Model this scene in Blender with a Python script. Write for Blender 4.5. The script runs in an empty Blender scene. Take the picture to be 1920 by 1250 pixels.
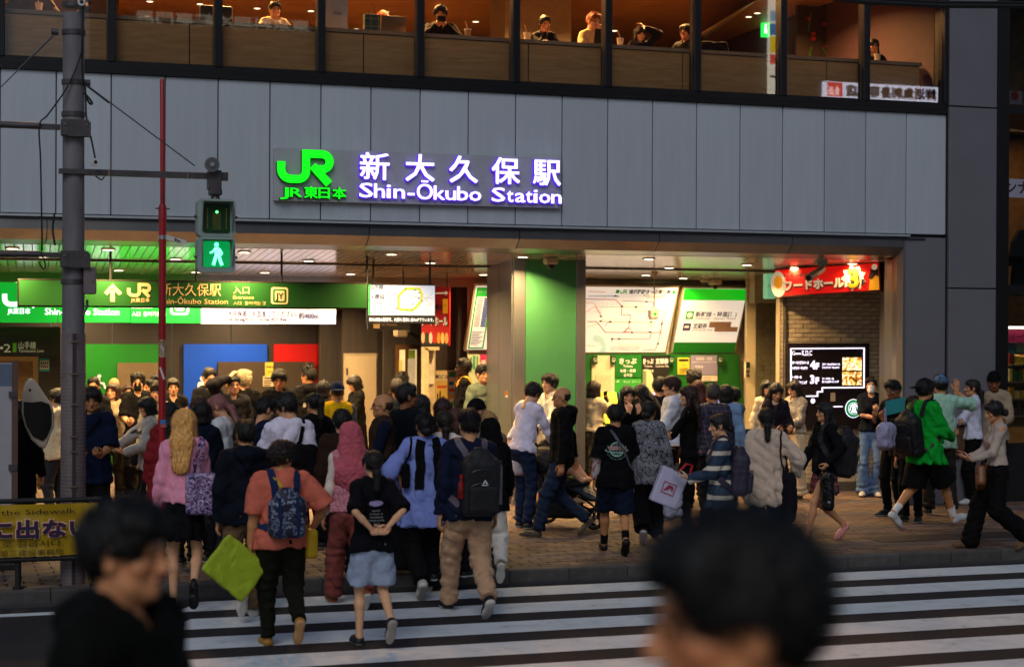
import bpy,math,random
import numpy as np
from mathutils import Vector,Matrix
from mathutils.bvhtree import BVHTree
R=math.radians
S=bpy.context.scene
COL=S.collection
# ------------------------------------------------------------------ camera
FPX,YAW,PITCH,ROLL,CAMH=3270.0,R(18.45),R(-.24),R(.257),2.43
_f=np.array([math.sin(YAW)*math.cos(PITCH),math.cos(YAW)*math.cos(PITCH),math.sin(PITCH)])
_r0=np.array([math.cos(YAW),-math.sin(YAW),0.0]);_u0=np.cross(_r0,_f)
_r=math.cos(ROLL)*_r0+math.sin(ROLL)*_u0
_u=-math.sin(ROLL)*_r0+math.cos(ROLL)*_u0
cd=bpy.data.cameras.new('camera');cam=bpy.data.objects.new('camera',cd);COL.objects.link(cam)
cd.sensor_width=36;cd.lens=FPX/1920*36;cd.clip_start=.1;cd.clip_end=500
cam.matrix_world=Matrix(((_r[0],_u[0],-_f[0],0),(_r[1],_u[1],-_f[1],0),(_r[2],_u[2],-_f[2],CAMH),(0,0,0,1)))
cd.dof.use_dof=True;cd.dof.focus_distance=18.5;cd.dof.aperture_fstop=2.0
S.camera=cam
# ------------------------------------------------------------------ sky, sun, exposure (early dusk, soft light)
W=bpy.data.worlds.new('World');S.world=W;W.use_nodes=True
nt=W.node_tree;bg=nt.nodes['Background']
sky=nt.nodes.new('ShaderNodeTexSky');sky.sky_type='NISHITA';sky.sun_disc=False
SUN_EL,SUN_AZ=R(42),R(207)
sky.sun_elevation=SUN_EL;sky.sun_rotation=SUN_AZ;sky.air_density=1.0;sky.dust_density=.6;sky.ozone_density=1.5
nt.links.new(sky.outputs[0],bg.inputs[0]);bg.inputs[1].default_value=.042
sd=bpy.data.lights.new('sun','SUN');sd.energy=.62;sd.angle=R(32);sd.color=(1,.98,.95)
sun=bpy.data.objects.new('sun',sd);COL.objects.link(sun)
_sv=Vector((math.sin(SUN_AZ)*math.cos(SUN_EL),math.cos(SUN_AZ)*math.cos(SUN_EL),math.sin(SUN_EL)))
sun.rotation_euler=_sv.to_track_quat('Z','Y').to_euler();sun.location=(0,-20,30)
S.view_settings.view_transform='Standard';S.view_settings.look='None'
S.view_settings.exposure=.36;S.view_settings.gamma=1;S.view_settings.use_curve_mapping=False
cy=S.cycles;cy.use_denoising=True;cy.max_bounces=7;cy.diffuse_bounces=3;cy.glossy_bounces=4
cy.transparent_max_bounces=12;cy.caustics_reflective=False;cy.caustics_refractive=False;cy.sample_clamp_indirect=3.0

# ------------------------------------------------------------------ photograph pixel -> point on a real plane of the place
def ray(u,v):
    return _f+_r*((u-960)/FPX)-_u*((v-625)/FPX)
def at(u,v,Y):
    d=ray(u,v);t=Y/d[1];return Vector((t*d[0],Y,CAMH+t*d[2]))
def ground(u,v,z):
    d=ray(u,v);t=(z-CAMH)/d[2];return Vector((t*d[0],t*d[1],z))
# ------------------------------------------------------------------ materials
def lin(h):
    h=h.lstrip('#');o=[]
    for i in(0,2,4):
        c=int(h[i:i+2],16)/255;o.append(c/12.92 if c<=.04045 else((c+.055)/1.055)**2.4)
    return tuple(o)
_M={}
def mat(col,rough=.6,metal=0.,emit=0.,var=.12,scale=9.,bump=0.,bscale=60.,spec=.4,sx=(1,1,1),ecol=None,rnd=0.,sheen=0.,key=None):
    if isinstance(col,str):col=lin(col)
    k=key or(tuple(col),rough,metal,emit,var,scale,bump,bscale,spec,sx,ecol,rnd,sheen)
    if k in _M:return _M[k]
    m=bpy.data.materials.new('material');m.use_nodes=True;_M[k]=m
    t=m.node_tree;b=t.nodes['Principled BSDF'];L=t.links.new
    b.inputs['Roughness'].default_value=rough;b.inputs['Metallic'].default_value=metal
    b.inputs['Specular IOR Level'].default_value=spec
    if sheen:b.inputs['Sheen Weight'].default_value=sheen
    b.inputs['Base Color'].default_value=(*col,1)
    if emit:
        b.inputs['Emission Color'].default_value=(*(lin(ecol)if ecol else col),1);b.inputs['Emission Strength'].default_value=emit
    if var or bump or rnd:
        tc=t.nodes.new('ShaderNodeTexCoord');mp=t.nodes.new('ShaderNodeMapping');mp.inputs['Scale'].default_value=sx
        L(tc.outputs['Object'],mp.inputs[0])
    if var or rnd:
        n=t.nodes.new('ShaderNodeTexNoise');n.inputs['Scale'].default_value=scale;n.inputs['Detail'].default_value=5;n.inputs['Roughness'].default_value=.65
        L(mp.outputs[0],n.inputs['Vector'])
        mr=t.nodes.new('ShaderNodeMapRange');mr.inputs[1].default_value=.3;mr.inputs[2].default_value=.7
        mr.inputs[3].default_value=1-var;mr.inputs[4].default_value=1+var;L(n.outputs[0],mr.inputs[0])
        fac=mr.outputs[0]
        if rnd:
            oi=t.nodes.new('ShaderNodeObjectInfo');m2=t.nodes.new('ShaderNodeMapRange')
            m2.inputs[3].default_value=1-rnd;m2.inputs[4].default_value=1+rnd;L(oi.outputs['Random'],m2.inputs[0])
            mm=t.nodes.new('ShaderNodeMath');mm.operation='MULTIPLY';L(fac,mm.inputs[0]);L(m2.outputs[0],mm.inputs[1]);fac=mm.outputs[0]
        vm=t.nodes.new('ShaderNodeVectorMath');vm.operation='SCALE';vm.inputs[0].default_value=col;L(fac,vm.inputs['Scale'])
        L(vm.outputs[0],b.inputs['Base Color'])
    if bump:
        n=t.nodes.new('ShaderNodeTexNoise');n.inputs['Scale'].default_value=bscale;n.inputs['Detail'].default_value=4;L(mp.outputs[0],n.inputs['Vector'])
        bp=t.nodes.new('ShaderNodeBump');bp.inputs['Strength'].default_value=bump;bp.inputs['Distance'].default_value=.01
        L(n.outputs[0],bp.inputs['Height']);L(bp.outputs[0],b.inputs['Normal'])
    return m
def pmat(key,build,rough=.7,bump=.25,bscale=90,sheen=0.):
    """principled material whose base colour is made by build(tree, object_coords) -> colour socket"""
    if key in _M:return _M[key]
    m=bpy.data.materials.new('material');m.use_nodes=True;_M[key]=m
    t=m.node_tree;b=t.nodes['Principled BSDF'];b.inputs['Roughness'].default_value=rough;b.inputs['Sheen Weight'].default_value=sheen
    tc=t.nodes.new('ShaderNodeTexCoord');t.links.new(build(t,tc.outputs['Object']),b.inputs['Base Color'])
    if bump:
        n=t.nodes.new('ShaderNodeTexNoise');n.inputs['Scale'].default_value=bscale;t.links.new(tc.outputs['Object'],n.inputs['Vector'])
        bp=t.nodes.new('ShaderNodeBump');bp.inputs['Strength'].default_value=bump;bp.inputs['Distance'].default_value=.01
        t.links.new(n.outputs[0],bp.inputs['Height']);t.links.new(bp.outputs[0],b.inputs['Normal']);add_folds(t,bp)
    return m
def ramp(t,fac,stops,const=True):
    r=t.nodes.new('ShaderNodeValToRGB');r.color_ramp.interpolation='CONSTANT' if const else 'LINEAR'
    e=r.color_ramp.elements
    while len(e)<len(stops):e.new(.5)
    for i,(p,c)in enumerate(stops):e[i].position=p;e[i].color=(*lin(c),1)
    t.links.new(fac,r.inputs[0]);return r.outputs[0]
def zstripes(stops,period):
    def f(t,co):
        s=t.nodes.new('ShaderNodeSeparateXYZ');t.links.new(co,s.inputs[0])
        m=t.nodes.new('ShaderNodeMath');m.operation='MULTIPLY_ADD';m.inputs[1].default_value=1/period;m.inputs[2].default_value=10
        t.links.new(s.outputs[2],m.inputs[0]);q=t.nodes.new('ShaderNodeMath');q.operation='FRACT';t.links.new(m.outputs[0],q.inputs[0])
        return ramp(t,q.outputs[0],stops)
    return f
def plaid(base,dark,line,period):
    def f(t,co):
        s=t.nodes.new('ShaderNodeSeparateXYZ');t.links.new(co,s.inputs[0]);cols=[]
        ad=t.nodes.new('ShaderNodeMath');ad.operation='ADD';t.links.new(s.outputs[0],ad.inputs[0]);t.links.new(s.outputs[1],ad.inputs[1])
        out=None
        for src in(s.outputs[2],ad.outputs[0]):
            m=t.nodes.new('ShaderNodeMath');m.operation='MULTIPLY_ADD';m.inputs[1].default_value=1/period;m.inputs[2].default_value=10
            t.links.new(src,m.inputs[0]);q=t.nodes.new('ShaderNodeMath');q.operation='FRACT';t.links.new(m.outputs[0],q.inputs[0])
            cols.append(ramp(t,q.outputs[0],[(0,base),(.42,dark),(.8,base),(.92,line)]))
        x=t.nodes.new('ShaderNodeMix');x.data_type='RGBA';x.inputs[0].default_value=.5
        t.links.new(cols[0],x.inputs[6]);t.links.new(cols[1],x.inputs[7]);return x.outputs[2]
    return f
def blotch(stops,scale,detail=3,dist=0.):
    def f(t,co):
        n=t.nodes.new('ShaderNodeTexNoise');n.inputs['Scale'].default_value=scale;n.inputs['Detail'].default_value=detail
        n.inputs['Distortion'].default_value=dist;t.links.new(co,n.inputs['Vector'])
        return ramp(t,n.outputs[0],stops,True)
    return f
def sat(h,k=1.02):
    c=lin(h);g=sum(c)/3;m_=1.25 if g>.05 else 1.;return tuple(min(max(g+(x-g)*k,.002)*m_,.82)for x in c)
def cloth(col,rough=.85):
    m=mat(sat(col),rough,var=.14,scale=14,bump=.30,bscale=70,spec=.12,sheen=0.,key=('cloth',col,rough))
    if not m.get('folds'):
        m['folds']=1;t=m.node_tree;b=t.nodes['Principled BSDF'];bp0=b.inputs['Normal'].links[0].from_node;add_folds(t,bp0)
    return m
def add_folds(t,bp0,s=9.):
    tc=t.nodes.new('ShaderNodeTexCoord');n=t.nodes.new('ShaderNodeTexNoise');n.noise_type='RIDGED_MULTIFRACTAL';n.inputs['Scale'].default_value=s;n.inputs['Detail'].default_value=2;n.inputs['Distortion'].default_value=.8
    mp=t.nodes.new('ShaderNodeMapping');mp.inputs['Scale'].default_value=(1,1,.75);mp.inputs['Rotation'].default_value=(.5,.3,0)
    t.links.new(tc.outputs['Object'],mp.inputs[0]);t.links.new(mp.outputs[0],n.inputs['Vector'])
    bp=t.nodes.new('ShaderNodeBump');bp.inputs['Strength'].default_value=.7;bp.inputs['Distance'].default_value=.02
    t.links.new(n.outputs[0],bp.inputs['Height']);t.links.new(bp.outputs[0],bp0.inputs['Normal'])
def glass_mat(tint=(1,1,1),refl=1.0):
    k=('glass',tint,refl)
    if k in _M:return _M[k]
    m=bpy.data.materials.new('material');m.use_nodes=True;_M[k]=m;t=m.node_tree;t.nodes.clear()
    o=t.nodes.new('ShaderNodeOutputMaterial');mx=t.nodes.new('ShaderNodeMixShader');tr=t.nodes.new('ShaderNodeBsdfTransparent')
    gl=t.nodes.new('ShaderNodeBsdfGlossy');gl.inputs['Roughness'].default_value=.0;tr.inputs[0].default_value=(*tint,1)
    fr=t.nodes.new('ShaderNodeFresnel');fr.inputs[0].default_value=1.52
    mu=t.nodes.new('ShaderNodeMath');mu.operation='MULTIPLY';mu.inputs[1].default_value=refl;mu.use_clamp=True
    t.links.new(fr.outputs[0],mu.inputs[0]);t.links.new(mu.outputs[0],mx.inputs[0])
    t.links.new(tr.outputs[0],mx.inputs[1]);t.links.new(gl.outputs[0],mx.inputs[2]);t.links.new(mx.outputs[0],o.inputs[0])
    return m
# ------------------------------------------------------------------ objects
def link(name,data,parent=None):
    o=bpy.data.objects.new(name,data);COL.objects.link(o)
    if parent is not None:o.parent=parent
    return o
def tag(o,label=None,cat=None,group=None,kind=None):
    if label:o['label']=label
    if cat:o['category']=cat
    if group:o['group']=group
    if kind:o['kind']=kind
    return o
def thing(name,label,cat,loc=(0,0,0),group=None):
    o=link(name,None);o.empty_display_size=.1;o.location=loc;return tag(o,label,cat,group)
class MB:
    """collects shapes (in world or local coordinates) and links them as one mesh object"""
    def __init__(s):s.v=[];s.f=[];s.mi=[];s.cur=0
    def poly(s,pts,flip=False):
        b=len(s.v);s.v+=[tuple(p)for p in pts];q=list(range(b,b+len(pts)))
        s.f.append(q[::-1]if flip else q);s.mi.append(s.cur);return s
    def box(s,x0,x1,y0,y1,z0,z1):
        b=len(s.v);s.v+=[(x,y,z)for z in(z0,z1)for y in(y0,y1)for x in(x0,x1)]
        for q in((0,2,3,1),(4,5,7,6),(0,1,5,4),(2,6,7,3),(0,4,6,2),(1,3,7,5)):s.f.append([b+i for i in q]);s.mi.append(s.cur)
        return s
    def bevbox(s,x0,x1,y0,y1,z0,z1,c=.01):
        # box with chamfered vertical and front edges (front = y0)
        pts=[(x0+c,z0),(x1-c,z0),(x1,z0+c),(x1,z1-c),(x1-c,z1),(x0+c,z1),(x0,z1-c),(x0,z0+c)]
        cx,cz=(x0+x1)/2,(z0+z1)/2;w,h=(x1-x0)/2,(z1-z0)/2
        ins=[(cx+(x-cx)*(w-c)/w,cz+(z-cz)*(h-c)/h)for x,z in pts]
        b=len(s.v);s.v+=[(x,y0,z)for x,z in ins]+[(x,y0+c,z)for x,z in pts]+[(x,y1,z)for x,z in pts]
        s.f.append([b+i for i in range(8)][::-1][::-1]);s.mi.append(s.cur)
        for k in(0,8):
            for i in range(8):
                j=(i+1)%8;s.f.append([b+k+i,b+k+8+i,b+k+8+j,b+k+j]);s.mi.append(s.cur)
        s.f.append([b+16+i for i in range(8)][::-1]);s.mi.append(s.cur)
        return s
    def tube(s,pts,r,n=8,cap=True,rs=None):
        pts=[Vector(p)for p in pts];b=len(s.v);up=Vector((0,0,1));px=None
        for i,p in enumerate(pts):
            d=(pts[min(i+1,len(pts)-1)]-pts[max(i-1,0)]).normalized()
            if px is None:
                px=d.cross(up)
                if px.length<.1:px=d.cross(Vector((1,0,0)))
            else:px=px-d*px.dot(d)
            px.normalize();py=d.cross(px);rr=rs[i]if rs else r
            s.v+=[tuple(p+px*(rr*math.cos(a*2*math.pi/n))+py*(rr*math.sin(a*2*math.pi/n)))for a in range(n)]
        for i in range(len(pts)-1):
            for a in range(n):
                c=(a+1)%n;s.f.append([b+i*n+a,b+i*n+c,b+(i+1)*n+c,b+(i+1)*n+a]);s.mi.append(s.cur)
        if cap:
            s.f.append([b+a for a in range(n)][::-1]);s.mi.append(s.cur);e=b+(len(pts)-1)*n;s.f.append([e+a for a in range(n)]);s.mi.append(s.cur)
        return s
    def prism(s,poly2,y0,y1,plane='xz',org=(0,0,0),ex=(1,0,0),ez=(0,0,1),ey=None):
        # polygon (2d) extruded from y0 to y1 along ey
        ex=Vector(ex);ez=Vector(ez);ey=Vector(ey)if ey else ez.cross(ex);o=Vector(org);n=len(poly2);b=len(s.v)
        for y in(y0,y1):s.v+=[tuple(o+ex*p[0]+ez*p[1]+ey*y)for p in poly2]
        s.f.append([b+i for i in range(n)]);s.mi.append(s.cur);s.f.append([b+n+i for i in range(n)][::-1]);s.mi.append(s.cur)
        for i in range(n):
            j=(i+1)%n;s.f.append([b+i,b+n+i,b+n+j,b+j]);s.mi.append(s.cur)
        return s
    def build(s,name,mats,parent=None,smooth=False):
        me=bpy.data.meshes.new(name);me.from_pydata(s.v,[],s.f)
        mats=mats if isinstance(mats,(list,tuple))else[mats]
        for m in mats:me.materials.append(m)
        if len(mats)>1:me.polygons.foreach_set('material_index',s.mi)
        if smooth:me.polygons.foreach_set('use_smooth',[True]*len(me.polygons))
        me.update()
        return link(name,me,parent)
def smooth_by_angle(o,a=40):
    me=o.data;me.polygons.foreach_set('use_smooth',[True]*len(me.polygons))
    try:me.set_sharp_from_angle(angle=R(a))
    except Exception:pass
    return o
def stroke2d(pts,w,closed=False):
    """outline polygon strips (list of quads, 2d) of a thick polyline with mitred joints"""
    P=[Vector((p[0],p[1]))for i,p in enumerate(pts)if not i or math.dist(p,pts[i-1])>1e-5];n=len(P);L=[];Rr=[]
    for i in range(n):
        if closed:a=P[i-1];c=P[(i+1)%n]
        else:a=P[i-1]if i else None;c=P[i+1]if i<n-1 else None
        d1=(P[i]-a).normalized()if a is not None else None;d2=(c-P[i]).normalized()if c is not None else None
        if d1 is None:d1=d2
        if d2 is None:d2=d1
        n1=Vector((-d1.y,d1.x));n2=Vector((-d2.y,d2.x));m=n1+n2
        m=m.normalized()if m.length>1e-6 else n1
        k=min(1/max(m.dot(n1),.3),2.5)*w/2;L.append(P[i]+m*k);Rr.append(P[i]-m*k)
    q=[]
    for i in range(n if closed else n-1):
        j=(i+1)%n;q.append([tuple(Rr[i]),tuple(Rr[j]),tuple(L[j]),tuple(L[i])])
    return q
def arc(cx,cy,r,a0,a1,n=10):return[(cx+r*math.cos(R(a0+(a1-a0)*i/n)),cy+r*math.sin(R(a0+(a1-a0)*i/n)))for i in range(n+1)]
class Flat:
    """flat print on a plane: origin, right vector, up vector; each layer sits a little prouder than the last"""
    def __init__(s,org,ex=(1,0,0),ez=(0,0,1)):
        s.o=Vector(org);s.ex=Vector(ex).normalized();s.ez=Vector(ez).normalized();s.n=s.ex.cross(s.ez)
    def p(s,x,z,d=0):return s.o+s.ex*x+s.ez*z+s.n*d
    def quads(s,name,qs,m,parent,d=.003,thick=0):
        mb=MB()
        for q in qs:
            if thick:mb.prism(q,d,d+thick,org=s.o,ex=s.ex,ez=s.ez,ey=s.n)
            else:mb.poly([s.p(x,z,d)for x,z in q])
        return mb.build(name,m,parent)
    def rect(s,name,x0,z0,x1,z1,m,parent,d=.003,thick=0):return s.quads(name,[[(x0,z0),(x1,z0),(x1,z1),(x0,z1)]],m,parent,d,thick)
    def disc(s,name,cx,cz,r,m,parent,d=.003,n=24,ry=None):return s.quads(name,[[(cx+r*math.cos(2*math.pi*i/n),cz+(ry or r)*math.sin(2*math.pi*i/n))for i in range(n)]],m,parent,d)
    def text(s,body,x,z,h,m,parent,name='lettering',d=.004,bold=0.,w=None,thick=0.,align='l',shear=0.,fat=0.):
        me=text_mesh(body,bold,thick/h if thick else 0,shear)
        n=len(me.vertices);c=np.empty(n*3);me.vertices.foreach_get('co',c);c=c.reshape(-1,3)
        lo,hi=c.min(0),c.max(0);k=h
        kx=k if w is None else w/(hi[0]-lo[0])
        X=(c[:,0]-lo[0])*kx
        if align=='c':X-=(hi[0]-lo[0])*kx/2
        if align=='r':X-=(hi[0]-lo[0])*kx
        Z=c[:,1]*k;D=d+(c[:,2]-lo[2])*k
        o,ex,ez,nn=(np.array(q)for q in(s.o,s.ex,s.ez,s.n))
        V=o+np.outer(X+x,ex)+np.outer(Z+z,ez)+np.outer(D,nn)
        if fat:  # bold by overlaid shifted copies, each a hair prouder than the last
            F_=[list(q.vertices)for q in me.polygons];VV=[];FF=[]
            for k,(dx,dz)in enumerate(((-1,-1),(1,-1),(-1,1),(1,1),(0,0))):VV+=[tuple(q)for q in V+ex*dx*fat+ez*dz*fat+nn*.0006*k];FF+=[[i+n*k for i in q]for q in F_]
            m2=bpy.data.meshes.new(name);m2.from_pydata(VV,[],FF);m2.materials.append(m);m2.update();return link(name,m2,parent)
        m2=me.copy();m2.vertices.foreach_set('co',V.astype(np.float32).ravel());m2.materials.clear();m2.materials.append(m);m2.update()
        return link(name,m2,parent)
_T={}
def text_mesh(body,bold=0.,ext=0.,shear=0.):
    k=(body,bold,round(ext,4),shear)
    if k not in _T:
        c=bpy.data.curves.new('lettering','FONT');c.body=body;c.size=1;c.resolution_u=2;c.offset=bold;c.extrude=ext/2;c.shear=shear
        o=bpy.data.objects.new('lettering',c);_T[k]=bpy.data.meshes.new_from_object(o);bpy.data.objects.remove(o)
    return _T[k]
def jr_logo(fl,x,z,h,m,parent,d=.004,thick=0.,name='logo'):
    """interlocked J and R strokes, height h, origin at lower left"""
    w=.235;sc=h
    st=[([(.117,.63),(.117,.40)]+arc(.40,.40,.283,180,270,6)+[(.55,.117)]+arc(.62,.36,.243,270,360,6)+[(.863,.88),(1.35,.88)]+arc(1.35,.655,.225,90,-90,10)+[(1.12,.43)]),[(1.06,.53),(1.56,0.0)]]
    out=[]
    for i,s_ in enumerate(st):
        qs=stroke2d([(x+p[0]*sc,z+p[1]*sc)for p in s_],w*sc)
        out.append(fl.quads(name,qs,m,parent,d+(.0015 if i else 0),thick))
    return out
# ================================================================== setting: road, kerb, pavement
random.seed(4)
ZP=.12  # pavement height
KERB_Y=15.62
def asphalt():
    return mat((.025,.022,.026),.8,var=.5,scale=40,bump=.9,bscale=260,spec=.3,key='asphalt')
road=MB();road.poly([(-60,-40,0),(90,-40,0),(90,KERB_Y,0),(-60,KERB_Y,0)])
road=tag(road.build('road',asphalt()),kind='structure')
def paint_mat():
    if 'paint' in _M:return _M['paint']
    m=bpy.data.materials.new('material');_M['paint']=m;m.use_nodes=True;t=m.node_tree;b=t.nodes['Principled BSDF']
    tc=t.nodes.new('ShaderNodeTexCoord');n=t.nodes.new('ShaderNodeTexNoise');n.inputs['Scale'].default_value=3.2;n.inputs['Detail'].default_value=12;n.inputs['Roughness'].default_value=.82
    t.links.new(tc.outputs['Object'],n.inputs['Vector'])
    r=t.nodes.new('ShaderNodeValToRGB');e=r.color_ramp.elements;e[0].position=.31;e[0].color=(.12,.12,.13,1);e[1].position=.52;e[1].color=(.66,.71,.74,1)
    x=e.new(.41);x.color=(.52,.57,.61,1)
    t.links.new(n.outputs[0],r.inputs[0]);t.links.new(r.outputs[0],b.inputs['Base Color']);b.inputs['Roughness'].default_value=.6
    return m
def stripe(x0,x1,y0,y1):
    mb=MB();n=24;top=[];bot=[]
    for i in range(n+1):
        k=i/n;x=x0+(x1-x0)*k
        top.append((x+(.30 if i==0 else 0),y1+random.uniform(-.006,.006),.004));bot.append((x+(.0 if i==0 else 0),y0+random.uniform(-.006,.006),.004))
    for i in range(n):mb.poly([bot[i],bot[i+1],top[i+1],top[i]])
    return mb.build('crossing_stripe',paint_mat(),road)
for i in range(10):
    yt=15.36-.878*i
    stripe(1.98-.24*(i*.878)-.02,15.5,yt-.50,yt)
# line along the gutter
MB().box(-30,1.0,15.05,15.18,.001,.004).build('edge_line',paint_mat(),road)
gutter=tag(MB().box(-60,90,KERB_Y-.14,KERB_Y-.004,.0,.012).build('gutter',mat((.045,.042,.045),.85,var=.25,scale=6,bump=.3)),kind='structure')
kerb=link('kerb',None);tag(kerb,kind='structure');kerb.location=(0,KERB_Y,0)
km=mat((.075,.068,.066),.8,var=.25,scale=8,bump=.35,rnd=.15)
_kme=None
for i in range(34):
    if _kme is None:
        mb=MB();mb.prism([(0,-.02),(.004,.112),(.02,.125),(.18,.125),(.18,-.02)],.004,.596,org=(0,0,0),ex=(0,1,0),ez=(0,0,1),ey=(1,0,0));o=mb.build('kerb_stone',km,kerb);_kme=o.data
    else:o=link('kerb_stone',_kme,kerb)
    o.location=(-2.6+i*.6,0,0)
pav=tag(MB().poly([(-60,KERB_Y+.18,ZP-.012),(90,KERB_Y+.18,ZP-.012),(90,60,ZP-.012),(-60,60,ZP-.012)]).build('pavement',mat((.03,.025,.024),.9,var=.3)),kind='structure')
# paving stones 0.2 x 0.1 laid in bands; the rows nearest the kerb are single pieces, the rest is one sheet of pieces
pm=[mat(c,.72,var=.25,scale=14,bump=.3,rnd=.35,spec=.35)for c in((.115,.072,.055),(.085,.064,.064),(.125,.082,.055))]
def paver_quads():
    out=[]
    y=KERB_Y+.19;row=0
    while y<28.4:
        band=(row//3)%3
        x=-1.6-(.15 if row%2 else 0)
        while x<15.6:
            out.append((x,y,band));x+=.30
        y+=.15;row+=1
    return out
PQ=paver_quads()
vis=[q for q in PQ if 3.6<q[0]<11.6 and q[1]<KERB_Y+2.2]
vis=sorted(vis,key=lambda q:q[1])[:300];vs=set(vis)
def paver_mesh(m):
    mb=MB();a,b,c=.292,.142,.006
    lo=[(.008,.008),(a,.008),(a,b),(.008,b)];hi=[(.008+c,.008+c),(a-c,.008+c),(a-c,b-c),(.008+c,b-c)]
    V=[(x,y,-.02)for x,y in lo]+[(x,y,-.003)for x,y in lo]+[(x,y,.0)for x,y in hi];bb=len(mb.v);mb.v+=V
    for k in(0,4):
        for i in range(4):j=(i+1)%4;mb.f.append([k+i,k+j,k+4+j,k+4+i]);mb.mi.append(0)
    mb.f.append([8,9,10,11]);mb.mi.append(0)
    o=mb.build('paver',m,pav);return o
protos=[None]*3
for(x,y,b)in vis:
    if protos[b]is None:o=protos[b]=paver_mesh(pm[b])
    else:o=link('paver',protos[b].data,pav)
    o.location=(x,y,ZP+random.uniform(-.0025,.0015));o.rotation_euler=(random.uniform(-.006,.006),random.uniform(-.006,.006),0)
mb=MB()
for q in PQ:
    if q in vs:continue
    x,y,b=q;mb.cur=b;z=ZP+random.uniform(-.003,.001)
    mb.poly([(x+.008,y+.008,z),(x+.292,y+.008,z),(x+.292,y+.142,z),(x+.008,y+.142,z)])
tag(mb.build('paver',pm,pav),kind='stuff')
# dark tactile / drain plate right
MB().box(9.75,11.6,16.55,17.05,ZP-.004,ZP+.004).build('drain_cover',mat((.05,.04,.035),.6,metal=.5,var=.3,bump=.4,bscale=40),pav)

# ================================================================== station building
B=thing('station_building','station building with pale metal cladding, glazed upper floor and wide lit concourse opening','building',(6.5,20,ZP))
B.location=(0,0,0)
clad=mat((.50,.545,.60),.42,metal=.2,var=.07,scale=2.2,sx=(5,5,.22),rnd=.07,spec=.5,bump=.05,bscale=2)
dark=mat((.012,.011,.012),.45,var=.1)
blk=mat((.016,.015,.017),.35,metal=.3,var=.15)
grey=mat((.14,.135,.15),.5,metal=.2,var=.06,scale=3)
PT=.5975;J0=1.32
XL=J0-PT*5
_pm=MB().bevbox(.006,PT-.006,0,.03,3.655,5.232,.006).build('cladding_panel',clad,B);_pm.location=(J0-PT*5,19.965,0)
for i in range(1,24):
    o=link('cladding_panel',_pm.data,B);o.location=(J0+PT*(i-5),19.965,0)
XR=J0+PT*19  # right end of the cladding
MB().box(XL,XR,20.0,20.25,3.62,5.3).build('backing_wall',dark,B)
# drip ledge and gutter under the cladding
mb=MB();mb.box(XL,12.1,19.90,19.995,3.618,3.643);mb.build('drip_ledge',mat((.50,.54,.58),.4,metal=.4,var=.1),B)
MB().box(XL,12.35,19.935,20.0,3.585,3.606).build('gutter_pipe',mat((.06,.06,.075),.4,metal=.5),B)
steel=mat((.30,.30,.32),.28,metal=.85,var=.12,scale=2.5,sx=(1,1,.4),bump=.06,bscale=14)
# canopy lip in 1.8 m lengths
prof=[(19.955,3.60),(19.955,3.482),(20.10,3.372),(20.52,3.338),(20.52,3.60)]
xs=[4.885-1.83*3,4.885-1.83*2,4.885-1.83,4.885,6.75,8.58,10.42,12.03]
for a,b in zip(xs[:-1],xs[1:]):
    mb=MB();mb.prism(prof,a+.005,b-.005,ex=(0,1,0),ez=(0,0,1),ey=(1,0,0));mb.build('canopy_lip',steel,B)
# slatted ceiling, pieces 0.1 m wide running into the building and falling slightly
SD=Vector((.0531,1,-.054))
def ceil_z(y):return 3.335-.054*(y-20.52)
slat=mat((.80,.71,.57),.16,metal=.4,var=.08,scale=3,rnd=.05,spec=.6)
def slat_mesh(y0,y1):
    mb=MB();L=y1-y0;e=SD*L;c=.008;w=.094
    pr=[(0,.012),(c*.3,0.0),(w-c*.3,0.0),(w,.012)]
    A=[Vector((x,0,z))for x,z in pr];b=len(mb.v);mb.v+=[tuple(a)for a in A]+[tuple(a+e)for a in A]
    for i in range(3):mb.f.append([b+i,b+i+1,b+4+i+1,b+4+i]);mb.mi.append(0)
    mb.f+=[[b+0,b+3,b+2,b+1],[b+4,b+5,b+6,b+7]];mb.mi+=[0,0]
    return mb
pr=[None,None]
for k,(y0,y1)in enumerate(((20.53,22.33),(22.50,24.45))):
    for i in range(140):
        x=-.6+i*.1+(y0-20.5)*.0531
        if k==1 and x>13.2:continue
        if pr[k]is None:o=pr[k]=slat_mesh(y0,y1).build('ceiling_slat',slat,B)
        else:o=link('ceiling_slat',pr[k].data,B)
        o.location=(x,y0,ceil_z(y0))
MB().poly([(-1,20.5,3.42),(15,20.5,3.42),(15,24.6,3.20),(-1,24.6,3.20)]).build('ceiling_void',mat((.02,.017,.014),.9),B)
MB().box(-.6,13.8,22.34,22.49,3.215,3.30).build('ceiling_beam',mat((.10,.075,.06),.35,metal=.5),B)
MB().box(-.6,8.9,24.46,24.62,3.0,3.4).build('ceiling_edge',mat((.30,.24,.17),.5,var=.1),B)
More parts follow.
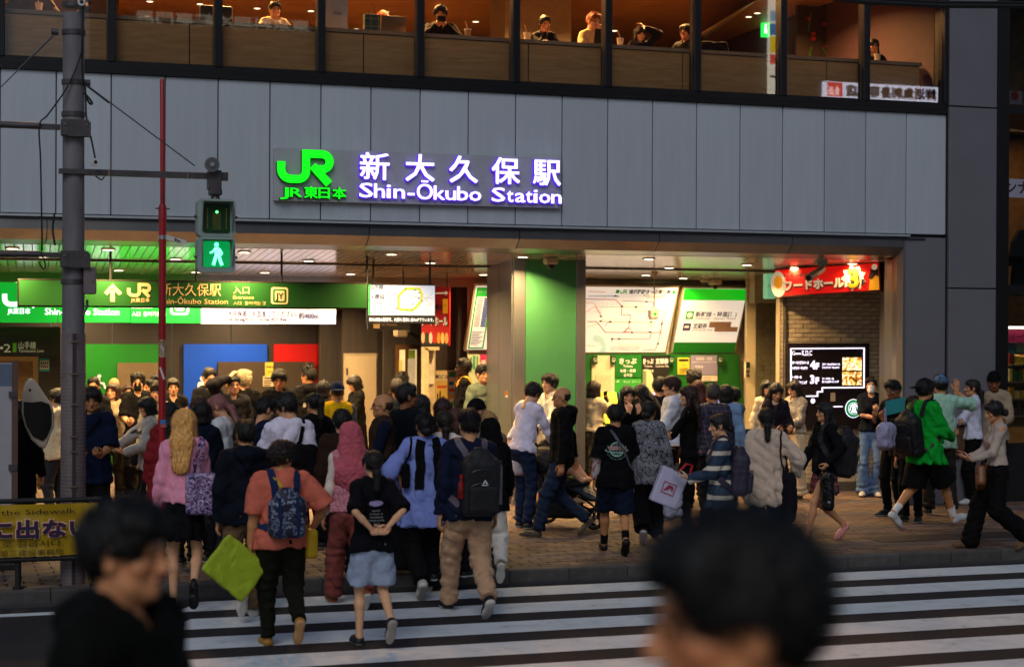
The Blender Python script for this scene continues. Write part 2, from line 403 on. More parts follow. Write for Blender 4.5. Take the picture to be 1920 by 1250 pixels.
# columns
col_m=mat((.34,.34,.33),.30,metal=.75,var=.1,scale=2,sx=(1,1,.3),bump=.04,bscale=10)
cx0,cx1,cyf=at(962,600,21.35).x,at(1098,600,21.35).x,21.35
pc=MB();pc.box(cx0+.02,cx1-.02,cyf+.02,cyf+1.1,ZP,3.32);pc.build('column_core',grey,B)
jx=[at(u,600,21.35).x for u in(962,985,1080,1098)]
green_refl=mat((.10,.36,.14),.3,metal=.35,var=.10,scale=1.4)  # green reflection on the steel, painted as the panel's base colour
for a,b,m in((jx[0],jx[1],col_m),(jx[1],jx[2],green_refl),(jx[2],jx[3],col_m)):
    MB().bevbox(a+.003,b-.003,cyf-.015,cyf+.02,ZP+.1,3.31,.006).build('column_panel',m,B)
MB().bevbox(cx0-.0,cx1,cyf-.02,cyf+.02,ZP,ZP+.095,.006).build('column_plinth',grey,B)
for a,b in((cyf+.03,cyf+.55),(cyf+.56,cyf+1.08)):
    mb=MB();mb.box(cx0-.012,cx0+.02,a,b,ZP+.1,3.30);mb.build('column_panel',col_m,B)
    mb=MB();mb.box(cx1-.02,cx1+.012,a,b,ZP+.1,3.30);mb.build('column_panel',col_m,B)
# right jamb of the opening
XJ=12.03
jm=mat((.20,.195,.20),.4,metal=.6,var=.08,scale=2)
xja,xjb,xjc=at(1681,600,20.1).x,at(1672,600,20.5).x,at(1649,600,20.98).x
mb=MB();mb.prism([(XJ,19.955),(xja,20.1),(xjb,20.5),(XJ+.6,20.5),(XJ+.6,19.99)],ZP,3.60,ex=(1,0,0),ez=(0,1,0),ey=(0,0,1));mb.build('jamb',jm,B)
mb=MB();mb.box(xjb+.03,XJ+.8,20.51,20.74,ZP,3.32);mb.build('jamb',jm,B)
mb=MB();mb.box(xjc,XJ+.9,20.75,20.98,ZP,3.32);mb.build('jamb',mat((.16,.155,.15),.4,metal=.5),B)
# wall panels right of the opening
rp=mat((.165,.16,.185),.55,metal=.15,var=.06,scale=2.2,rnd=.04)
MB().bevbox(XJ+.012,12.665,19.957,19.99,ZP,3.612,.005).build('wall_panel',rp,B)
zj1=at(1820,201,19.9).z;zj2=at(1820,541,19.9).z
for z0,z1 in((ZP,zj2),(zj2,zj1),(zj1,8.2)):
    MB().bevbox(12.685,13.40,19.90,20.2,z0+.008,z1-.008,.006).build('wall_panel',rp,B)
MB().box(12.665,13.40,19.95,20.25,ZP,8.2).build('wall_core',dark,B)

# ------------------------------------------------------------------ upper floor: frames, panes, cafe behind
ZS=5.235
MB().box(XL,12.665,19.93,20.06,ZS,ZS+.06).build('sill_frame',blk,B)
MB().box(XL,12.665,19.955,20.06,ZS+.065,ZS+.15).build('sill_frame',blk,B)
mx=[J0+PT*k for k in(-5,-3,-1,1,3,5,7,9,11,13,15,17,19)]
for x in mx:
    MB().bevbox(x-.045,x+.045,19.94,20.10,ZS+.13,8.2,.008).build('mullion',blk,B)
win_glass=glass_mat((.95,.94,.92),.85)
for a,b in zip(mx[:-1],mx[1:]):
    MB().box(a+.05,b-.05,20.02,20.028,ZS+.152,8.2).build('pane',win_glass,B)
MB().box(XL,12.665,19.92,20.10,8.2,8.6).build('head_frame',blk,B)
# cafe room (parts of the building)
wood=None
def wood_mat(c1,c2,key,sc=3.):
    if key in _M:return _M[key]
    m=bpy.data.materials.new('material');_M[key]=m;m.use_nodes=True;t=m.node_tree;b=t.nodes['Principled BSDF'];b.inputs['Roughness'].default_value=.5
    tc=t.nodes.new('ShaderNodeTexCoord');mp=t.nodes.new('ShaderNodeMapping');mp.inputs['Scale'].default_value=(1,1,9);n=t.nodes.new('ShaderNodeTexNoise')
    n.inputs['Scale'].default_value=sc;n.inputs['Detail'].default_value=8;n.inputs['Distortion'].default_value=.6
    t.links.new(tc.outputs['Object'],mp.inputs[0]);t.links.new(mp.outputs[0],n.inputs['Vector'])
    r=t.nodes.new('ShaderNodeValToRGB');e=r.color_ramp.elements;e[0].position=.3;e[0].color=(*c1,1);e[1].position=.7;e[1].color=(*c2,1)
    t.links.new(n.outputs[0],r.inputs[0]);t.links.new(r.outputs[0],b.inputs['Base Color']);return m
w_counter=wood_mat((.55,.28,.10),(.74,.42,.18),'wc')
w_ceil=wood_mat((.30,.15,.06),(.42,.22,.09),'wceil',2)
ZC=5.93  # counter top
MB().box(XL,12.66,20.1,31,ZS-.02,ZS+.04).build('cafe_floor',mat((.12,.08,.05),.4),B)
MB().poly([(XL,20.1,7.25),(17,20.1,7.25),(17,31,7.25),(XL,31,7.25)]).build('cafe_ceiling',w_ceil,B)
MB().box(XL,17,31,31.2,ZS,8.6).build('cafe_back_wall',wood_mat((.16,.075,.03),(.26,.13,.05),'wback',2.5),B)
MB().box(XL-.1,XL,20.1,31,ZS,8.6).build('cafe_end_wall',dark,B)
MB().box(12.66,12.9,20.26,31,ZS,8.6).build('cafe_end_wall',mat((.06,.03,.04),.7),B)
MB().box(7.75,8.75,23.6,24.3,ZS,7.25).build('cafe_pillar',mat((.23,.20,.15),.6),B)
mb=MB();mb.poly([at(1308,66,23.0),at(1425,-4,23.0),at(1500,-4,28),at(1500,74,28),at(1330,74,28)]);mb.build('stair_soffit',mat((.42,.36,.26),.4),B)
# counter: front boards and top
MB().box(XL,12.42,20.16,20.62,ZC-.045,ZC).build('counter_top',wood_mat((.30,.20,.13),(.40,.27,.18),'wtop'),B)
cj=[XL]+[at(u,100,20.2).x for u in(355,681,990,1279,1549)]+[12.40]
for a,b in zip(cj[:-1],cj[1:]):
    MB().bevbox(a+.006,b-.006,20.18,20.2,ZS+.05,ZC-.05,.004).build('counter_board',w_counter,B)
MB().box(XL,12.4,20.2,20.58,ZS+.05,ZC-.05).build('counter_core',dark,B)
# little recessed ceiling lamps in the cafe, each with its own light
def lamp_fix(p,r,parent,energy,col,down=True,size=.08,name='downlight',estr=6.):
    o=MB();o.tube([(p[0],p[1],p[2]+.005),(p[0],p[1],p[2]-.012)],r,16);ring=o.build(name,mat((.5,.42,.3),.3,metal=.6),parent)
    d=MB();d.poly([(p[0]+r*.8*math.cos(a*math.pi/8),p[1]+r*.8*math.sin(a*math.pi/8),p[2]-.014)for a in range(16)][::-1]);d.build('lamp_disc',mat((1,.82,.55),.5,emit=estr,var=0),ring)
    if energy:
        l=bpy.data.lights.new('lamp_light','AREA');l.shape='DISK';l.size=size;l.energy=energy;l.color=col;l.spread=R(150)
        lo=link('lamp_light',l,ring);lo.location=(p[0],p[1],p[2]-.02)
for x,y in((1.6,21.7),(3.6,21.7),(5.6,21.7),(7.4,21.7),(9.4,21.7),(11.3,21.9),(3.0,25),(6.6,26)):
    lamp_fix((x,y,7.24),.07,B,190,(1,.50,.16),estr=2.5)
for u,v in((281,2),(375,7),(275,31),(333,35),(482,15),(583,20),(463,43),(668,54),(796,64),(892,40),(925,71),(1152,57),(1404,31),(1420,24)):
    g=ground(u,v,7.24);lamp_fix((g.x,g.y,7.24),.06,B,0,(1,.6,.3),estr=2.5)
# ------------------------------------------------------------------ concourse: floor is the pavement; walls, boards, machines
wd=mat((.026,.021,.018),.5,var=.2,scale=2,sx=(1,1,.2))
wd2=mat((.05,.04,.033),.45,var=.3,scale=5,sx=(2,2,.12))
def wallbox(u0,v0,u1,v1,Y,m,name='wall_panel',th=.03,par=None,zb=None):
    a=at(u0,v0,Y);b=at(u1,v1,Y);return MB().box(a.x,b.x,Y-th,Y,zb if zb is not None else b.z,a.z).build(name,m,par or B)
YB=27.6
# rear wall of the concourse in wide dark boards
xb=[-1.0+.92*i for i in range(10)]
for a,b in zip(xb[:-1],xb[1:]):
    MB().bevbox(a+.004,b-.004,YB,YB+.04,ZP,3.1,.004).build('rear_wall_board',wd,B)
MB().poly([(-1,24.6,3.06),(8.8,24.6,3.06),(8.8,28,3.0),(-1,28,3.0)]).build('concourse_ceiling',mat((.24,.19,.13),.6),B)
green_w=mat((.004,.15,.008),.5,var=.06);blue_w=mat((.002,.06,.52),.5,var=.06);red_w=mat((.50,.002,.002),.5,var=.06)
tan_w=mat((.13,.09,.045),.6,var=.1);brown_w=mat((.05,.033,.02),.55,var=.12)
def zfloor(Y):return ZP+.002
wallbox(156,645,303,900,YB-.01,green_w,'green_wall',.05,zb=ZP)
wallbox(220,680,303,900,YB-.07,tan_w,'doorway',.03,zb=ZP)
wallbox(344,645,499,900,YB-.01,blue_w,'blue_wall',.05,zb=ZP)
wallbox(408,678,512,900,YB-.07,brown_w,'doorway',.03,zb=ZP)
wallbox(513,645,594,900,YB-.01,red_w,'red_wall',.05,zb=ZP)
wallbox(512,678,587,900,YB-.08,brown_w,'doorway',.03,zb=ZP)
wallbox(605,645,619,900,YB-.012,red_w,'red_wall',.05,zb=ZP)
wallbox(597,610,602,900,YB-.2,mat((.25,.19,.13),.3,metal=.7),'post',.03,zb=ZP)
wallbox(573,678,577,900,YB-.12,mat((.25,.19,.13),.3,metal=.7),'post',.03,zb=ZP)
fl=Flat((0,YB-.075,0))
white=mat((.8,.8,.8),.5,var=0)
def pic_person(fl,x,z,s,m,par,d=.003,wheel=False):
    fl.disc('pictogram_head',x,z+s*.86,s*.12,m,par,d)
    if wheel:fl.quads('pictogram_body',stroke2d([(x,z+s*.7),(x+.02*s,z+s*.38),(x+.3*s,z+s*.36),(x+.42*s,z)],s*.13),m,par,d)
    else:fl.quads('pictogram_body',[[(x-s*.2,z+s*.1),(x+s*.2,z+s*.1),(x+s*.24,z+s*.55),(x+s*.18,z+s*.7),(x-s*.18,z+s*.7),(x-s*.24,z+s*.55)]],m,par,d)
a=at(186,728,YB-.07);pic_person(fl,a.x,a.z,.22,white,B,wheel=True)
a=at(379,740,YB-.07);pic_person(fl,a.x,a.z-.02,.32,white,B)
# side wall closing the concourse on the left, gate and dark header with platform sign
MB().box(-.9,-.7,20.4,27.6,ZP,3.4).build('side_wall',wd,B)
wallbox(-60,612,112,668,25.0,mat((.018,.014,.011),.5,var=.2),'gate_header',.1)
gold=mat((.42,.29,.12),.3,metal=.7,var=.1)
wallbox(-60,668,72,900,25.6,mat((.30,.20,.08),.45,var=.2),'lift_front',.05,zb=ZP)
wallbox(-60,669,71,676,25.5,gold,'lift_frame',.04)
wallbox(62,676,71,900,25.5,gold,'lift_frame',.04,zb=ZP)
wallbox(72,668,112,900,25.3,wd,'wall_panel',.05,zb=ZP)
MB().box(XL,12.0,24.62,24.7,3.06,3.4).build('ceiling_edge_wall',wd,B)
# middle: dark wood walls, pale door, glazed shop front
wallbox(600,500,640,900,26.9,wd2,'wall_panel',.05,zb=ZP)
wallbox(641,500,708,900,26.5,wd2,'wall_panel',.05,zb=ZP)
wallbox(708,500,722,900,26.4,wd,'wall_panel',.05,zb=ZP)
wallbox(718,500,800,900,26.0,mat((.06,.05,.042),.4,metal=.3,var=.2,sx=(2,2,.15)),'wall_panel',.05,zb=ZP)
wallbox(793,500,856,900,25.4,wd2,'wall_panel',.05,zb=ZP)
wallbox(856,500,878,900,24.9,wd,'wall_panel',.1,zb=ZP)
dd=thing('service_door','cream painted flush door set in the dark wood wall of the concourse','door')
wallbox(644,662,708,900,26.44,mat((.42,.33,.20),.5),'door_frame',.03,dd,zb=ZP)
wallbox(648,667,704,900,26.41,mat((.55,.43,.26),.45,var=.05),'door_leaf',.02,dd,zb=ZP)
wallbox(649,690,652,702,26.385,mat((.2,.2,.2),.3,metal=.8),'hinge',.01,dd)
gd=thing('glazed_door','bronze framed glass shop door with bright interior behind the queue','door')
bronze=mat((.26,.14,.07),.25,metal=.8,var=.15)
wallbox(740,646,786,655,25.9,bronze,'door_frame',.06,gd)
for u in(740,758,780):wallbox(u,655,u+6,900,25.9,bronze,'door_frame',.06,gd,zb=ZP)
wallbox(746,655,780,900,25.86,mat((.75,.62,.35),.4,emit=.55,ecol='#ffd890'),'lit_interior',.01,gd,zb=ZP)  # flat glowing sheet in place of a lit room behind the glass
wallbox(766,656,778,690,25.84,mat((.25,.4,.06),.5,var=.4,scale=20),'poster',.005,gd)
wallbox(765,672,778,760,25.83,mat((.85,.85,.8),.5),'poster',.005,gd)
wallbox(748,675,754,700,25.83,mat((.85,.75,.2),.5),'poster',.005,gd)
cb=thing('open_locker','tall cream cabinet with its front open beside the red poster','cabinet')
wallbox(790,652,815,900,25.2,mat((.62,.50,.30),.5),'cabinet_back',.02,cb,zb=ZP)
wallbox(790,652,796,900,25.1,mat((.72,.58,.34),.4),'cabinet_side',.2,cb,zb=ZP)
wallbox(790,650,817,656,25.1,mat((.72,.58,.34),.4),'cabinet_top',.2,cb)
wallbox(801,655,814,720,25.15,mat((.8,.75,.62),.5),'door_sheet',.01,cb)

# ------------------------------------------------------------------ downlights in the slatted ceiling (all lit)
LAMPS=[(1.98,20.94),(.9,21.0),(2.39,23.8),(1.3,22.0),(2.91,22.03),(3.43,23.88),(3.59,20.97),(4.36,23.81),(4.58,21.95),(5.58,23.88),(5.40,20.9),(6.2,21.97),(7.46,23.65),(7.13,20.95),(8.85,20.93),(9.65,22.1),(9.83,23.35),(10.62,23.8),(10.54,21.51),(11.37,21.7),(11.9,21.05)]
for x,y in LAMPS:
    t=thing('downlight','x','ceiling lamp');z=ceil_z(y)-.002
    r=.085
    MB().tube([(x,y,z+.02),(x,y,z-.008)],r,18).build('trim_ring',mat((.55,.45,.3),.3,metal=.6),t)
    MB().poly([(x+r*.72*math.cos(a*math.pi/9),y+r*.72*math.sin(a*math.pi/9),z-.0105)for a in range(18)][::-1]).build('lamp_disc',mat((1,.86,.62),.5,emit=9,var=0),t)
    l=bpy.data.lights.new('lamp_light','AREA');l.shape='DISK';l.size=.12;l.energy=54 if x<11.2 else(75 if x<11.5 else 6);l.color=(1,.64,.27);l.spread=R(140)
    lo=link('lamp_light',l,t);lo.location=(x,y,z-.02)
    row='front' if y<21.6 else('middle' if y<23 else 'rear')
    side=sorted([p[0]for p in LAMPS if(('front' if p[1]<21.6 else('middle' if p[1]<23 else 'rear'))==row)]).index(x)+1
    ords=['first','second','third','fourth','fifth','sixth','seventh','eighth','ninth']
    tag(t,f'round recessed ceiling lamp, {ords[side-1]} from the left in the {row} row','ceiling lamp','round lamps in the slatted ceiling')
# deeper concourse lamps, added to light the rear hall
for x,y in((1.2,25.6),(3.4,25.8),(5.6,25.4),(2.2,26.8),(4.6,26.8)):
    lamp_fix((x,y,3.03),.08,B,60,(1,.68,.34))

# ------------------------------------------------------------------ signs
g_lit=mat((.006,.30,.04),.4,emit=.6,ecol='#0dbb33',var=0)
w_lit=mat((.5,.5,.62),.4,emit=.40,ecol='#e4e2ff',var=0)
wtxt_lit=mat((.9,.9,.95),.4,emit=1.3,ecol='#eef4ff',var=0)
navy=mat((.01,.012,.10),.6,var=0)
black=mat((.01,.01,.01),.6,var=0)
cream=mat((.62,.50,.26),.5,var=0)
def board(t,u0,v0,u1,v1,Y,th,m,name='sign_face',frame=None,fw=.02):
    a=at(u0,v0,Y);b=at(u1,v1,Y)
    if frame is not None:MB().box(a.x-fw,b.x+fw,Y+.004,Y+th,b.z-fw,a.z+fw).build('frame',frame,t);MB().box(a.x,b.x,Y-.004,Y+.004,b.z,a.z).build(name,m,t)
    else:MB().bevbox(a.x,b.x,Y,Y+th,b.z,a.z,.004).build(name,m,t)
    return Flat((a.x,Y-.005,b.z)),b.x-a.x,a.z-b.z  # lower-left flat, width, height
# 1 the station name on the cladding
t=thing('station_name_sign','lit station name sign with green logo and purple-edged white letters on the cladding','sign')
a=at(514,276,19.9);b=at(1051,391,19.9)
MB().bevbox(a.x,b.x,19.90,19.955,b.z,a.z,.006).build('back_panel',mat((.46,.47,.52),.45,metal=.3,var=.1,scale=2),t)
FS=Flat((a.x,19.898,b.z));sw=b.x-a.x;sh=a.z-b.z
g_neon=mat((.02,.75,.03),.4,emit=.8,ecol='#06ff12',var=0);w_neon=mat((.9,.88,1),.4,emit=.95,ecol='#f0e6ff',var=0)
p_side=mat((.10,.03,.35),.4,emit=.8,ecol='#4a10d8',var=0);g_side=mat((.01,.05,.015),.4,var=0)
pu=sw/537.
def sx_(u):return(u-514)*pu
jr_logo(FS,sx_(518),sh*.335,sh*.63,g_neon,t,d=.05,thick=.02);jr_logo(FS,sx_(518)-.004,sh*.335-.01,sh*.63,g_side,t,d=.0,thick=.05,name='logo_side')
def neon(body,x,z,h,w,mface,mside,bold):
    FS.text(body,x+.002,z,h,mside,t,'letter_side',d=.002,bold=0,w=w,thick=.035,fat=bold*h*.7+.0045)
    FS.text(body,x+.006,z+.004,h,mface,t,'letter',d=.04,bold=0,w=w,thick=.010,fat=bold*h*.6)
for i,ch in enumerate('JR東日本'):
    neon(ch,sx_((523,541,566,592,617)[i]),sh*.075,sh*.235,pu*(15,20,24,19,24)[i],g_neon,g_side,.02)
for ch,u in zip('新大久保駅',(667,751,833,914,994)):
    neon(ch,sx_(u),sh*.485,sh*.55,pu*53,w_neon,p_side,.022)
for ch,u,w in zip('Shin-Ōkubo',(666,693,716,729,755,772,804,826,848,871),(24,19,7,20,12,29,20,19,20,22)):
    neon(ch,sx_(u),sh*.085+.012-(u-666)*pu*.004,sh*.385,pu*w,w_neon,p_side,.018)
for ch,u,w in zip('Station',(914,943,959,980,995,1006,1030),(25,12,19,12,7,21,19)):
    neon(ch,sx_(u),sh*.085+.012-(u-666)*pu*.004,sh*.385,pu*w,w_neon,p_side,.018)
# 2 hanging entrance sign, unlit face
t=thing('entrance_sign','long dark green hanging entrance sign with arrow and beige lettering','sign')
dg=mat((.006,.062,.008),.45,var=.06,scale=1.5);bei=mat((.55,.40,.19),.5,var=0)
YS=21.2
a=at(36,525,YS);b=at(688,577,YS);z0=b.z;z1=a.z
MB().bevbox(a.x-.015,b.x+.015,YS+.01,YS+.16,z0-.02,z1+.02,.01).build('frame',mat((.02,.018,.015),.4,metal=.4),t)
MB().box(a.x,b.x,YS,YS+.012,z0,z1).build('sign_face',dg,t)
FE=Flat((0,YS-.002,0));hh=z1-z0
def ue(u):return at(u,560,YS).x
def ve(v,u=400):return at(u,v,YS).z
fx=ue(211);FE.quads('arrow',stroke2d([(ue(198),ve(553)),(fx,ve(539)),(ue(226),ve(553))],.045)+stroke2d([(fx,ve(543)),(fx,ve(567))],.05),bei,t)
jr_logo(FE,ue(238),ve(558),ve(532)-ve(558),bei,t)
FE.text('JR東日本',ue(245),ve(567),.055,bei,t,bold=.02,w=ue(281)-ue(245))
FE.text('新大久保駅',ue(300),ve(553),.165,bei,t,bold=.0,w=ue(414)-ue(300))
FE.text('Shin-Ōkubo Station',ue(300),ve(570),.093,bei,t,w=ue(427)-ue(300))
FE.text('入口',ue(437),ve(549),.10,bei,t,w=ue(467)-ue(437));FE.text('Entrance',ue(437),ve(560),.062,bei,t,w=ue(476)-ue(437))
FE.text('入口',ue(437),ve(570.5),.05,bei,t,w=ue(452)-ue(437));FE.text('들어가는 곳',ue(459),ve(570.5),.05,bei,t,w=ue(499)-ue(459))
def rrect(x0,z0,x1,z1,r):return arc(x1-r,z1-r,r,0,90,4)+arc(x0+r,z1-r,r,90,180,4)+arc(x0+r,z0+r,r,180,270,4)+arc(x1-r,z0+r,r,270,360,4)
FE.quads('emblem',[rrect(ue(508),ve(569),ue(540),ve(537),.03)],mat((.72,.62,.34),.5,var=0),t)
FE.quads('emblem',[rrect(ue(511.5),ve(566),ue(536.5),ve(540.5),.02)],mat((.012,.12,.014),.5,var=0),t,d=.006)
FE.quads('emblem',[rrect(ue(515),ve(563),ue(533),ve(543.5),.012)],mat((.60,.52,.28),.5,var=0),t,d=.009)
FE.text('JY',ue(524),ve(559),.10,black,t,d=.012,bold=.025,align='c')
for u in(119,207,368,528,688):p=at(u,520,YS+.08);MB().tube([(p.x,YS+.08,z1+.02),(p.x,YS+.08,ceil_z(YS)+.01)],.014,8).build('hanger',black,t)
# 3 lit sign band further back
t=thing('lit_station_sign','bright green backlit station sign hanging behind the dark entrance sign','sign')
YL=24.25
def lit(t,u0,v0,u1,v1,m):
    a=at(u0,v0,YL);b=at(u1,v1,YL);MB().bevbox(a.x,b.x,YL,YL+.14,b.z,a.z,.006).build('sign_face',m,t)
lit(t,-70,528,106,605,g_lit);lit(t,109,528,244,605,g_lit);lit(t,246,528,376,606,g_lit)
FL=Flat((0,YL-.003,0))
def ul(u):return at(u,590,YL).x
def vl(v):return at(300,v,YL).z
jr_logo(FL,ul(4),vl(577),vl(540)-vl(577),wtxt_lit,t)
FL.text('JR東日本',ul(14),vl(589),.085,wtxt_lit,t,bold=.025,w=ul(57)-ul(14))
FL.text('新大久保駅',ul(84),vl(568),.22,wtxt_lit,t,w=ul(224)-ul(84))
FL.text('Shin-Ōkubo Station',ul(84),vl(591),.125,wtxt_lit,t,bold=.01,w=ul(224)-ul(84))
FL.text('入口',ul(247),vl(592),.07,wtxt_lit,t,w=ul(263)-ul(247));FL.text('들어가는 곳',ul(269),vl(592),.07,wtxt_lit,t,w=ul(312)-ul(269));FL.text('Entrance',ul(247),vl(578),.08,wtxt_lit,t)
FL.quads('emblem',[rrect(ul(319),vl(590),ul(354),vl(552),.05)],wtxt_lit,t);FL.quads('emblem',[rrect(ul(323),vl(586),ul(350),vl(556),.03)],g_lit,t,d=.006)
FL.quads('emblem',[rrect(ul(328),vl(582),ul(345),vl(560),.02)],wtxt_lit,t,d=.009);FL.text('JY',ul(336),vl(577),.12,black,t,d=.012,bold=.02,align='c')
t=thing('direction_sign','white backlit street direction sign with dark blue text right of the green sign','sign')
lit(t,378.5,528,505,608,w_lit);lit(t,507,528,630,608,w_lit)
FL.text('大久保通りを直進してください。',ul(427),vl(591),.088,navy,t,fat=.0012,w=ul(556)-ul(427))
FL.text('Go straight on Okubo-dōri Ave.',ul(427),vl(600.5),.082,navy,t,fat=.001,w=ul(539)-ul(427))
FL.text('約400m',ul(560),vl(595),.10,navy,t,fat=.0015,w=ul(597)-ul(560))
# 4 platform sign left
t=thing('platform_sign','black platform sign reading Yamanote Line above the lift at the left','sign')
YP=24.88;FPn=Flat((0,YP,0))
def up_(u):return at(u,650,YP).x
def vp_(v):return at(50,v,YP).z
wt=mat((.75,.68,.52),.5,var=0,emit=.12)  # cream print given a faint glow of its own, not a lamp
wallbox(-60,630,98,667,YP+.02,mat((.014,.011,.009),.4),'sign_face',.018,t)
FPn.text('2',up_(7),vp_(660),.16,wt,t,w=up_(20)-up_(7));FPn.disc('dot',up_(3),vp_(652),.02,wt,t);FPn.rect('line_mark',up_(24),vp_(660),up_(31),vp_(643),mat((.16,.55,.05),.5,var=0),t)
FPn.text('山手線',up_(35),vp_(653),.11,wt,t,w=up_(67)-up_(35));FPn.text('Yamanote Line',up_(35),vp_(660),.055,wt,t,w=up_(82)-up_(35))
t=thing('notice_sheet','small white and teal priority pictogram notice on the dark wall at left','notice')
wallbox(74,672,93,696,25.23,mat((.02,.35,.38),.5),'sheet',.008,t);wallbox(75.5,676,91.5,692,25.22,mat((.75,.73,.62),.5),'sheet_middle',.004,t)
Fn=Flat((0,25.21,0))
for r_,vv in enumerate((681,688)):
    for k in range(4):p=at(78+k*3.7,vv,25.21);Fn.rect('figure',p.x-.008,p.z-.012,p.x+.008,p.z+.022,black,t)
# 5 monitor
t=thing('line_status_monitor','ceiling-hung monitor showing a loop line map on a pale screen','monitor')
YM=21.5;a=at(691,534,YM);b=at(815,606,YM)
MB().bevbox(a.x-.01,b.x+.01,YM+.004,YM+.09,b.z-.01,a.z+.012,.008).build('housing',black,t)
zs=at(750,591,YM).z
MB().box(a.x,b.x,YM-.002,YM+.005,zs,a.z).build('screen',mat((.35,.40,.5),.3,emit=.5,ecol='#d4e2f6',var=0),t)
FM=Flat((0,YM-.004,0))
def um(u):return at(u,560,YM).x
def vm_(v):return at(750,v,YM).z
gln=mat((.2,.6,.05),.5,emit=.35,var=0);yln=mat((.75,.38,.03),.5,emit=.5,var=0);thin=mat((.35,.38,.45),.5,emit=.1,var=0);dtx=mat((.02,.03,.09),.5,var=0)
FM.rect('screen_edge',um(691),vm_(590),um(694),vm_(534),mat((.02,.5,.05),.5,emit=.5,var=0),t,d=.002)
loop=[(747,555),(760,541),(786,541),(791,552),(790,563),(778,578),(772,581),(750,580),(747,576)]
lp=[(um(u),vm_(v))for u,v in loop]
FM.quads('route_line',stroke2d(lp,.030,True),yln,t,d=.002);FM.quads('route_line',stroke2d(lp,.016,True),gln,t,d=.004)
FM.quads('map_line',stroke2d([(um(728),vm_(552)),(um(748),vm_(552))],.004)+stroke2d([(um(748),vm_(561)),(um(765),vm_(562)),(um(775),vm_(556)),(um(812),vm_(559))],.004)+stroke2d([(um(755),vm_(543)),(um(770),vm_(556))],.004)+stroke2d([(um(775),vm_(581)),(um(797),vm_(560)),(um(812),vm_(548))],.004)+stroke2d([(um(728),vm_(534)),(um(728),vm_(590))],.004)+stroke2d([(um(694),vm_(566)),(um(728),vm_(566))],.005)+stroke2d([(um(730),vm_(586)),(um(747),vm_(580))],.003)+stroke2d([(um(797),vm_(560)),(um(806),vm_(571)),(um(811),vm_(566))],.004),thin,t,d=.002)
FM.quads('station_mark',[[(um(u)-.012,vm_(v)-.005),(um(u)+.012,vm_(v)-.005),(um(u)+.012,vm_(v)+.005),(um(u)-.012,vm_(v)+.005)]for u,v in((741,550),(747,557),(740,560),(760,542),(778,543),(786,548),(785,559),(790,563),(772,580),(762,581),(744,578),(774,570))],dtx,t,d=.006)
FM.text('山手線',um(695),vm_(542),.085,dtx,t,w=um(718)-um(695),d=.002,fat=.001);FM.text('遅延',um(702),vm_(560),.07,dtx,t,d=.002,fat=.001);FM.text('山手線',um(699),vm_(571),.04,dtx,t,d=.002)
FM.quads('warning_mark',[[(um(696),vm_(559)),(um(700),vm_(559)),(um(698),vm_(554.5))]],mat((.6,.02,.02),.5,emit=.3,var=0),t,d=.002)
FM.text('車内点検の影響で、内回り電車に遅れがでています。',um(692),vm_(602),.05,wtxt_lit,t,w=um(813)-um(692),d=.003)
for u in(700,806):p=at(u,530,YM+.05);MB().tube([(p.x,YM+.05,a.z),(p.x,YM+.05,ceil_z(YM)+.01)],.014,8).build('hanger',black,t)
t=thing('lift_direction_sign','small black lift sign with wheelchair symbol hanging behind the monitor','sign')
wallbox(688,560,767,619,23.4,mat((.02,.016,.014),.4),'sign_face',.06,t)
Fw=Flat((0,23.335,0));p=at(700,614,23.335);Fw.rect('symbol',p.x,p.z-.01,p.x+.09,p.z+.08,bei,t);p=at(716,610,23.335);Fw.text('for Wheelchair',p.x,p.z,.035,bei,t)
for u in(700,756):p=at(u,560,23.37);MB().tube([p,(p.x,23.37,3.25)],.012,8).build('hanger',black,t)

# 6 fare boards leaning forward over the ticket machines
def tilted(t,u0,u1,vt,vb,Y,lean,m,fm,ft=.03):
    """board whose lower edge is at Y and whose top leans lean metres towards the street"""
    a=at(u0,vb,Y);b=at(u1,vb,Y);zt=at((u0+u1)/2,vt,Y-lean).z
    ez=Vector((0,-lean,zt-a.z));F=Flat((a.x,Y,a.z),(1,0,0),ez);w=b.x-a.x;h=ez.length
    F.rect('frame',-ft,-ft,w+ft,h+ft,fm,t,d=-.08,thick=.074);F.rect('board',0,0,w,h,m,t,d=0,thick=.004)
    F.o=F.p(0,0,.006);return F,w,h
frame_m=mat((.36,.30,.20),.35,metal=.5,var=.1)
map_w=mat((.62,.58,.50),.4,emit=.48,ecol='#fff0dc',var=0)
t=thing('fare_map_board','backlit railway fare map leaning forward above the ticket machines','sign')
FMp,w,h=tilted(t,1062,1247,538,660,24.55,.46,map_w,frame_m)
def mu_(u,v):return((u-1062-(660-v)*.125)/185*w,(660-v)/122*h)
def mline(pts,wd_,col):FMp.quads('route_line',stroke2d([mu_(*p)for p in pts],wd_*.65),mat(col,.5,var=0,emit=.25),t,d=.002)
mg=mat((.01,.30,.03),.5,emit=.25,var=0)
p=mu_(1147,549);FMp.rect('mark',p[0],p[1],p[0]+.055,p[1]+.055,mg,t);p=mu_(1252,549);FMp.rect('mark',p[0],p[1],p[0]+.055,p[1]+.055,mg,t)
p=mu_(1155,549.5);jr_logo(FMp,p[0],p[1],.065,mg,t,d=.003)
p=mu_(1171,549);q=mu_(1249,549);FMp.text('線近距離きっぷ運賃表',p[0],p[1],.075,black,t,bold=.03,w=q[0]-p[0])
p=mu_(1198,554);q=mu_(1246,554);FMp.text('東京 円 こどもは半額です',p[0],p[1],.028,black,t,w=q[0]-p[0])
mline([(1098,546),(1128,547)],.014,'#d08030');mline([(1098,555),(1150,554),(1154,556)],.014,'#2040a0')
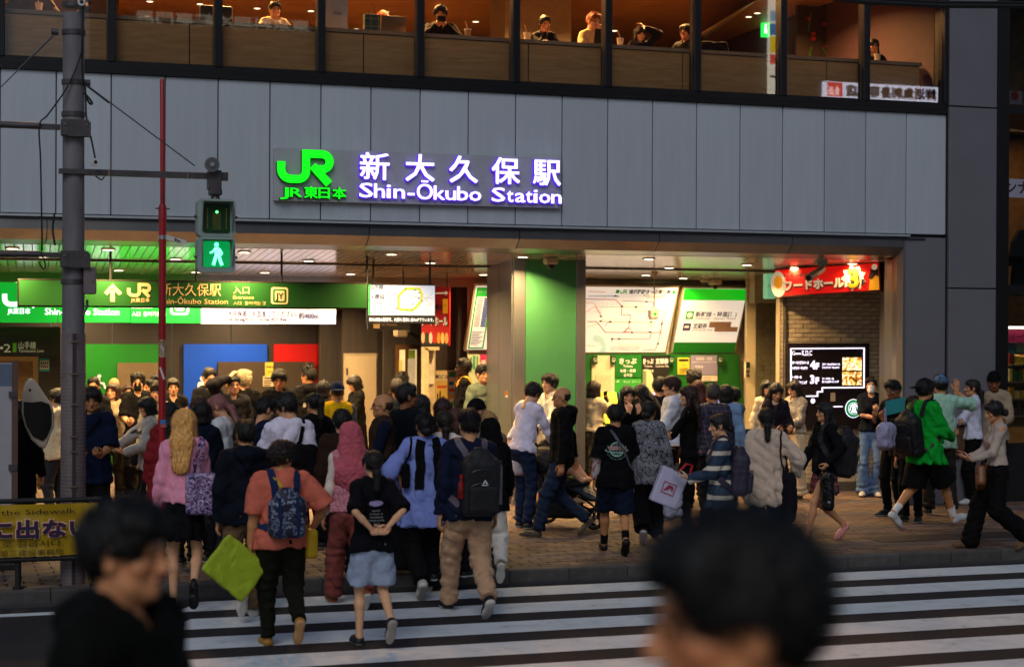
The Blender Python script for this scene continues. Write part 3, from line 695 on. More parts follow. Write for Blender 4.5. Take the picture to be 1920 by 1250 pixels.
mline([(1080,560),(1148,561),(1160,573)],.016,'#b83048');mline([(1160,563),(1217,564),(1219,570),(1217,575)],.012,'#203a90')
mline([(1112,574),(1215,575)],.010,'#30a050');mline([(1160,573),(1160,589),(1177,589),(1175,612),(1166,621),(1182,622)],.015,'#c04060')
mline([(1186,575),(1187,581),(1216,582),(1248,583)],.010,'#40a850');mline([(1085,590),(1110,574),(1122,590)],.010,'#d07030');mline([(1085,567),(1108,567),(1122,588)],.010,'#e07828')
mline([(1122,602),(1213,603),(1216,612),(1222,600)],.013,'#c8a020');mline([(1098,602),(1115,602),(1132,622),(1237,622)],.016,'#8a2838')
mline([(1165,623),(1176,613),(1182,622)],.012,'#701828');mline([(1130,610),(1140,600)],.012,'#3050a0');mline([(1145,640),(1145,634),(1216,634),(1218,620)],.014,'#303238')
mline([(1158,635),(1158,646),(1205,647)],.009,'#50b070');mline([(1205,656),(1228,655),(1232,640),(1238,600)],.012,'#503028');mline([(1238,590),(1236,612),(1237,628)],.012,'#c04050');mline([(1098,612),(1118,606)],.01,'#c8b040')
mline([(1098,647),(1115,648)],.01,'#c0b020')
FMp.quads('bay',[[mu_(*q)for q in((1110,628),(1118,627),(1127,632),(1134,644),(1136,658),(1122,658),(1128,650),(1122,641),(1110,636))]],mat((.45,.68,.62),.5,emit=.3,var=0),t)
rs_=random.Random(3);tick=[]
for(u0,u1,v,n)in((1112,1180,571,14),(1188,1212,571,6),(1240,1256,571,4),(1125,1172,599,12),(1180,1212,599,8),(1135,1175,617,9),(1185,1215,617,9),(1160,1215,631,7),(1185,1205,644,5),(1100,1120,585,6),(1155,1172,587,4),(1188,1212,586,6),(1205,1225,652,5),(1112,1150,558,6)):
    for i in range(n):
        u=u0+(u1-u0)*i/(n-1);k=rs_.uniform(2.5,5);p=mu_(u,v);q=mu_(u+.9,v-k);tick.append([p,(q[0],p[1]),q,(p[0]+(q[0]-p[0])*.2,q[1])])
FMp.quads('station_text',tick,mat((.08,.08,.09),.6,var=0),t,d=.004)
FMp.quads('station_mark',[[(p[0]-.018,p[1]-.012),(p[0]+.018,p[1]-.012),(p[0]+.018,p[1]+.012),(p[0]-.018,p[1]+.012)]for p in(mu_(*q)for q in((1160,573),(1122,592),(1186,574),(1147,554),(1176,602),(1122,601),(1216,602),(1182,622),(1215,621),(1237,605),(1158,634),(1145,634),(1232,643),(1140,602),(1205,564)))],black,t,d=.005)
rp_=mat((.75,.25,.2),.5,emit=.1,var=0)
for(u0,v0,u1,v1)in((1205,557.5,1249,554),(1144,655,1197,650)):
    a_,b_=mu_(u0,v0),mu_(u1,v1);FMp.quads('note_box',stroke2d([a_,(b_[0],a_[1]),b_,(a_[0],b_[1])],.006,True),rp_,t)
    FMp.text('きっぷの運賃は大人と小児',a_[0]+.02,a_[1]+.012,(b_[1]-a_[1])*.6,rp_,t,w=(b_[0]-a_[0])*.9)
t=thing('ticket_type_board','backlit white and green ticket board leaning forward right of the fare map','sign')
FT,w,h=tilted(t,1260,1376,541,660,24.55,.46,map_w,frame_m)
gb=mat((.008,.42,.015),.4,emit=.5,ecol='#12c61c',var=0);gd_=mat((.006,.17,.012),.4,emit=.15,var=0)
FT.rect('band',0,h*.825,w,h,gb,t);FT.rect('band',0,0,w,h*.16,gd_,t)
FT.rect('emblem',w*.10,h*.53,w*.22,h*.65,mat((.01,.3,.05),.5,emit=.2,var=0),t);FT.disc('emblem',w*.16,h*.59,w*.045,white,t,d=.006)
FT.rect('emblem',w*.09,h*.35,w*.21,h*.46,mat((.05,.02,.16),.5,var=0),t);FT.rect('emblem',w*.115,h*.385,w*.185,h*.43,white,t,d=.006)
FT.text('新幹線・特急(    )',w*.25,h*.575,h*.085,black,t,bold=.015,w=w*.66);FT.text('Shinkansen・Express Tickets',w*.25,h*.525,h*.05,mat((.25,.22,.2),.5,var=0),t,w=w*.66,shear=.2)
FT.text('指定席',w*.73,h*.62,h*.035,black,t);FT.text('自由席',w*.73,h*.575,h*.035,black,t)
FT.text('定期券',w*.25,h*.39,h*.085,black,t,bold=.015,w=w*.22);FT.text('Commuter Pass',w*.25,h*.345,h*.05,mat((.25,.22,.2),.5,var=0),t,w=w*.32,shear=.2)
FT.rect('cover_tape',w*.50,h*.40,w*.85,h*.49,mat((.36,.22,.16),.6),t,d=.008);FT.rect('cover_tape',w*.60,h*.335,w*.97,h*.41,mat((.38,.24,.18),.6),t,d=.01)
t=thing('fare_list_board','white leaning fare list with green border partly hidden by the steel column','sign')
FF,w,h=tilted(t,875,948,536,655,24.55,.46,map_w,frame_m)
FF.quads('list_border',stroke2d([(w*.04,h*.03),(w*.40,h*.03),(w*.40,h*.97),(w*.04,h*.97)],.022,True),mg,t)
FF.rect('list_head',w*.05,h*.84,w*.39,h*.96,mg,t)
FF.text('ICカード運賃',w*.08,h*.9,h*.04,white,t,d=.008,w=w*.28)
for k in range(14):FF.rect('list_row',w*.08,h*(.80-k*.033),w*.22,h*(.815-k*.033),mat((.5,.2,.2),.5,var=0),t);FF.rect('list_row',w*.25,h*(.795-k*.033),w*.375,h*(.82-k*.033),mat((.015,.04,.28),.5,var=0),t)
for k in range(9):FF.rect('note_line',w*.07,h*(.28-k*.025),w*(.36-.05*(k%3)),h*(.29-k*.025),mat((.15,.14,.13),.5,var=0),t)
FF.quads('route_line',stroke2d([(w*.6,h*.95),(w*.57,h*.75),(w*.7,h*.73)],.012)+stroke2d([(w*.48,h*.64),(w*.9,h*.65)],.012)+stroke2d([(w*.48,h*.2),(w*.9,h*.2)],.012),mat((.6,.1,.12),.5,var=0),t)
FF.quads('route_line',stroke2d([(w*.75,h*.48),(w*.52,h*.47),(w*.5,h*.33),(w*.75,h*.32)],.014),mat((.1,.4,.3),.5,var=0),t)
# wall above and between the boards, wall below with machines
wallm=mat((.42,.36,.26),.5,var=.06)
MB().box(at(879,600,24.62).x,12.3,24.62,24.7,ZP,3.3).build('ticket_wall',wallm,B)
MB().box(cx1+.1,11.9,24.40,24.46,2.985,3.13).build('board_header',frame_m,B)
gm=mat((.006,.105,.012),.45,var=.07)
YT=24.50
def uT(u):return at(u,700,YT).x
def vT(v):return at(1230,v,YT).z
t=thing('ticket_machine_front','long green ticket machine front with numbered bays and multilingual signs','ticket machine')
MB().box(uT(1040),uT(1385),YT,YT+.11,ZP,vT(664)).build('front_panel',gm,t)
mb=MB();mb.prism([(uT(1385),vT(664)),(uT(1385),ZP),(uT(1420),ZP),(uT(1392),vT(740))],YT+.01,YT+.1,ex=(1,0,0),ez=(0,0,1),ey=(0,1,0));mb.build('side_panel',gm,t)
FTm=Flat((0,YT-.004,0))
def trect(u0,v0,u1,v1,m,name='panel',th=.02,d=.0):return FTm.rect(name,uT(u0),vT(v1),uT(u1),vT(v0),m,t,d=d,thick=th)
cw=mat((.60,.52,.36),.5,var=.05)
trect(1109,666,1151,790,cw,'bay_panel');trect(1116,702,1144,740,mat((.52,.45,.30),.5),'service_hatch',.01,.021)
for u,n in((1113,'3'),(1147,'4'),(1256,'5'),(1347,'6')):
    trect(u-4,666,u+4,682,mat((.01,.05,.014),.4),'number_plate',.05,.02);FTm.disc('number_ring',uT(u),vT(674),.030,wt,t,d=.072);FTm.disc('number_ring',uT(u),vT(674),.025,mat((.01,.05,.014),.4),t,d=.074);FTm.text(n,uT(u),vT(677),.04,wt,t,d=.076,align='c',bold=.02)
trect(1151,666,1202,707,mat((.006,.13,.014),.45,var=0),'sign_panel',.02,.0)
FTm.text('きっぷ',uT(1176),vT(681),.098,white,t,d=.024,align='c',bold=.02);FTm.text('Tickets',uT(1176),vT(688),.052,white,t,d=.024,align='c',bold=.01)
FTm.text('车票・車票',uT(1176),vT(697),.052,white,t,d=.024,align='c',bold=.015);FTm.text('승차권',uT(1176),vT(705),.052,white,t,d=.024,align='c',bold=.015)
trect(1203,666,1253,707,mat((.012,.012,.011),.45,var=0),'sign_panel',.02,.0)
FTm.text('きっぷ',uT(1214),vT(681),.09,white,t,d=.024,align='c',bold=.02,w=uT(1224)-uT(1204.5));FTm.text('定期券',uT(1240),vT(681),.09,white,t,d=.024,align='c',bold=.02,w=uT(1252)-uT(1228))
FTm.text('Tickets',uT(1214),vT(688),.045,white,t,d=.024,align='c');FTm.text('Commuter Pass',uT(1240),vT(688),.045,white,t,d=.024,align='c',w=uT(1252)-uT(1228));FTm.text('车票 車票',uT(1214),vT(697),.042,white,t,d=.024,align='c');FTm.text('승차권',uT(1214),vT(705),.042,white,t,d=.024,align='c')
trect(1151,709,1202,735,mat((.03,.28,.03),.4,emit=.15,var=0),'sign_panel',.02,.0);FTm.text('きっぷ・チャージ',uT(1168),vT(717),.045,white,t,d=.024,w=uT(1200)-uT(1168));jr_logo(FTm,uT(1154),vT(716),.03,white,t,d=.024)
trect(1203,709,1253,735,mat((.015,.015,.014),.4),'sign_panel',.02,.0);FTm.text('定期券',uT(1206),vT(717),.04,white,t,d=.024);FTm.text('きっぷ',uT(1206),vT(727),.04,white,t,d=.024)
trect(1270,670,1292,702,mat((.62,.52,.05),.5),'poster',.01,.0);trect(1272,673,1290,677,black,'poster_line',.002,.011);FTm.text('×××',uT(1281),vT(687),.05,black,t,d=.013,align='c');
for k in range(4):trect(1273,690+k*3,1289-k*2,691+k*3,black,'poster_line',.002,.011)
trect(1294,666,1344,703,mat((.24,.22,.36),.5,var=0),'sign_panel',.02,.0);FTm.text('新幹線・特急',uT(1304),vT(675),.055,white,t,d=.024,w=uT(1334)-uT(1304));FTm.text('Shinkansen & Limited Express Tickets',uT(1296),vT(679.5),.024,white,t,d=.024,w=uT(1342)-uT(1296));FTm.text('定期券',uT(1301),vT(690),.05,white,t,d=.024);FTm.text('Commuter Pass',uT(1297),vT(696),.024,white,t,d=.024)
trect(1310,704,1344,715,mat((.6,.55,.45),.5),'price_label',.02,.0);FTm.text('210 210 210',uT(1318),vT(709),.025,black,t,d=.024);FTm.text('420 420 420',uT(1318),vT(714),.025,black,t,d=.024)
# lit screens of the machines
scr=mat((.9,.8,.05),.4,emit=1.5,ecol='#ffe020',var=.2)
for u0,u1,m in((1126,1153,scr),(1159,1190,mat((.4,.7,.9),.4,emit=.7,ecol='#80b0ff',var=0)),(1212,1238,mat((.5,.5,1),.4,emit=.9,ecol='#8080ff',var=0)),(1310,1342,mat((.2,.2,.8),.4,emit=1.0,ecol='#4040ff',var=0))):
    a_,b_=uT(u0),uT(u1);F2=Flat((a_,YT-.22,vT(790)),(1,0,0),(0,.18,vT(735)-vT(790)));hl=Vector((0,.18,vT(735)-vT(790))).length
    F2.rect('touch_screen',0,0,b_-a_,hl,m,t,d=0,thick=.01)
    if m is scr:
        for k in range(5):F2.rect('screen_line',.03,hl*(.15+k*.15),(b_-a_)*(.85-.1*(k%2)),hl*(.19+k*.15),mat((.35,.25,.02),.5,var=0),t,d=.012)
MB().box(uT(1100),uT(1385),YT-.25,YT,ZP,vT(795)).build('machine_body',cw,t)
MB().prism([(uT(1203.5),vT(740)),(uT(1203.5),vT(694)),(uT(1208),vT(692)),(uT(1214),vT(700)),(uT(1217),vT(712)),(uT(1217),vT(740))],YT-.18,YT-.0,ex=(1,0,0),ez=(0,0,1),ey=(0,1,0)).build('privacy_screen',mat((.55,.55,.32),.4),t)
# cream return wall, brick walls, conduit on the right
def vquad(pa,pb,z0,z1,m,name):mb=MB();mb.poly([(pa[0],pa[1],z0),(pb[0],pb[1],z0),(pb[0],pb[1],z1),(pa[0],pa[1],z1)]);return mb.build(name,m,B)
MB().prism([(at(1396,600,24.6).x,24.62),(at(1400,600,23.5).x,23.5),(at(1417,600,23.4).x,23.4),(at(1417,600,24.2).x+.5,24.62)],ZP,3.2,ex=(1,0,0),ez=(0,1,0),ey=(0,0,1)).build('return_wall',mat((.32,.26,.15),.5,var=.06),B)
t=thing('wall_switch_panel','small dark and cream switch panel on the cream return wall','switch')
p=at(1399,693,23.45);MB().box(p.x-.03,p.x+.04,23.40,23.45,p.z-.12,p.z+.12).build('plate',mat((.5,.45,.3),.5),t);MB().box(p.x-.025,p.x+.035,23.39,23.40,p.z+.03,p.z+.11).build('display',mat((.03,.06,.04),.4),t)
for k in range(2):
    for j in range(2):MB().box(p.x-.018+j*.026,p.x-.002+j*.026,23.39,23.40,p.z-.1+k*.055,p.z-.06+k*.055).build('button',black,t)
def brick_wall(name,x0,x1,Y,z0,z1,limit):
    w=tag(MB().box(x0,x1,Y+.012,Y+.1,z0,z1).build(name,mat((.20,.15,.10),.9),B))
    bm_=mat((.52,.42,.29)if limit else(.17,.15,.085),.75,var=.3,scale=10,bump=.35,rnd=.10);me=None;n=0;z=z0;row=0;rest=MB()  # recess brick: dim greenish light put into a darker olive base
    while z<z1-.02:
        x=x0-(.12 if row%2 else 0)
        while x<x1-.01:
            a_=max(x,x0)+.005;b_=min(x+.24,x1)-.005
            if limit and b_-a_>.225 and z>1.0 and n<300:
                if me is None:q=MB().bevbox(0,.23,0,.02,0,.054,.004).build('brick',bm_,w);me=q.data
                else:q=link('brick',me,w)
                q.location=(a_,Y+random.uniform(-.008,.001),z+.004);n+=1
            elif b_-a_>.03:rest.box(a_,b_,Y+random.uniform(-.008,.003),Y+.013,z+.004,z+.058)
            x+=.24
        z+=.062;row+=1
    if rest.f:tag(rest.build('brick',bm_,w),kind='stuff')
    return w
YK=22.0
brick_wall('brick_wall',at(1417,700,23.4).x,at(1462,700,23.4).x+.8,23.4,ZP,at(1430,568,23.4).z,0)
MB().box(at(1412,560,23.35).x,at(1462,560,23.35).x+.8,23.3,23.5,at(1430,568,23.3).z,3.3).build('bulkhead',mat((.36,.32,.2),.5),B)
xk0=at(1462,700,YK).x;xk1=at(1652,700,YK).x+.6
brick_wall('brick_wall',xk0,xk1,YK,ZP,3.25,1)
MB().box(xk0-.012,xk0-.001,YK-.01,YK+.1,ZP,3.25).build('wall_edge',mat((.4,.32,.2),.5),B)
MB().box(at(1520,900,YK).x-1,xk1,YK-.06,YK,ZP,ZP+.12).build('skirting',mat((.10,.08,.06),.6),B)
for u in(1469,1472.5):p=at(u,700,YK-.03);MB().tube([(p.x,YK-.03,ZP),(p.x,YK-.03,3.1)],.009,8).build('conduit',mat((.12,.10,.08),.4,metal=.5),B)
# directory board with neon lines
t=thing('directory_board','black floor directory board with white neon outline on the brick wall','sign')
YD=YK-.06
a=at(1477,643,YD);b=at(1630,803,YD)
MB().bevbox(a.x,b.x,YD,YD+.055,b.z,a.z,.006).build('board',mat((.018,.013,.014),.25,var=.1),t)
FD=Flat((0,YD-.003,0))
def uD(u):return at(u,720,YD).x
def vD(v):return at(1550,v,YD).z
neonw=mat((.95,.92,1),.4,emit=1.3,ecol='#f2e4ff',var=0)
FD.quads('neon_line',stroke2d([(uD(1500),vD(742)),(uD(1532),vD(742)),(uD(1532),vD(734)),(uD(1541),vD(734)),(uD(1541),vD(726.5)),(uD(1619),vD(726.5)),(uD(1619),vD(652.5)),(uD(1482),vD(653.5)),(uD(1482),vD(722))],.016),neonw,t,d=.006,thick=.01)
FD.quads('neon_line',stroke2d([(uD(1555),vD(762)),(uD(1579),vD(762))],.014),neonw,t,d=.006,thick=.01)
FD.text('K,D,C',uD(1503),vD(666),.10,neonw,t,bold=.01,w=uD(1522)-uD(1503));FD.text('C',uD(1484),vD(665),.075,neonw,t,bold=.01);FD.text('nnnn',uD(1489),vD(664),.04,neonw,t,bold=.05,w=uD(1501)-uD(1489))
[FD.text(a_,uD(u_),vD(v_),h_,neonw,t,fat=.005)for a_,u_,v_,h_ in(('4',1519,691,.16),('F',1529.5,691.5,.12),('3',1519,718,.16),('F',1529.5,718.5,.12))]
for(s_,u,v,w_)in(('コワーキングスペース',1482.5,682,33),('ファクトリーキッチン',1482.5,692,31),('フードホール',1482.5,709,20),('カフェ&ダイニング',1482.5,719,30),('コワーキングスペース',1541,684.5,33),('ファクトリーキッチン',1541,690.5,32),('フードホール',1541,711.5,22),('カフェ&ダイニング',1541,717,31)):
    FD.text(s_,uD(u),vD(v),.05 if u<1500 else .035,neonw,t,fat=.0012,w=uD(u+w_)-uD(u))
ph=pmat('photo',blotch([(0,'#201008'),(.38,'#b06818'),(.47,'#ffd070'),(.55,'#fff4d8'),(.62,'#c87820'),(.7,'#40606a')],11,5,1.2),bump=0)
_b=ph.node_tree.nodes['Principled BSDF'];ph.node_tree.links.new(_b.inputs['Base Color'].links[0].from_socket,_b.inputs['Emission Color']);_b.inputs['Emission Strength'].default_value=1.0
FD.rect('photo',uD(1579),vD(694.5),uD(1615),vD(670),ph,t);FD.rect('photo',uD(1579),vD(722),uD(1615),vD(697),ph,t)
FD.rect('small_notice',uD(1557),vD(752),uD(1566),vD(736),mat((.5,.4,.25),.5,var=.5,scale=60),t)
FD.disc('lit_disc',uD(1524),vD(751),.035,neonw,t)
cxs,czs,rr=uD(1600),vD(766),.125
gs=mat((.006,.22,.08),.4,emit=.45,ecol='#0a9848',var=0)
FD.disc('round_emblem',cxs,czs,rr+.008,neonw,t,d=.006,n=36);FD.disc('round_emblem',cxs,czs,rr,gs,t,d=.009,n=36);FD.disc('round_emblem',cxs,czs,rr*.70,neonw,t,d=.012,n=36);FD.disc('round_emblem',cxs,czs,rr*.66,gs,t,d=.015,n=36)
FD.quads('emblem_figure',[[(cxs-.02,czs+.04),(cxs+.02,czs+.04),(cxs+.026,czs-.02),(cxs+.05,czs-.06),(cxs-.05,czs-.06),(cxs-.026,czs-.02)]]+stroke2d([(cxs-.065,czs-.03),(cxs-.05,czs+.03),(cxs-.02,czs+.06),(cxs+.02,czs+.06),(cxs+.05,czs+.03),(cxs+.065,czs-.03)],.016),neonw,t,d=.018)
# food hall banner box under the ceiling, set at an angle
t=thing('food_hall_banner','red backlit food hall banner with white lettering and yellow number three','sign')
A=at(1456,555,21.85);Bq=at(1649,543,20.85);Tq=at(1649,493,20.85)
ex=(Bq-A);lenb=ex.length;zt=Tq.z-Bq.z
FB=Flat(A,ex,Vector((0,0,1))-ex.normalized()*ex.normalized().z);red_l=mat((.55,.008,.006),.4,emit=.4,ecol='#e81008',var=.25,scale=2)
FB.rect('box',-.02,-.02,lenb+.02,zt+.02,mat((.12,.02,.015),.5),t,d=-.16,thick=.157);FB.rect('face',0,0,lenb,zt,red_l,t,d=0)
fw=mat((.85,.75,.55),.5,emit=.22,ecol='#ffe8c0',var=0);fo=mat((.8,.42,.02),.5,emit=.3,ecol='#f09010',var=0)
FB.text('新大久保駅の',lenb*.08,zt*.66,zt*.20,black,t,bold=.03,w=lenb*.23)
FB.text('フードホール',lenb*.085,zt*.17,zt*.42,black,t,w=lenb*.58,d=.004,fat=.016);FB.text('フードホール',lenb*.085,zt*.21,zt*.42,fw,t,w=lenb*.575,d=.008,fat=.008)
star=[(lenb*.76+(.5 if i%2 else .36)*zt*math.cos(i*math.pi/9),zt*.5+(.5 if i%2 else .36)*zt*math.sin(i*math.pi/9))for i in range(18)]
mb=MB()
for i in range(18):mb.poly([FB.p(lenb*.76,zt*.5,.004),FB.p(*star[i],.004),FB.p(*star[(i+1)%18],.004)])
mb.build('burst',fw,t)
FB.text('3',lenb*.76,zt*.16,zt*.95,black,t,fat=.025,align='c',d=.008);FB.text('3',lenb*.76,zt*.16,zt*.95,fo,t,fat=.011,align='c',d=.015)
FB.text('F',lenb*.84,zt*.2,zt*.3,black,t,fat=.008,d=.012);FB.text('プチ',lenb*.055,zt*.5,zt*.12,fw,t,d=.006)
FB.disc('egg',lenb*.025,zt*.45,zt*.3,fw,t,d=.005,ry=zt*.5);FB.disc('egg',lenb*.025,zt*.52,zt*.17,fo,t,d=.008,ry=zt*.25)
FB.quads('cake',[[(lenb*.9,0),(lenb,0),(lenb,zt*.75),(lenb*.92,zt*.5)]],fo,t,d=.005);FB.quads('cake',[[(lenb*.9,zt*.45),(lenb*.93,zt*.4),(lenb*.97,zt*.55),(lenb,zt*.5),(lenb,zt*.85),(lenb*.93,zt*.8)]],mat((.06,.02,.01),.5),t,d=.008);FB.disc('cream',lenb*.965,zt*.86,zt*.11,fw,t,d=.011)
t=thing('green_blade_sign','pale green lit blade sign tucked left of the red food hall banner','sign')
p=at(1445,536,22.4);MB().bevbox(p.x-.07,p.x+.06,22.36,22.5,at(1445,560,22.4).z,at(1445,513,22.4).z,.01).build('box',mat((.3,.55,.35),.5,emit=.35,ecol='#7fd8a0',var=.1),t)
Fg=Flat((0,22.355,0));Fg.text('入口',p.x-.01,p.z-.02,.07,mat((.01,.15,.06),.5,var=0),t,align='c')
# red hanging poster in the middle
t=thing('food_hall_poster','red hanging food hall poster with white katakana behind the monitor','poster')
A=at(790,655,24.6);Bq=at(842,648,23.7);zt=at(842,538,23.7).z-Bq.z;ex=Bq-A;ex.z=0;lenb=ex.length
FR=Flat((A.x,A.y,Bq.z),ex);FR.rect('sheet',0,0,lenb,zt,mat((.62,.012,.010),.5,var=.1),t,d=-.02,thick=.02)
FR.text('フードホール',lenb*.03,zt*.34,zt*.18,black,t,fat=.012,w=lenb*.94);FR.text('フードホール',lenb*.03,zt*.35,zt*.18,fw,t,fat=.005,w=lenb*.93,d=.009)
FR.text('駅の',lenb*.5,zt*.62,zt*.10,black,t,bold=.03,w=lenb*.28);FR.rect('label',lenb*.78,zt*.55,lenb*.96,zt*.80,fo,t);FR.text('プチ',lenb*.8,zt*.66,zt*.06,black,t)
FR.quads('arrow',stroke2d([(lenb*.4,zt*.9),(lenb*.93,zt*.9)],.02)+stroke2d([(lenb*.86,zt*.93),(lenb*.95,zt*.9),(lenb*.86,zt*.87)],.018),fw,t)
FR.rect('food_strip',0,0,lenb,zt*.05,black,t)
for k,c in enumerate(('#e8d0a0','#184020','#e8e0d0','#c83020','#d8a020','#e8c880','#e0b060')):FR.disc('food',lenb*(.07+k*.143),zt*.13,lenb*.065,mat(c,.5,var=.1),t,d=.004+.0005*k,ry=zt*.10)
p=at(842,538,23.7);MB().tube([FR.p(lenb*.1,zt,-.01),FR.p(lenb*.1,zt+.25,-.01)],.008,6).build('hanger',black,t);MB().tube([FR.p(lenb*.9,zt,-.01),FR.p(lenb*.9,zt+.25,-.01)],.008,6).build('hanger',black,t)
# small posters and notices on the walls
def poster(label,u0,v0,u1,v1,Y,m,lines=(),txt=None,name='wall_poster',ink=None):
    t=thing(name,label,'poster');a=at(u0,v0,Y);b=at(u1,v1,Y);MB().box(a.x,b.x,Y-.006,Y,b.z,a.z).build('sheet',m,t);F=Flat((a.x,Y-.007,b.z));w,h=b.x-a.x,a.z-b.z
    for(x0,z0,x1,z1,c)in lines:F.rect('print',w*x0,h*z0,w*x1,h*z1,mat(c,.5,var=0),t)
    if txt:
        for(s_,x,z,hh,c,bold)in txt:F.text(s_,w*x,h*z,h*hh,mat(c,.5,var=0),t,bold=bold,align='c',d=.006)
    return t
poster('yellow vertical notice with black and red writing on the brown wall',497,679,516,705,27.5,mat((.62,.50,.06),.5),txt=[('お客様',.75,.6,.16,'#101010',.02),('案内',.3,.6,.16,'#101010',.02),('様の',.5,.25,.16,'#a01010',.02)])
poster('cream printed notice below the yellow one beside the doorway',493,705,513,724,27.5,mat((.60,.48,.28),.5),[(.1,.75,.9,.85,'#201810'),(.1,.5,.9,.58,'#403020'),(.1,.3,.8,.38,'#403020'),(.1,.1,.7,.18,'#403020')])
poster('yellow event poster with black skyline print on the dark wall',817,694,839,790,25.30,mat((.62,.42,.10),.5),[(.05,.8,.95,.98,'#d8c8a0'),(.1,.66,.9,.7,'#c84030'),(.1,.35,.2,.55,'#282018'),(.3,.3,.42,.6,'#282018'),(.55,.35,.7,.5,'#282018'),(.05,.2,.9,.24,'#d8c8a0')],txt=[('駅ビル',.5,.84,.09,'#201810',.02)])
poster('narrow multicoloured price poster right of the yellow event poster',841,694,854,800,25.30,mat((.62,.55,.45),.5),[(.05,.88,.95,.98,'#308040'),(.05,.74,.95,.8,'#3060a0'),(.05,.62,.95,.68,'#c04030'),(.05,.5,.95,.56,'#c89030'),(.05,.38,.95,.44,'#308040'),(.05,.24,.95,.32,'#c04030')])
poster('tall narrow red banner covered in small print beside the cream door',718,652,729,790,26.2,pmat('redprint',blotch([(0,'#a01408'),(.45,'#d8a890'),(.52,'#a01408'),(.6,'#401008'),(.66,'#b02010')],24,4),bump=0))
poster('red sticker strip on the red wall edge',620,650,624,720,27.0,pmat('redprint2',blotch([(0,'#801008'),(.48,'#c8a890'),(.55,'#801008')],30,3),bump=0))
poster('pale green leaflet on the wall left of the pink panel',877,664,900,720,24.5,mat((.42,.48,.30),.5),[(.4,.5,.6,.95,'#308868'),(.7,.3,.8,.95,'#386850'),(.2,.4,.3,.9,'#405040')])
poster('magenta panel with white katakana behind the young man in green',900,664,930,760,24.5,mat((.40,.02,.10),.5),[(.0,.48,1,.5,'#601028')],txt=[('チャ',.4,.78,.14,'#f0e8e0',.02)])
poster('small red poster behind the man in the black jersey',856,708,866,728,24.75,mat((.5,.03,.02),.5),[(.2,.2,.8,.3,'#e0c8a0'),(.2,.5,.8,.7,'#e0c8a0')])
poster('small framed notice on the steel column side',946,733,953,746,21.3,mat((.3,.2,.1),.5),[(.15,.1,.85,.45,'#e0d8c8'),(.15,.55,.85,.9,'#c87020')])
# cameras, clock drop and detectors
def dome_cam(label,u,v,Y,s=1.):
    t=thing('security_camera',label,'camera');p=at(u,v,Y);zc=ceil_z(Y)
    MB().bevbox(p.x-.085*s,p.x+.085*s,Y-.07*s,Y+.07*s,zc-.09*s,zc+.0,.02*s).build('housing',mat((.5,.42,.28),.5),t)
    mb=MB();mb.tube([(p.x,Y,zc-.09*s),(p.x,Y,zc-.12*s),(p.x,Y,zc-.145*s),(p.x,Y,zc-.155*s)],.05*s,12,rs=[.055*s,.05*s,.03*s,.008*s]);smooth_by_angle(mb.build('dome',mat((.01,.01,.012),.1),t))
dome_cam('dome camera on the ceiling in front of the green column',1033,495,21.0)
dome_cam('dome camera on the ceiling above the white ticket board',1341,520,23.9)
dome_cam('small dome detector left of the ceiling camera over the ticket board',1321,522,23.9,.6)
t=thing('bullet_camera','grey bullet camera hanging in front of the red banner','camera');p=at(1541,505,20.8);q=at(1522,517,20.5)
MB().tube([(p.x,p.y,p.z+.1),p],.02,8).build('bracket',mat((.4,.38,.3),.4),t);MB().box(p.x-.09,p.x+.06,20.75,20.85,p.z+.06,p.z+.12).build('mount',mat((.45,.5,.42),.5),t)
MB().tube([p+Vector((.06,.1,.03)),p,q,q+(q-p)*.3],.05,12).build('body',mat((.25,.24,.2),.35,metal=.4),t);MB().tube([q+(q-p)*.3,q+(q-p)*.32],.035,12).build('lens',mat((.02,.02,.02),.1),t)
t=thing('wall_camera','cream wall camera on a bracket above the glazed door','camera');p=at(752,624,25.7);MB().bevbox(p.x-.11,p.x+.07,25.55,25.75,p.z-.06,p.z+.06,.02).build('housing',mat((.55,.46,.3),.4),t);MB().tube([(p.x+.07,25.7,p.z),(p.x+.16,25.8,p.z+.02),(p.x+.16,26,p.z+.02)],.02,8).build('bracket',mat((.4,.35,.25),.4),t)
t=thing('pendant_exit_sign','small exit sign box hanging on a thin rod in front of the fare map','sign');p=at(1227,519,22.9);z2=at(1227,577,22.9).z
MB().tube([(p.x,22.9,z2),(p.x,22.9,p.z)],.01,8).build('rod',mat((.4,.32,.2),.4),t);MB().tube([(p.x,22.9,p.z),(p.x,22.9,ceil_z(22.9))],.05,12,rs=[.015,.06]).build('cup',mat((.5,.42,.28),.5),t)
zb=at(1227,599,22.9).z;MB().bevbox(p.x-.07,p.x+.05,22.83,22.97,zb,z2,.03).build('box',mat((.6,.5,.4),.4,emit=.2),t);Flat((0,22.826,0)).quads('arrow',stroke2d([(p.x-.05,zb+.08),(p.x,zb+.08)],.015)+stroke2d([(p.x-.03,zb+.11),(p.x,zb+.08),(p.x-.03,zb+.05)],.015),mat((.02,.35,.08),.5,emit=.2),t)
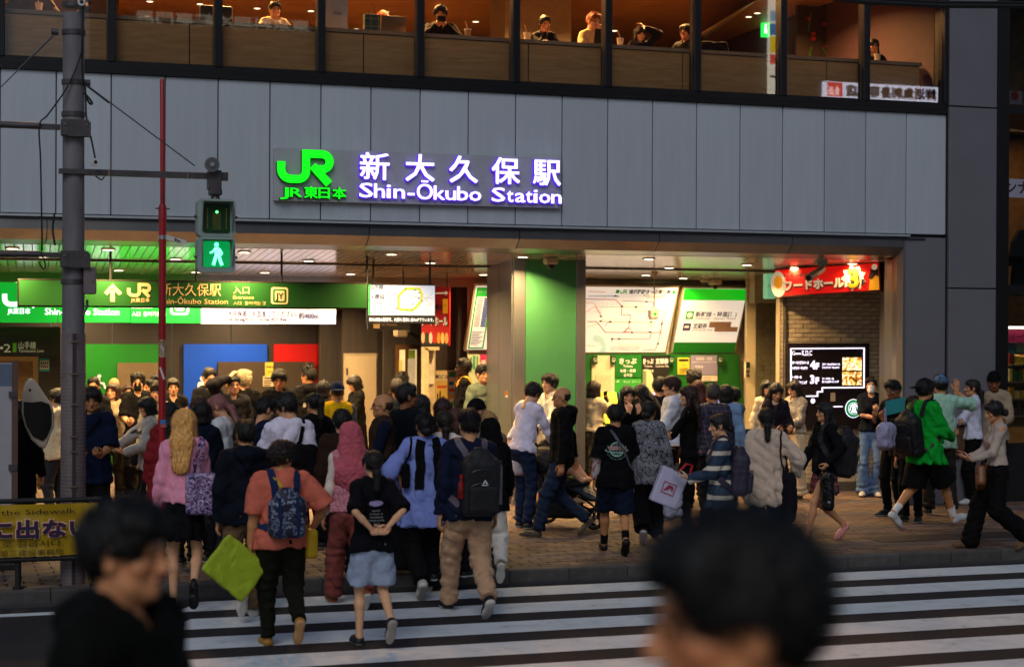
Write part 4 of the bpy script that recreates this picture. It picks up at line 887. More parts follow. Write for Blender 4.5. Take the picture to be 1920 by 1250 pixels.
# ------------------------------------------------------------------ neighbouring shop front at the right edge
SH=thing('corner_shop_front','dark framed shop window of the next building at the right edge','shop front')
for z0,z1 in((ZP,8.2),):MB().bevbox(13.42,13.62,19.93,20.1,z0,z1,.01).build('frame_post',blk,SH)
zA,zB=at(1895,205,19.95).z,at(1895,541,19.95).z
for z in(zA,zB):MB().box(13.62,19,19.95,20.08,z-.06,z+.05).build('transom',blk,SH)
for a_,b_ in((.9,zB-.06),(zB+.05,zA-.06),(zA+.05,8.2)):MB().box(13.62,19,20.0,20.008,a_,b_).build('pane',glass_mat((.9,.9,.9),1.0),SH)
MB().box(13.62,19,19.96,20.05,ZP,.9).build('stall_riser',dark,SH)
MB().box(13.5,19,22.6,22.7,ZP,8.2).build('room_back',mat((.30,.16,.05),.7,var=.3),SH)
MB().box(13.5,19,20.1,22.6,zB-.03,zB+.03).build('room_floor',dark,SH);MB().box(13.5,19,20.1,22.6,zA-.03,zA+.03).build('room_floor',dark,SH)
p=at(1900,614,20.6);MB().box(13.66,19,20.55,20.62,p.z-.02,p.z+.02).build('strip_lamp',mat((1,.95,.8),.5,emit=1.5,var=0),SH)
l=bpy.data.lights.new('lamp_light','AREA');l.shape='RECTANGLE';l.size=2.0;l.size_y=.2;l.energy=14;l.color=(1,.8,.5);lo=link('lamp_light',l,SH);lo.location=(14.8,21.2,p.z-.03)
l=bpy.data.lights.new('lamp_light','AREA');l.shape='RECTANGLE';l.size=2.0;l.size_y=.2;l.energy=10;l.color=(1,.6,.25);lo=link('lamp_light',l,SH);lo.location=(14.8,21.6,zA-.06)
a=at(1877,618,20.7);b=at(1960,642,20.7);t=thing('pink_shop_banner','pink lit banner with cartoon lettering inside the right shop window','sign');MB().box(a.x,b.x,20.68,20.7,b.z,a.z).build('sheet',mat((.45,.02,.10),.5,emit=.06),t);Flat((a.x,20.675,b.z)).text('スイーツ',.03,.05,.1,mat((.2,.02,.05),.5,var=0),t,bold=.04)
a=at(1877,642,20.9);b=at(1960,662,20.9);t=thing('teal_shelf_band','teal shelf edge with hanging cards below the pink banner','shelf');MB().box(a.x,b.x,20.85,20.9,b.z,a.z).build('board',mat((.05,.30,.26),.5),t);MB().box(a.x+.2,a.x+.38,20.83,20.845,b.z+.02,a.z+.05).build('card',mat((.15,.5,.25),.5),t)
a=at(1877,665,21.3);b=at(1960,800,21.3);t=thing('goods_shelf','shelf packed with yellow and brown goods inside the right shop','shelf')
MB().box(a.x,b.x,21.32,21.36,b.z,a.z).build('back',mat((.35,.25,.08),.6),t)
rs_=random.Random(8)
for r_ in range(4):
    zz=b.z+.18+r_*.24;MB().box(a.x,b.x,21.1,21.32,zz-.02,zz).build('shelf_board',mat((.3,.22,.1),.5),t);x=a.x+.03
    while x<b.x-.1:
        w_=rs_.uniform(.05,.09);h_=rs_.uniform(.1,.19);MB().bevbox(x,x+w_,21.14,21.26,zz+.001,zz+h_,.006).build('package',mat(rs_.choice(('#c89a28','#5a3a18','#a86a20','#3a5a20','#d8c070','#7a2018')),.5,var=.3),t);x+=w_+.012
a=at(1880,335,20.3);b=at(1960,372,20.3);t=thing('white_shop_sign','white signboard with brown katakana behind the upper right window','sign');MB().box(a.x,b.x,20.28,20.32,b.z,a.z).build('board',mat((.45,.45,.6),.5,emit=.16),t);Flat((a.x,20.275,b.z)).text('ンナ',.03,.06,.2,mat((.22,.05,.03),.5,var=0),t,bold=.02)
a=at(1880,170,20.3);b=at(1915,197,20.3);t=thing('red_emblem_notice','small white notice with red round emblem in the top right window','notice');MB().box(a.x,b.x,20.28,20.3,b.z,a.z).build('sheet',mat((.4,.38,.42),.5),t);Flat((0,20.275,0)).disc('emblem',at(1902,180,20.28).x,at(1902,180,20.28).z,.06,mat((.4,.03,.03),.5),t)
# seated silhouette chair back behind the right window
t=thing('window_chair','dark chair back against the orange wall in the upper right window','chair');p=at(1915,500,21);mb=MB();mb.prism([(-.14,-.5),(.2,-.5),(.2,.3),(.1,.42),(-.02,.42),(-.12,.25),(-.16,.05),(-.1,-.05)],0,.08,org=(p.x,21,p.z+.1),ex=(1,0,0),ez=(0,0,1),ey=(0,1,0));mb.build('back',mat((.03,.035,.04),.7),t);MB().box(p.x-.1,p.x+.2,20.7,21,p.z-.42,p.z-.36).build('seat',mat((.03,.035,.04),.7),t)
for q in(-.08,.18):MB().tube([(p.x+q,20.72,zB+.03),(p.x+q,20.72,p.z-.4)],.015,6).build('leg',dark,t);MB().tube([(p.x+q,21.02,zB+.03),(p.x+q,21.02,p.z-.4)],.015,6).build('leg',dark,t)

# ------------------------------------------------------------------ utility pole with arms, box, straps
conc=mat((.17,.155,.165),.7,var=.22,scale=6,sx=(1,1,.3),bump=.25,bscale=30)
clampm=mat((.085,.075,.08),.5,metal=.5,var=.25)
PX,PY=1.205,16.0
U=thing('utility_pole','grey concrete utility pole with perforated sleeve, straps and bracket arms','utility pole',(0,0,0))
def zp(v):return at(137,v,PY).z
mb=MB();mb.tube([(PX+.012,PY,ZP),(PX,PY,5.2)],.1,24,rs=[.101,.094]);smooth_by_angle(mb.build('shaft',conc,U))
# perforated protective sleeve as two half shells with raised dots
zs=zp(625)
mb=MB();mb.tube([(PX+.01,PY,ZP),(PX+.008,PY,zs)],.108,28);smooth_by_angle(mb.build('sleeve',mat((.21,.16,.165),.4,metal=.35,var=.25,scale=5),U))
mb=MB()
for i in range(58):
    z=ZP+.03+i*.0325
    if z>zs-.02:break
    for k in range(26):
        a_=math.pi*(1.02+k/26*1.0)+(math.pi/52 if i%2 else 0);c_,s_=math.cos(a_),math.sin(a_);r_=.1125;e=.007
        t_=(-s_*e,c_*e);p=(PX+.009+c_*r_,PY+s_*r_)
        if abs(p[0]-PX-.0)<.012:continue
        mb.poly([(p[0]-t_[0],p[1]-t_[1],z),(p[0],p[1],z-e),(p[0]+t_[0],p[1]+t_[1],z),(p[0],p[1],z+e)])
o=mb.build('raised_dot',mat((.30,.24,.24),.3,metal=.5),U);o['kind']='stuff'
MB().box(PX-.008,PX+.022,PY-.118,PY-.10,ZP,zs).build('sleeve_seam',mat((.03,.025,.03),.6),U)
for v in(640,700,757,817,845,910):z=zp(v);MB().box(PX-.026,PX+.036,PY-.128,PY-.113,z-.006,z+.006).build('sleeve_clip',mat((.3,.2,.15),.25,metal=.8),U)
for v in(10,62,155,215,528):z=zp(v);mb=MB();mb.tube([(PX,PY,z-.022),(PX,PY,z+.022)],.104,24);smooth_by_angle(mb.build('pole_band',clampm,U))
# upper arm to the left, lower arm to the left: round bars with clamp blocks
for v0,v1 in((243,240),(487,478)):
    z=zp(v0);xl=at(-120,v0,PY).x;MB().tube([(xl,PY-.05,zp(v1)),(at(75,v1,PY).x,PY-.05,zp(v1)+.0)],.03,12).build('side_arm',clampm,U)
    MB().box(at(72,v1,PY).x,at(112,v1,PY).x,PY-.085,PY-.02,zp(v1)-.028,zp(v1)+.018).build('arm_socket',clampm,U)
    MB().box(PX-.11,PX+.125,PY-.15,PY-.09,z-.075,z+.075).build('clamp_plate',clampm,U);MB().box(PX-.115,PX-.055,PY-.16,PY-.08,z-.065,z+.07).build('clamp_plate',clampm,U);MB().box(PX+.055,PX+.14,PY-.165,PY-.08,z-.075,z+.055).build('clamp_plate',clampm,U)
    for dx in(-.085,.1):MB().tube([(PX+dx,PY-.175,z+.03),(PX+dx,PY-.16,z+.03)],.011,6).build('bolt',mat((.2,.18,.17),.3,metal=.8),U)
# arm to the right carrying the signal
zr=zp(323);xr=at(425,327,PY).x
MB().box(PX+.07,at(388,327,PY).x,PY-.06,PY-.01,zr-.028,zr+.028).build('signal_arm',clampm,U)
MB().box(PX-.13,PX+.13,PY-.12,PY-.04,zr-.022,zr+.02).build('arm_socket',clampm,U)
for u in(203,350):p=at(u,323,PY);MB().box(p.x-.006,p.x+.006,PY-.066,PY-.004,zr-.03,zr+.03).build('arm_tie',mat((.35,.25,.12),.3,metal=.8),U)
for u,v in((150,10),(176,307)):
    p=at(u,v,PY);MB().tube([(p.x,PY-.17,p.z),(p.x,PY-.12,p.z)],.034,16).build('insulator',mat((.6,.58,.55),.35),U);MB().tube([(p.x,PY-.176,p.z),(p.x,PY-.16,p.z)],.016,12).build('insulator_core',black,U)
for u,v in((102,62),(162,157)):p=at(u,v,PY);MB().tube([(p.x-.03,PY-.05,p.z),(p.x+.03,PY-.05,p.z)],.03,10).build('stay_eye',clampm,U)
# stays and cables
def cable(pts,r,name='cable',par=None,m=None,sag=0.):
    P_=[at(u,v,PY-dy)for u,v,dy in pts];out=[]
    for i in range(len(P_)-1):
        p0=P_[max(i-1,0)];p1=P_[i];p2=P_[i+1];p3=P_[min(i+2,len(P_)-1)]
        for k in range(6):
            t_=k/6;out.append(.5*((2*p1)+(-p0+p2)*t_+(2*p0-5*p1+4*p2-p3)*t_*t_+(-p0+3*p1-3*p2+p3)*t_**3))
    out.append(P_[-1]);MB().tube(out,r,6).build(name,m or black,par or U)
cable([(162,160,.08),(203,190,.07),(365,311,.05)],.006,'stay_wire',m=clampm);cable([(163,161,.08),(205,193,.07)],.011,'stay_sleeve',m=clampm)
cable([(100,66,.08),(60,105,.08),(0,165,.08),(-80,240,.08)],.006,'stay_wire',m=clampm);cable([(98,68,.08),(62,104,.08)],.011,'stay_sleeve',m=clampm)
cable([(156,0,.13),(154,70,.13),(150,108,.13),(125,165,.12),(90,215,.1),(74,235,.1),(76,300,.12),(78,400,.12),(79,470,.1)],.008)
cable([(155,10,.12),(154,130,.12),(160,165,.12),(162,220,.11),(172,265,.11),(179,300,.14)],.009);cable([(157,175,.12),(165,182,.12),(173,194,.12),(168,194,.12),(160,180,.12)],.010)
cable([(77,475,.1),(85,495,.1),(82,505,.1),(72,490,.1)],.007);cable([(179,330,.08),(190,337,.08),(196,331,.08)],.007);cable([(102,400,.14),(99,430,.14),(103,460,.14)],.010)
# control box
z=zp(526);MB().bevbox(PX+.085,PX+.195,PY-.13,PY+.02,z-.12,z+.115,.008).build('control_box',mat((.20,.16,.165),.5,metal=.3,var=.15),U);MB().tube([(PX+.16,PY-.14,z+.0),(PX+.16,PY-.125,z)],.012,8).build('box_lock',mat((.35,.22,.1),.3,metal=.8),U)
cable([(163,562,.05),(163,575,.05),(155,592,.06)],.012,'conduit_elbow',m=clampm)
# ------------------------------------------------------------------ pedestrian signal with loudspeaker
G=thing('pedestrian_signal','pedestrian traffic signal showing a lit green walking figure','traffic signal')
YS2=15.85;hs=mat((.28,.36,.33),.45,var=.1)
a=at(371,372,YS2);b=at(441,511,YS2);xm=(a.x+b.x)/2;zm=at(405,443,YS2).z
def rbox(x0,x1,y0,y1,z0,z1,r,m,name,par):mb=MB();mb.prism(rrect(x0,z0,x1,z1,r),y0,y1,ex=(1,0,0),ez=(0,0,1),ey=(0,1,0));return mb.build(name,m,par)
rbox(a.x,b.x,YS2,YS2+.16,zm-.0,a.z,.035,hs,'upper_housing',G);rbox(a.x,b.x,YS2-.003,YS2+.163,b.z,zm-.003,.04,hs,'lower_housing',G)
def lens(z0,z1,m):rbox(a.x+.05,b.x-.05,YS2-.008,YS2-.001,z0,z1,.02,m,'lens',G)
lens(zm+.03,a.z-.04,mat((.012,.05,.018),.25,var=.5,scale=60));lens(b.z+.045,zm-.045,mat((.005,.16,.05),.3,emit=.45,ecol='#00b858'))
for(z0,z1)in((zm+.018,a.z-.028),(b.z+.033,zm-.033)):
    mb=MB();x0,x1=a.x+.035,b.x-.035
    mb.poly([(x0,YS2-.12,z1),(x1,YS2-.12,z1),(x1,YS2,z1+.004),(x0,YS2,z1+.004)]);mb.poly([(x0,YS2-.12,z1),(x0,YS2,z1),(x0,YS2,z0+.03),(x0,YS2-.03,z0+.03)]);mb.poly([(x1,YS2-.12,z1),(x1,YS2-.03,z0+.03),(x1,YS2,z0+.03),(x1,YS2,z1)]);mb.build('visor',hs,G)
Fs=Flat((xm,YS2-.010,(b.z+.045+zm-.045)/2));hgt=zm-b.z-.09
led=mat((.5,1,.8),.4,emit=2.2,ecol='#60ffbc',var=0)
k=hgt
Fs.disc('walking_figure',-.01*k,.37*k,.085*k,led,G)
Fs.quads('walking_figure',[[(-.10*k,.26*k),(.04*k,.29*k),(.15*k,.18*k),(.13*k,-.02*k),(-.06*k,-.04*k),(-.08*k,.08*k)]]+stroke2d([(-.06*k,.22*k),(-.16*k,.09*k),(-.26*k,.05*k)],.075*k)+stroke2d([(.10*k,.2*k),(.20*k,.05*k),(.16*k,-.04*k)],.07*k)+stroke2d([(-.0*k,.0*k),(-.07*k,-.2*k),(-.13*k,-.42*k)],.12*k)+stroke2d([(.07*k,.0*k),(.12*k,-.2*k),(.2*k,-.42*k)],.12*k),led,G,d=.004)
Fr=Flat((xm,YS2-.010,(zm+.03+a.z-.04)/2));dots=[]
for sx in(-1,1):
    for i in range(8):dots.append([(sx*.085-.004,-.09+i*.024),(sx*.085+.004,-.09+i*.024),(sx*.085+.004,-.082+i*.024),(sx*.085-.004,-.082+i*.024)])
for i in range(5):
    for j in range(10):dots.append([(-.03+i*.015-.003,-.1+j*.016),(-.03+i*.015+.003,-.1+j*.016),(-.03+i*.015+.003,-.095+j*.016),(-.03+i*.015-.003,-.095+j*.016)])
Fr.quads('count_dots',dots,mat((.30,.22,.02),.5,emit=.15,var=0),G);Fr.disc('lit_dot',.0,.055,.012,mat((.1,1,.2),.5,emit=3,var=0),G,d=.005)
zt=zr;MB().tube([(xm,YS2+.08,a.z),(xm,YS2+.08,a.z+.035)],.035,12,rs=[.05,.035]).build('hanger_neck',clampm,G)
MB().bevbox(xm-.055,xm+.055,YS2+.02,YS2+.15,a.z+.035,a.z+.10,.012).build('hanger_joint',clampm,G);MB().bevbox(at(388,327,PY).x,at(412,327,PY).x,YS2+.03,YS2+.16,a.z+.09,zr+.05,.008).build('hanger_head',clampm,G);MB().box(at(412,327,PY).x,xr,YS2+.06,YS2+.13,zr-.04,zr+.035).build('hanger_tail',clampm,G)
for sx in(a.x-.012,b.x+.012):
    for zz in(a.z-.16,b.z+.14):MB().tube([(sx-.014,YS2+.05,zz),(sx+.014,YS2+.05,zz)],.014,8).build('hinge',clampm,G)
K=thing('horn_speaker','small grey horn loudspeaker above the pedestrian signal','loudspeaker');p=at(397,309,YS2);mb=MB();d_=Vector((.0,-1,0));q=Vector((p.x,YS2+.0,p.z))
mb.tube([q+Vector((0,.14,0)),q+Vector((0,.06,0)),q,q+Vector((0,-.03,0))],.06,20,rs=[.035,.04,.066,.068]);smooth_by_angle(mb.build('horn',mat((.18,.17,.18),.4,metal=.3),K));MB().tube([q+Vector((0,-.031,0)),q+Vector((0,-.032,0))],.056,20).build('horn_mouth',mat((.10,.10,.11),.5),K);MB().tube([q+Vector((0,-.033,0)),q+Vector((0,-.045,0))],.02,12).build('horn_centre',mat((.3,.3,.3),.4),K);MB().tube([q+Vector((0,.08,-.03)),(q.x,q.y+.08,zr+.03)],.014,8).build('bracket',clampm,K)
# ------------------------------------------------------------------ red striped measuring pole with tag
RP=thing('red_marker_pole','tall slim red height marker pole with a white nine metre tag','pole')
redp=mat((.36,.012,.018),.35,var=.15,scale=5,sx=(1,1,.2));rx,ry=2.01,16.2
ztop=at(304,148,ry).z;zc=at(308,385,ry).z;zb_=at(312,640,ry).z
mb=MB();mb.tube([(rx+.012,ry,ZP),(rx+.010,ry,zc-.12)],.034,16);smooth_by_angle(mb.build('lower_tube',redp,RP))
mb=MB();mb.tube([(rx+.010,ry,zc-.12),(rx+.002,ry,ztop-.015),(rx+.002,ry,ztop)],.022,14,rs=[.022,.021,.012]);smooth_by_angle(mb.build('upper_tube',redp,RP))
mb=MB();mb.tube([(rx+.010,ry,zc-.13),(rx+.009,ry,zc-.02),(rx+.008,ry,zc+.01)],.04,14,rs=[.038,.038,.026]);smooth_by_angle(mb.build('coupling',redp,RP))
MB().tube([(rx-.055,ry,zc-.03),(rx+.075,ry,zc-.03)],.006,6).build('coupling_pin',black,RP)
z=at(310,445,ry).z;MB().tube([(rx+.01,ry,z-.018),(rx+.01,ry,z+.018)],.038,14).build('tag_band',mat((.4,.4,.42),.3,metal=.7),RP)
Ft=Flat((rx+.04,ry-.02,z),(1,0,-.27));Ft.quads('tag_plate',[[(0,-.022),(.18,-.022),(.21,0),(.18,.024),(0,.024)]],mat((.6,.6,.58),.5),RP,d=0,thick=.004);Ft.text('9m',.075,-.017,.05,black,RP,d=.006,bold=.03,shear=.2)
z=at(313,655,ry).z;MB().tube([(rx+.012,ry,z-.07),(rx+.012,ry,z+.09)],.0352,14).build('worn_sticker',pmat('sticker',blotch([(0,'#c8b8a0'),(.45,'#8a6a48'),(.55,'#d8d0c0'),(.62,'#5a2a20')],30,4),bump=0),RP)
Ft=Flat((rx+.012,ry-.036,at(313,790,ry).z));Ft.rect('sticker',-.02,-.02,.03,.02,mat((.05,.2,.5),.5,var=.4,scale=70),RP);Ft.rect('sticker',-.02,-.05,.03,-.022,mat((.5,.12,.1),.5,var=.4,scale=70),RP);Ft.quads('white_mark',stroke2d([(-.025,.50),(.012,.39)],.018),mat((.7,.65,.62),.5),RP)
# ------------------------------------------------------------------ yellow banner rail and white board at the left edge
RL=thing('banner_rail','black kerbside railing holding a yellow printed banner at the left','railing')
yr=15.75;zt=at(60,938,yr).z;zb2=at(60,1048,yr).z
xr0,xr1=-1.2,at(190,1000,yr).x
for z in(zt,zb2):MB().tube([(xr0,yr,z),(xr1,yr,z)],.022,10).build('rail',black,RL)
for x in(xr0+.1,at(30,1000,yr).x+.02,xr1-.05):MB().tube([(x,yr+.02,ZP-.01),(x,yr+.02,zt)],.028,10).build('post',black,RL);MB().tube([(x,yr+.02,ZP-.01),(x,yr+.02,ZP+.03)],.05,10).build('foot',black,RL)
t=thing('yellow_banner','yellow pedestrian safety banner with large outlined dark letters','banner')
mb=MB();n=22
for i in range(n):
    for j in range(5):
        def P_(i_,j_):x=xr0+.05+(xr1-xr0-.08)*i_/n;zz=zb2+.03+(zt-zb2-.06)*j_/5;return(x,yr-.03+.012*math.sin(i_*1.3)+.008*math.sin(j_*2+i_*.7),zz)
        mb.poly([P_(i,j),P_(i+1,j),P_(i+1,j+1),P_(i,j+1)])
smooth_by_angle(mb.build('sheet',mat((.45,.28,.01),.32,var=.12,scale=4,bump=.5,bscale=7),t),80)
FY=Flat((0,yr-.052,0))
def uy(u):return at(u,1000,yr).x
def vy(v):return at(70,v,yr).z
FY.text('Walk on the Sidewalk',uy(142),vy(962),.062,mat((.02,.015,.01),.5,var=0),t,align='r',w=uy(142)-uy(-105))
FY.text('車道に出ない',uy(170),vy(1003),.165,mat((.75,.7,.66),.5,var=0),t,align='r',w=uy(174)-uy(-119),fat=.014);FY.text('車道に出ない',uy(170),vy(1003),.165,mat((.45,.03,.03),.5,var=0),t,align='r',w=uy(174)-uy(-119),d=.010,fat=.009);FY.text('車道に出ない',uy(170),vy(1003),.165,mat((.02,.02,.06),.5,var=0),t,align='r',w=uy(174)-uy(-119),d=.016,fat=.004)
FY.text('보도로 걸읍시다.',uy(118),vy(1022),.065,mat((.02,.015,.01),.5,var=0),t,align='r',w=uy(118)-uy(-40));FY.text('第三建設事務所',uy(119),vy(1038),.055,mat((.02,.015,.01),.5,var=0),t,align='r',w=uy(119)-uy(-1))
for i in range(6):x=xr0+.2+i*(xr1-xr0-.3)/5;MB().tube([(x,yr-.03,zt-.035),(x,yr,zt+.02)],.005,5).build('tie',black,t);MB().tube([(x,yr-.03,zb2+.035),(x,yr,zb2-.02)],.005,5).build('tie',black,t)
t=thing('white_notice_board','tall grey white board with wooden edge cut by the left frame edge','board')
yb=17.2;xa,xb_=at(-60,800,yb).x,at(22,800,yb).x;zt=at(10,680,yb).z
MB().box(xa,xb_,yb,yb+.04,ZP+.1,zt).build('board',mat((.38,.36,.40),.5,var=.08),t);MB().box(xb_+.002,xb_+.055,yb-.02,yb+.06,ZP,zt+.02).build('edge_post',mat((.12,.065,.05),.5),t);MB().box(xa,xb_,yb-.003,yb,zt-.22,zt-.01).build('blue_label',mat((.12,.16,.24),.5),t)
for z in(ZP+.55,ZP+.95,zt-.3):MB().box(xb_-.03,xb_+.05,yb-.03,yb-.02,z-.03,z+.03).build('fixing',clampm,t)
MB().box(xa,xb_+.06,yb-.2,yb+.24,ZP,ZP+.05).build('base',dark,t)
# overhead cable across the top right
t=thing('overhead_cable','black overhead cable bundle crossing the top right corner','cable');
for k,(r_,off)in enumerate(((.022,0),(.012,.03))):
    P_=[at(u,v,13.0)for u,v in((1000,-90),(1300,-40),(1500,-10),(1620,4),(1760,11),(1930,12),(2200,0))];MB().tube([p+Vector((0,0,off))for p in P_],r_,8).build('strand',black,t)
# queue stanchions with red tape, bar stool and easel by the directory board
def stanchion(u,v,label):
    t=thing('queue_post',label,'queue post');g=ground(u,v,ZP);MB().tube([g,g+Vector((0,0,.95))],.025,10).build('post',mat((.45,.38,.25),.25,metal=.8),t);MB().tube([g,g+Vector((0,0,.03))],.15,16).build('base',mat((.3,.25,.18),.3,metal=.7),t);return g
g1=stanchion(697,868,'metal queue post left of the pale door');g2=stanchion(680,866,'metal queue post with a framed notice near the pale door');p=g2+Vector((-.1,-.03,.62));MB().box(p.x,p.x+.28,p.y-.01,p.y,p.z,p.z+.24).build('notice_frame',black,bpy.data.objects[g2 and 'queue_post.001']);MB().box(p.x+.06,p.x+.22,p.y-.014,p.y-.011,p.z+.03,p.z+.2).build('notice_sheet',cream,bpy.data.objects['queue_post.001'])
t=thing('red_queue_tape','red retractable queue tape stretched behind the yellow vest','tape');a,b=at(603,823,22.8),at(634,820,22.6);MB().poly([a,b,b+Vector((0,0,.045)),a+Vector((0,0,.045))]).build('tape',mat((.7,.01,.01),.5),t)
t=thing('display_easel','black display easel standing before the directory board','easel');g=ground(1515,905,ZP)
for dx,dy in((-.16,-.1),(.16,-.1),(0,.2)):MB().tube([(g.x+dx*1.2,g.y+dy,ZP),(g.x+dx*.8,g.y+dy*.3,ZP+.95)],.014,8).build('leg',black,t)
MB().box(g.x-.17,g.x+.17,g.y-.08,g.y-.05,ZP+.90,ZP+.94).build('rail',mat((.1,.1,.12),.3,metal=.5),t);MB().tube([(g.x-.17,g.y-.09,ZP+.4),(g.x+.17,g.y-.09,ZP+.4)],.012,8).build('crossbar',black,t)
# ================================================================== people: implicit surfaces meshed with surface nets
F4=np.float32
class Field:
    def __init__(s,lo,hi,h):
        s.h=h;s.lo=np.asarray(lo,float)-2.2*h;s.n=np.maximum(np.ceil((np.asarray(hi,float)-s.lo)/h).astype(int)+3,4)
        s.D=np.full(s.n,.25,F4);s.ax=[(s.lo[i]+h*np.arange(s.n[i])).astype(F4)for i in range(3)]
    def like(s):q=Field.__new__(Field);q.h,q.lo,q.n,q.ax=s.h,s.lo,s.n,s.ax;q.D=np.full(s.n,.25,F4);return q
    def sub(s,lo,hi):
        a=np.clip(np.floor((np.asarray(lo)-s.lo)/s.h).astype(int),0,s.n-1);b=np.clip(np.ceil((np.asarray(hi)-s.lo)/s.h).astype(int)+1,1,s.n)
        if(b-a<=0).any():return None
        sl=tuple(slice(a[i],b[i])for i in range(3))
        return sl,(s.ax[0][sl[0]][:,None,None],s.ax[1][sl[1]][None,:,None],s.ax[2][sl[2]][None,None,:])
    def cone(s,a,b,ra,rb,k=.02,scl=(1,1,1),Rm=None,cap=0,neg=False):
        """tapered capsule a-b; scl stretches the cross-section along the axes of Rm; cap=1 cuts flat at b, 2 at both ends"""
        a=np.asarray(a,float);b=np.asarray(b,float);m=max(ra,rb)*max(scl)+k+2.5*s.h
        q=s.sub(np.minimum(a,b)-m,np.maximum(a,b)+m)
        if q is None:return s
        sl,(X,Y,Z)=q
        x=X-F4(a[0]);y=Y-F4(a[1]);z=Z-F4(a[2]);v=b-a
        if scl!=(1,1,1)or Rm is not None:
            Rr=np.eye(3)if Rm is None else Rm
            M=(Rr@np.diag(1/np.asarray(scl,float))@Rr.T)
            x,y,z=(F4(M[i,0])*x+F4(M[i,1])*y+F4(M[i,2])*z for i in range(3));v=M@v
        L2=float(v@v)+1e-12
        tu=(x*F4(v[0])+y*F4(v[1])+z*F4(v[2]))/F4(L2);t=np.clip(tu,0,1)
        d=np.sqrt((x-t*F4(v[0]))**2+(y-t*F4(v[1]))**2+(z-t*F4(v[2]))**2)-(F4(ra)+F4(rb-ra)*t)
        d*=F4(min(scl)if min(scl)<1 else 1.)
        if cap:d=np.maximum(d,(tu-1)*F4(math.sqrt(L2)))
        if cap==2:d=np.maximum(d,-tu*F4(math.sqrt(L2)))
        c=s.D[sl]
        if neg:
            h_=np.clip(.5-.5*(c+d)/F4(k),0,1);s.D[sl]=c+(-d-c)*h_+F4(k)*h_*(1-h_)
        else:
            h_=np.clip(.5+.5*(c-d)/F4(k),0,1);s.D[sl]=c+(d-c)*h_-F4(k)*h_*(1-h_)
        return s
    def ell(s,c,r,k=.02,neg=False,Rm=None):
        m=max(r);return s.cone(c,np.asarray(c)+np.array([0,0,1e-5]),m,m,k,tuple(q/m for q in r),Rm,0,neg)
    def box(s,c,hf,r=.02,k=.01,Rm=None):
        c=np.asarray(c,float);hf=np.asarray(hf,float)
        x=s.ax[0][:,None,None]-F4(c[0]);y=s.ax[1][None,:,None]-F4(c[1]);z=s.ax[2][None,None,:]-F4(c[2])
        if Rm is not None:x,y,z=(F4(Rm[0,i])*x+F4(Rm[1,i])*y+F4(Rm[2,i])*z for i in range(3))
        q=[np.abs(a)-F4(h-r)for a,h in zip((x,y,z),hf)]
        d=np.sqrt(np.maximum(q[0],0)**2+np.maximum(q[1],0)**2+np.maximum(q[2],0)**2)+np.minimum(np.maximum(np.maximum(q[0],q[1]),q[2]),0)-F4(r)
        h_=np.clip(.5+.5*(s.D-d)/F4(k),0,1);s.D=s.D+(d-s.D)*h_-F4(k)*h_*(1-h_);return s
    def cut(s,o,n,k=0.):
        n=np.asarray(n,float);n=n/np.linalg.norm(n);o=np.asarray(o,float)
        d=(s.ax[0][:,None,None]-F4(o[0]))*F4(n[0])+(s.ax[1][None,:,None]-F4(o[1]))*F4(n[1])+(s.ax[2][None,None,:]-F4(o[2]))*F4(n[2]);s.D=np.maximum(s.D,d);return s
    def union(s,o,k=.02):
        h_=np.clip(.5+.5*(s.D-o.D)/F4(k),0,1);s.D=s.D+(o.D-s.D)*h_-F4(k)*h_*(1-h_);return s
    def wrinkle(s,amp,wl,seed,aniso=(1,1,1),n=7):
        rg=np.random.RandomState(seed);w=np.zeros(tuple(s.n),F4)
        for i in range(n):
            d=rg.normal(size=3)*np.asarray(aniso);d=d/np.linalg.norm(d)*2*math.pi/(wl*rg.uniform(.7,1.6));ph=rg.uniform(0,6.28)
            d2=rg.normal(size=3);d2=d2/np.linalg.norm(d2)*2*math.pi/(wl*3);p2=rg.uniform(0,6.28)
            A=s.ax[0][:,None,None]*F4(d[0])+s.ax[1][None,:,None]*F4(d[1])+s.ax[2][None,None,:]*F4(d[2])+F4(ph)
            Bv=s.ax[0][:,None,None]*F4(d2[0])+s.ax[1][None,:,None]*F4(d2[1])+s.ax[2][None,None,:]*F4(d2[2])+F4(p2)
            w+=1.0-1.6*np.sqrt(np.abs(np.sin(A*F4(.5)+1.2*np.sin(Bv))))
        s.D=s.D+w*F4(amp/math.sqrt(n));return s
    def mesh(s):
        D=s.D;ins=D<0;nx,ny,nz=D.shape
        c8=[ins[i:nx-1+i,j:ny-1+j,k:nz-1+k]for i in(0,1)for j in(0,1)for k in(0,1)]
        cnt=np.zeros((nx-1,ny-1,nz-1),np.uint8)
        for c in c8:cnt+=c
        ci=np.argwhere((cnt>0)&(cnt<8));n=len(ci)
        if n==0:return np.zeros((0,3)),np.zeros((0,4),int)
        idx=np.full((nx-1,ny-1,nz-1),-1,np.int32);idx[ci[:,0],ci[:,1],ci[:,2]]=np.arange(n)
        offs=np.array([(i,j,k)for i in(0,1)for j in(0,1)for k in(0,1)])
        val=np.stack([D[ci[:,0]+o[0],ci[:,1]+o[1],ci[:,2]+o[2]]for o in offs],1)
        acc=np.zeros((n,3));num=np.zeros(n)
        for a in range(8):
            for b in range(a+1,8):
                if np.abs(offs[a]-offs[b]).sum()!=1:continue
                m=(val[:,a]<0)!=(val[:,b]<0)
                t=np.where(m,val[:,a]/np.where(m,val[:,a]-val[:,b],1),0)
                p=offs[a]+t[:,None]*(offs[b]-offs[a]);acc+=p*m[:,None];num+=m
        V=s.lo+(ci+acc/num[:,None])*s.h;Q=[]
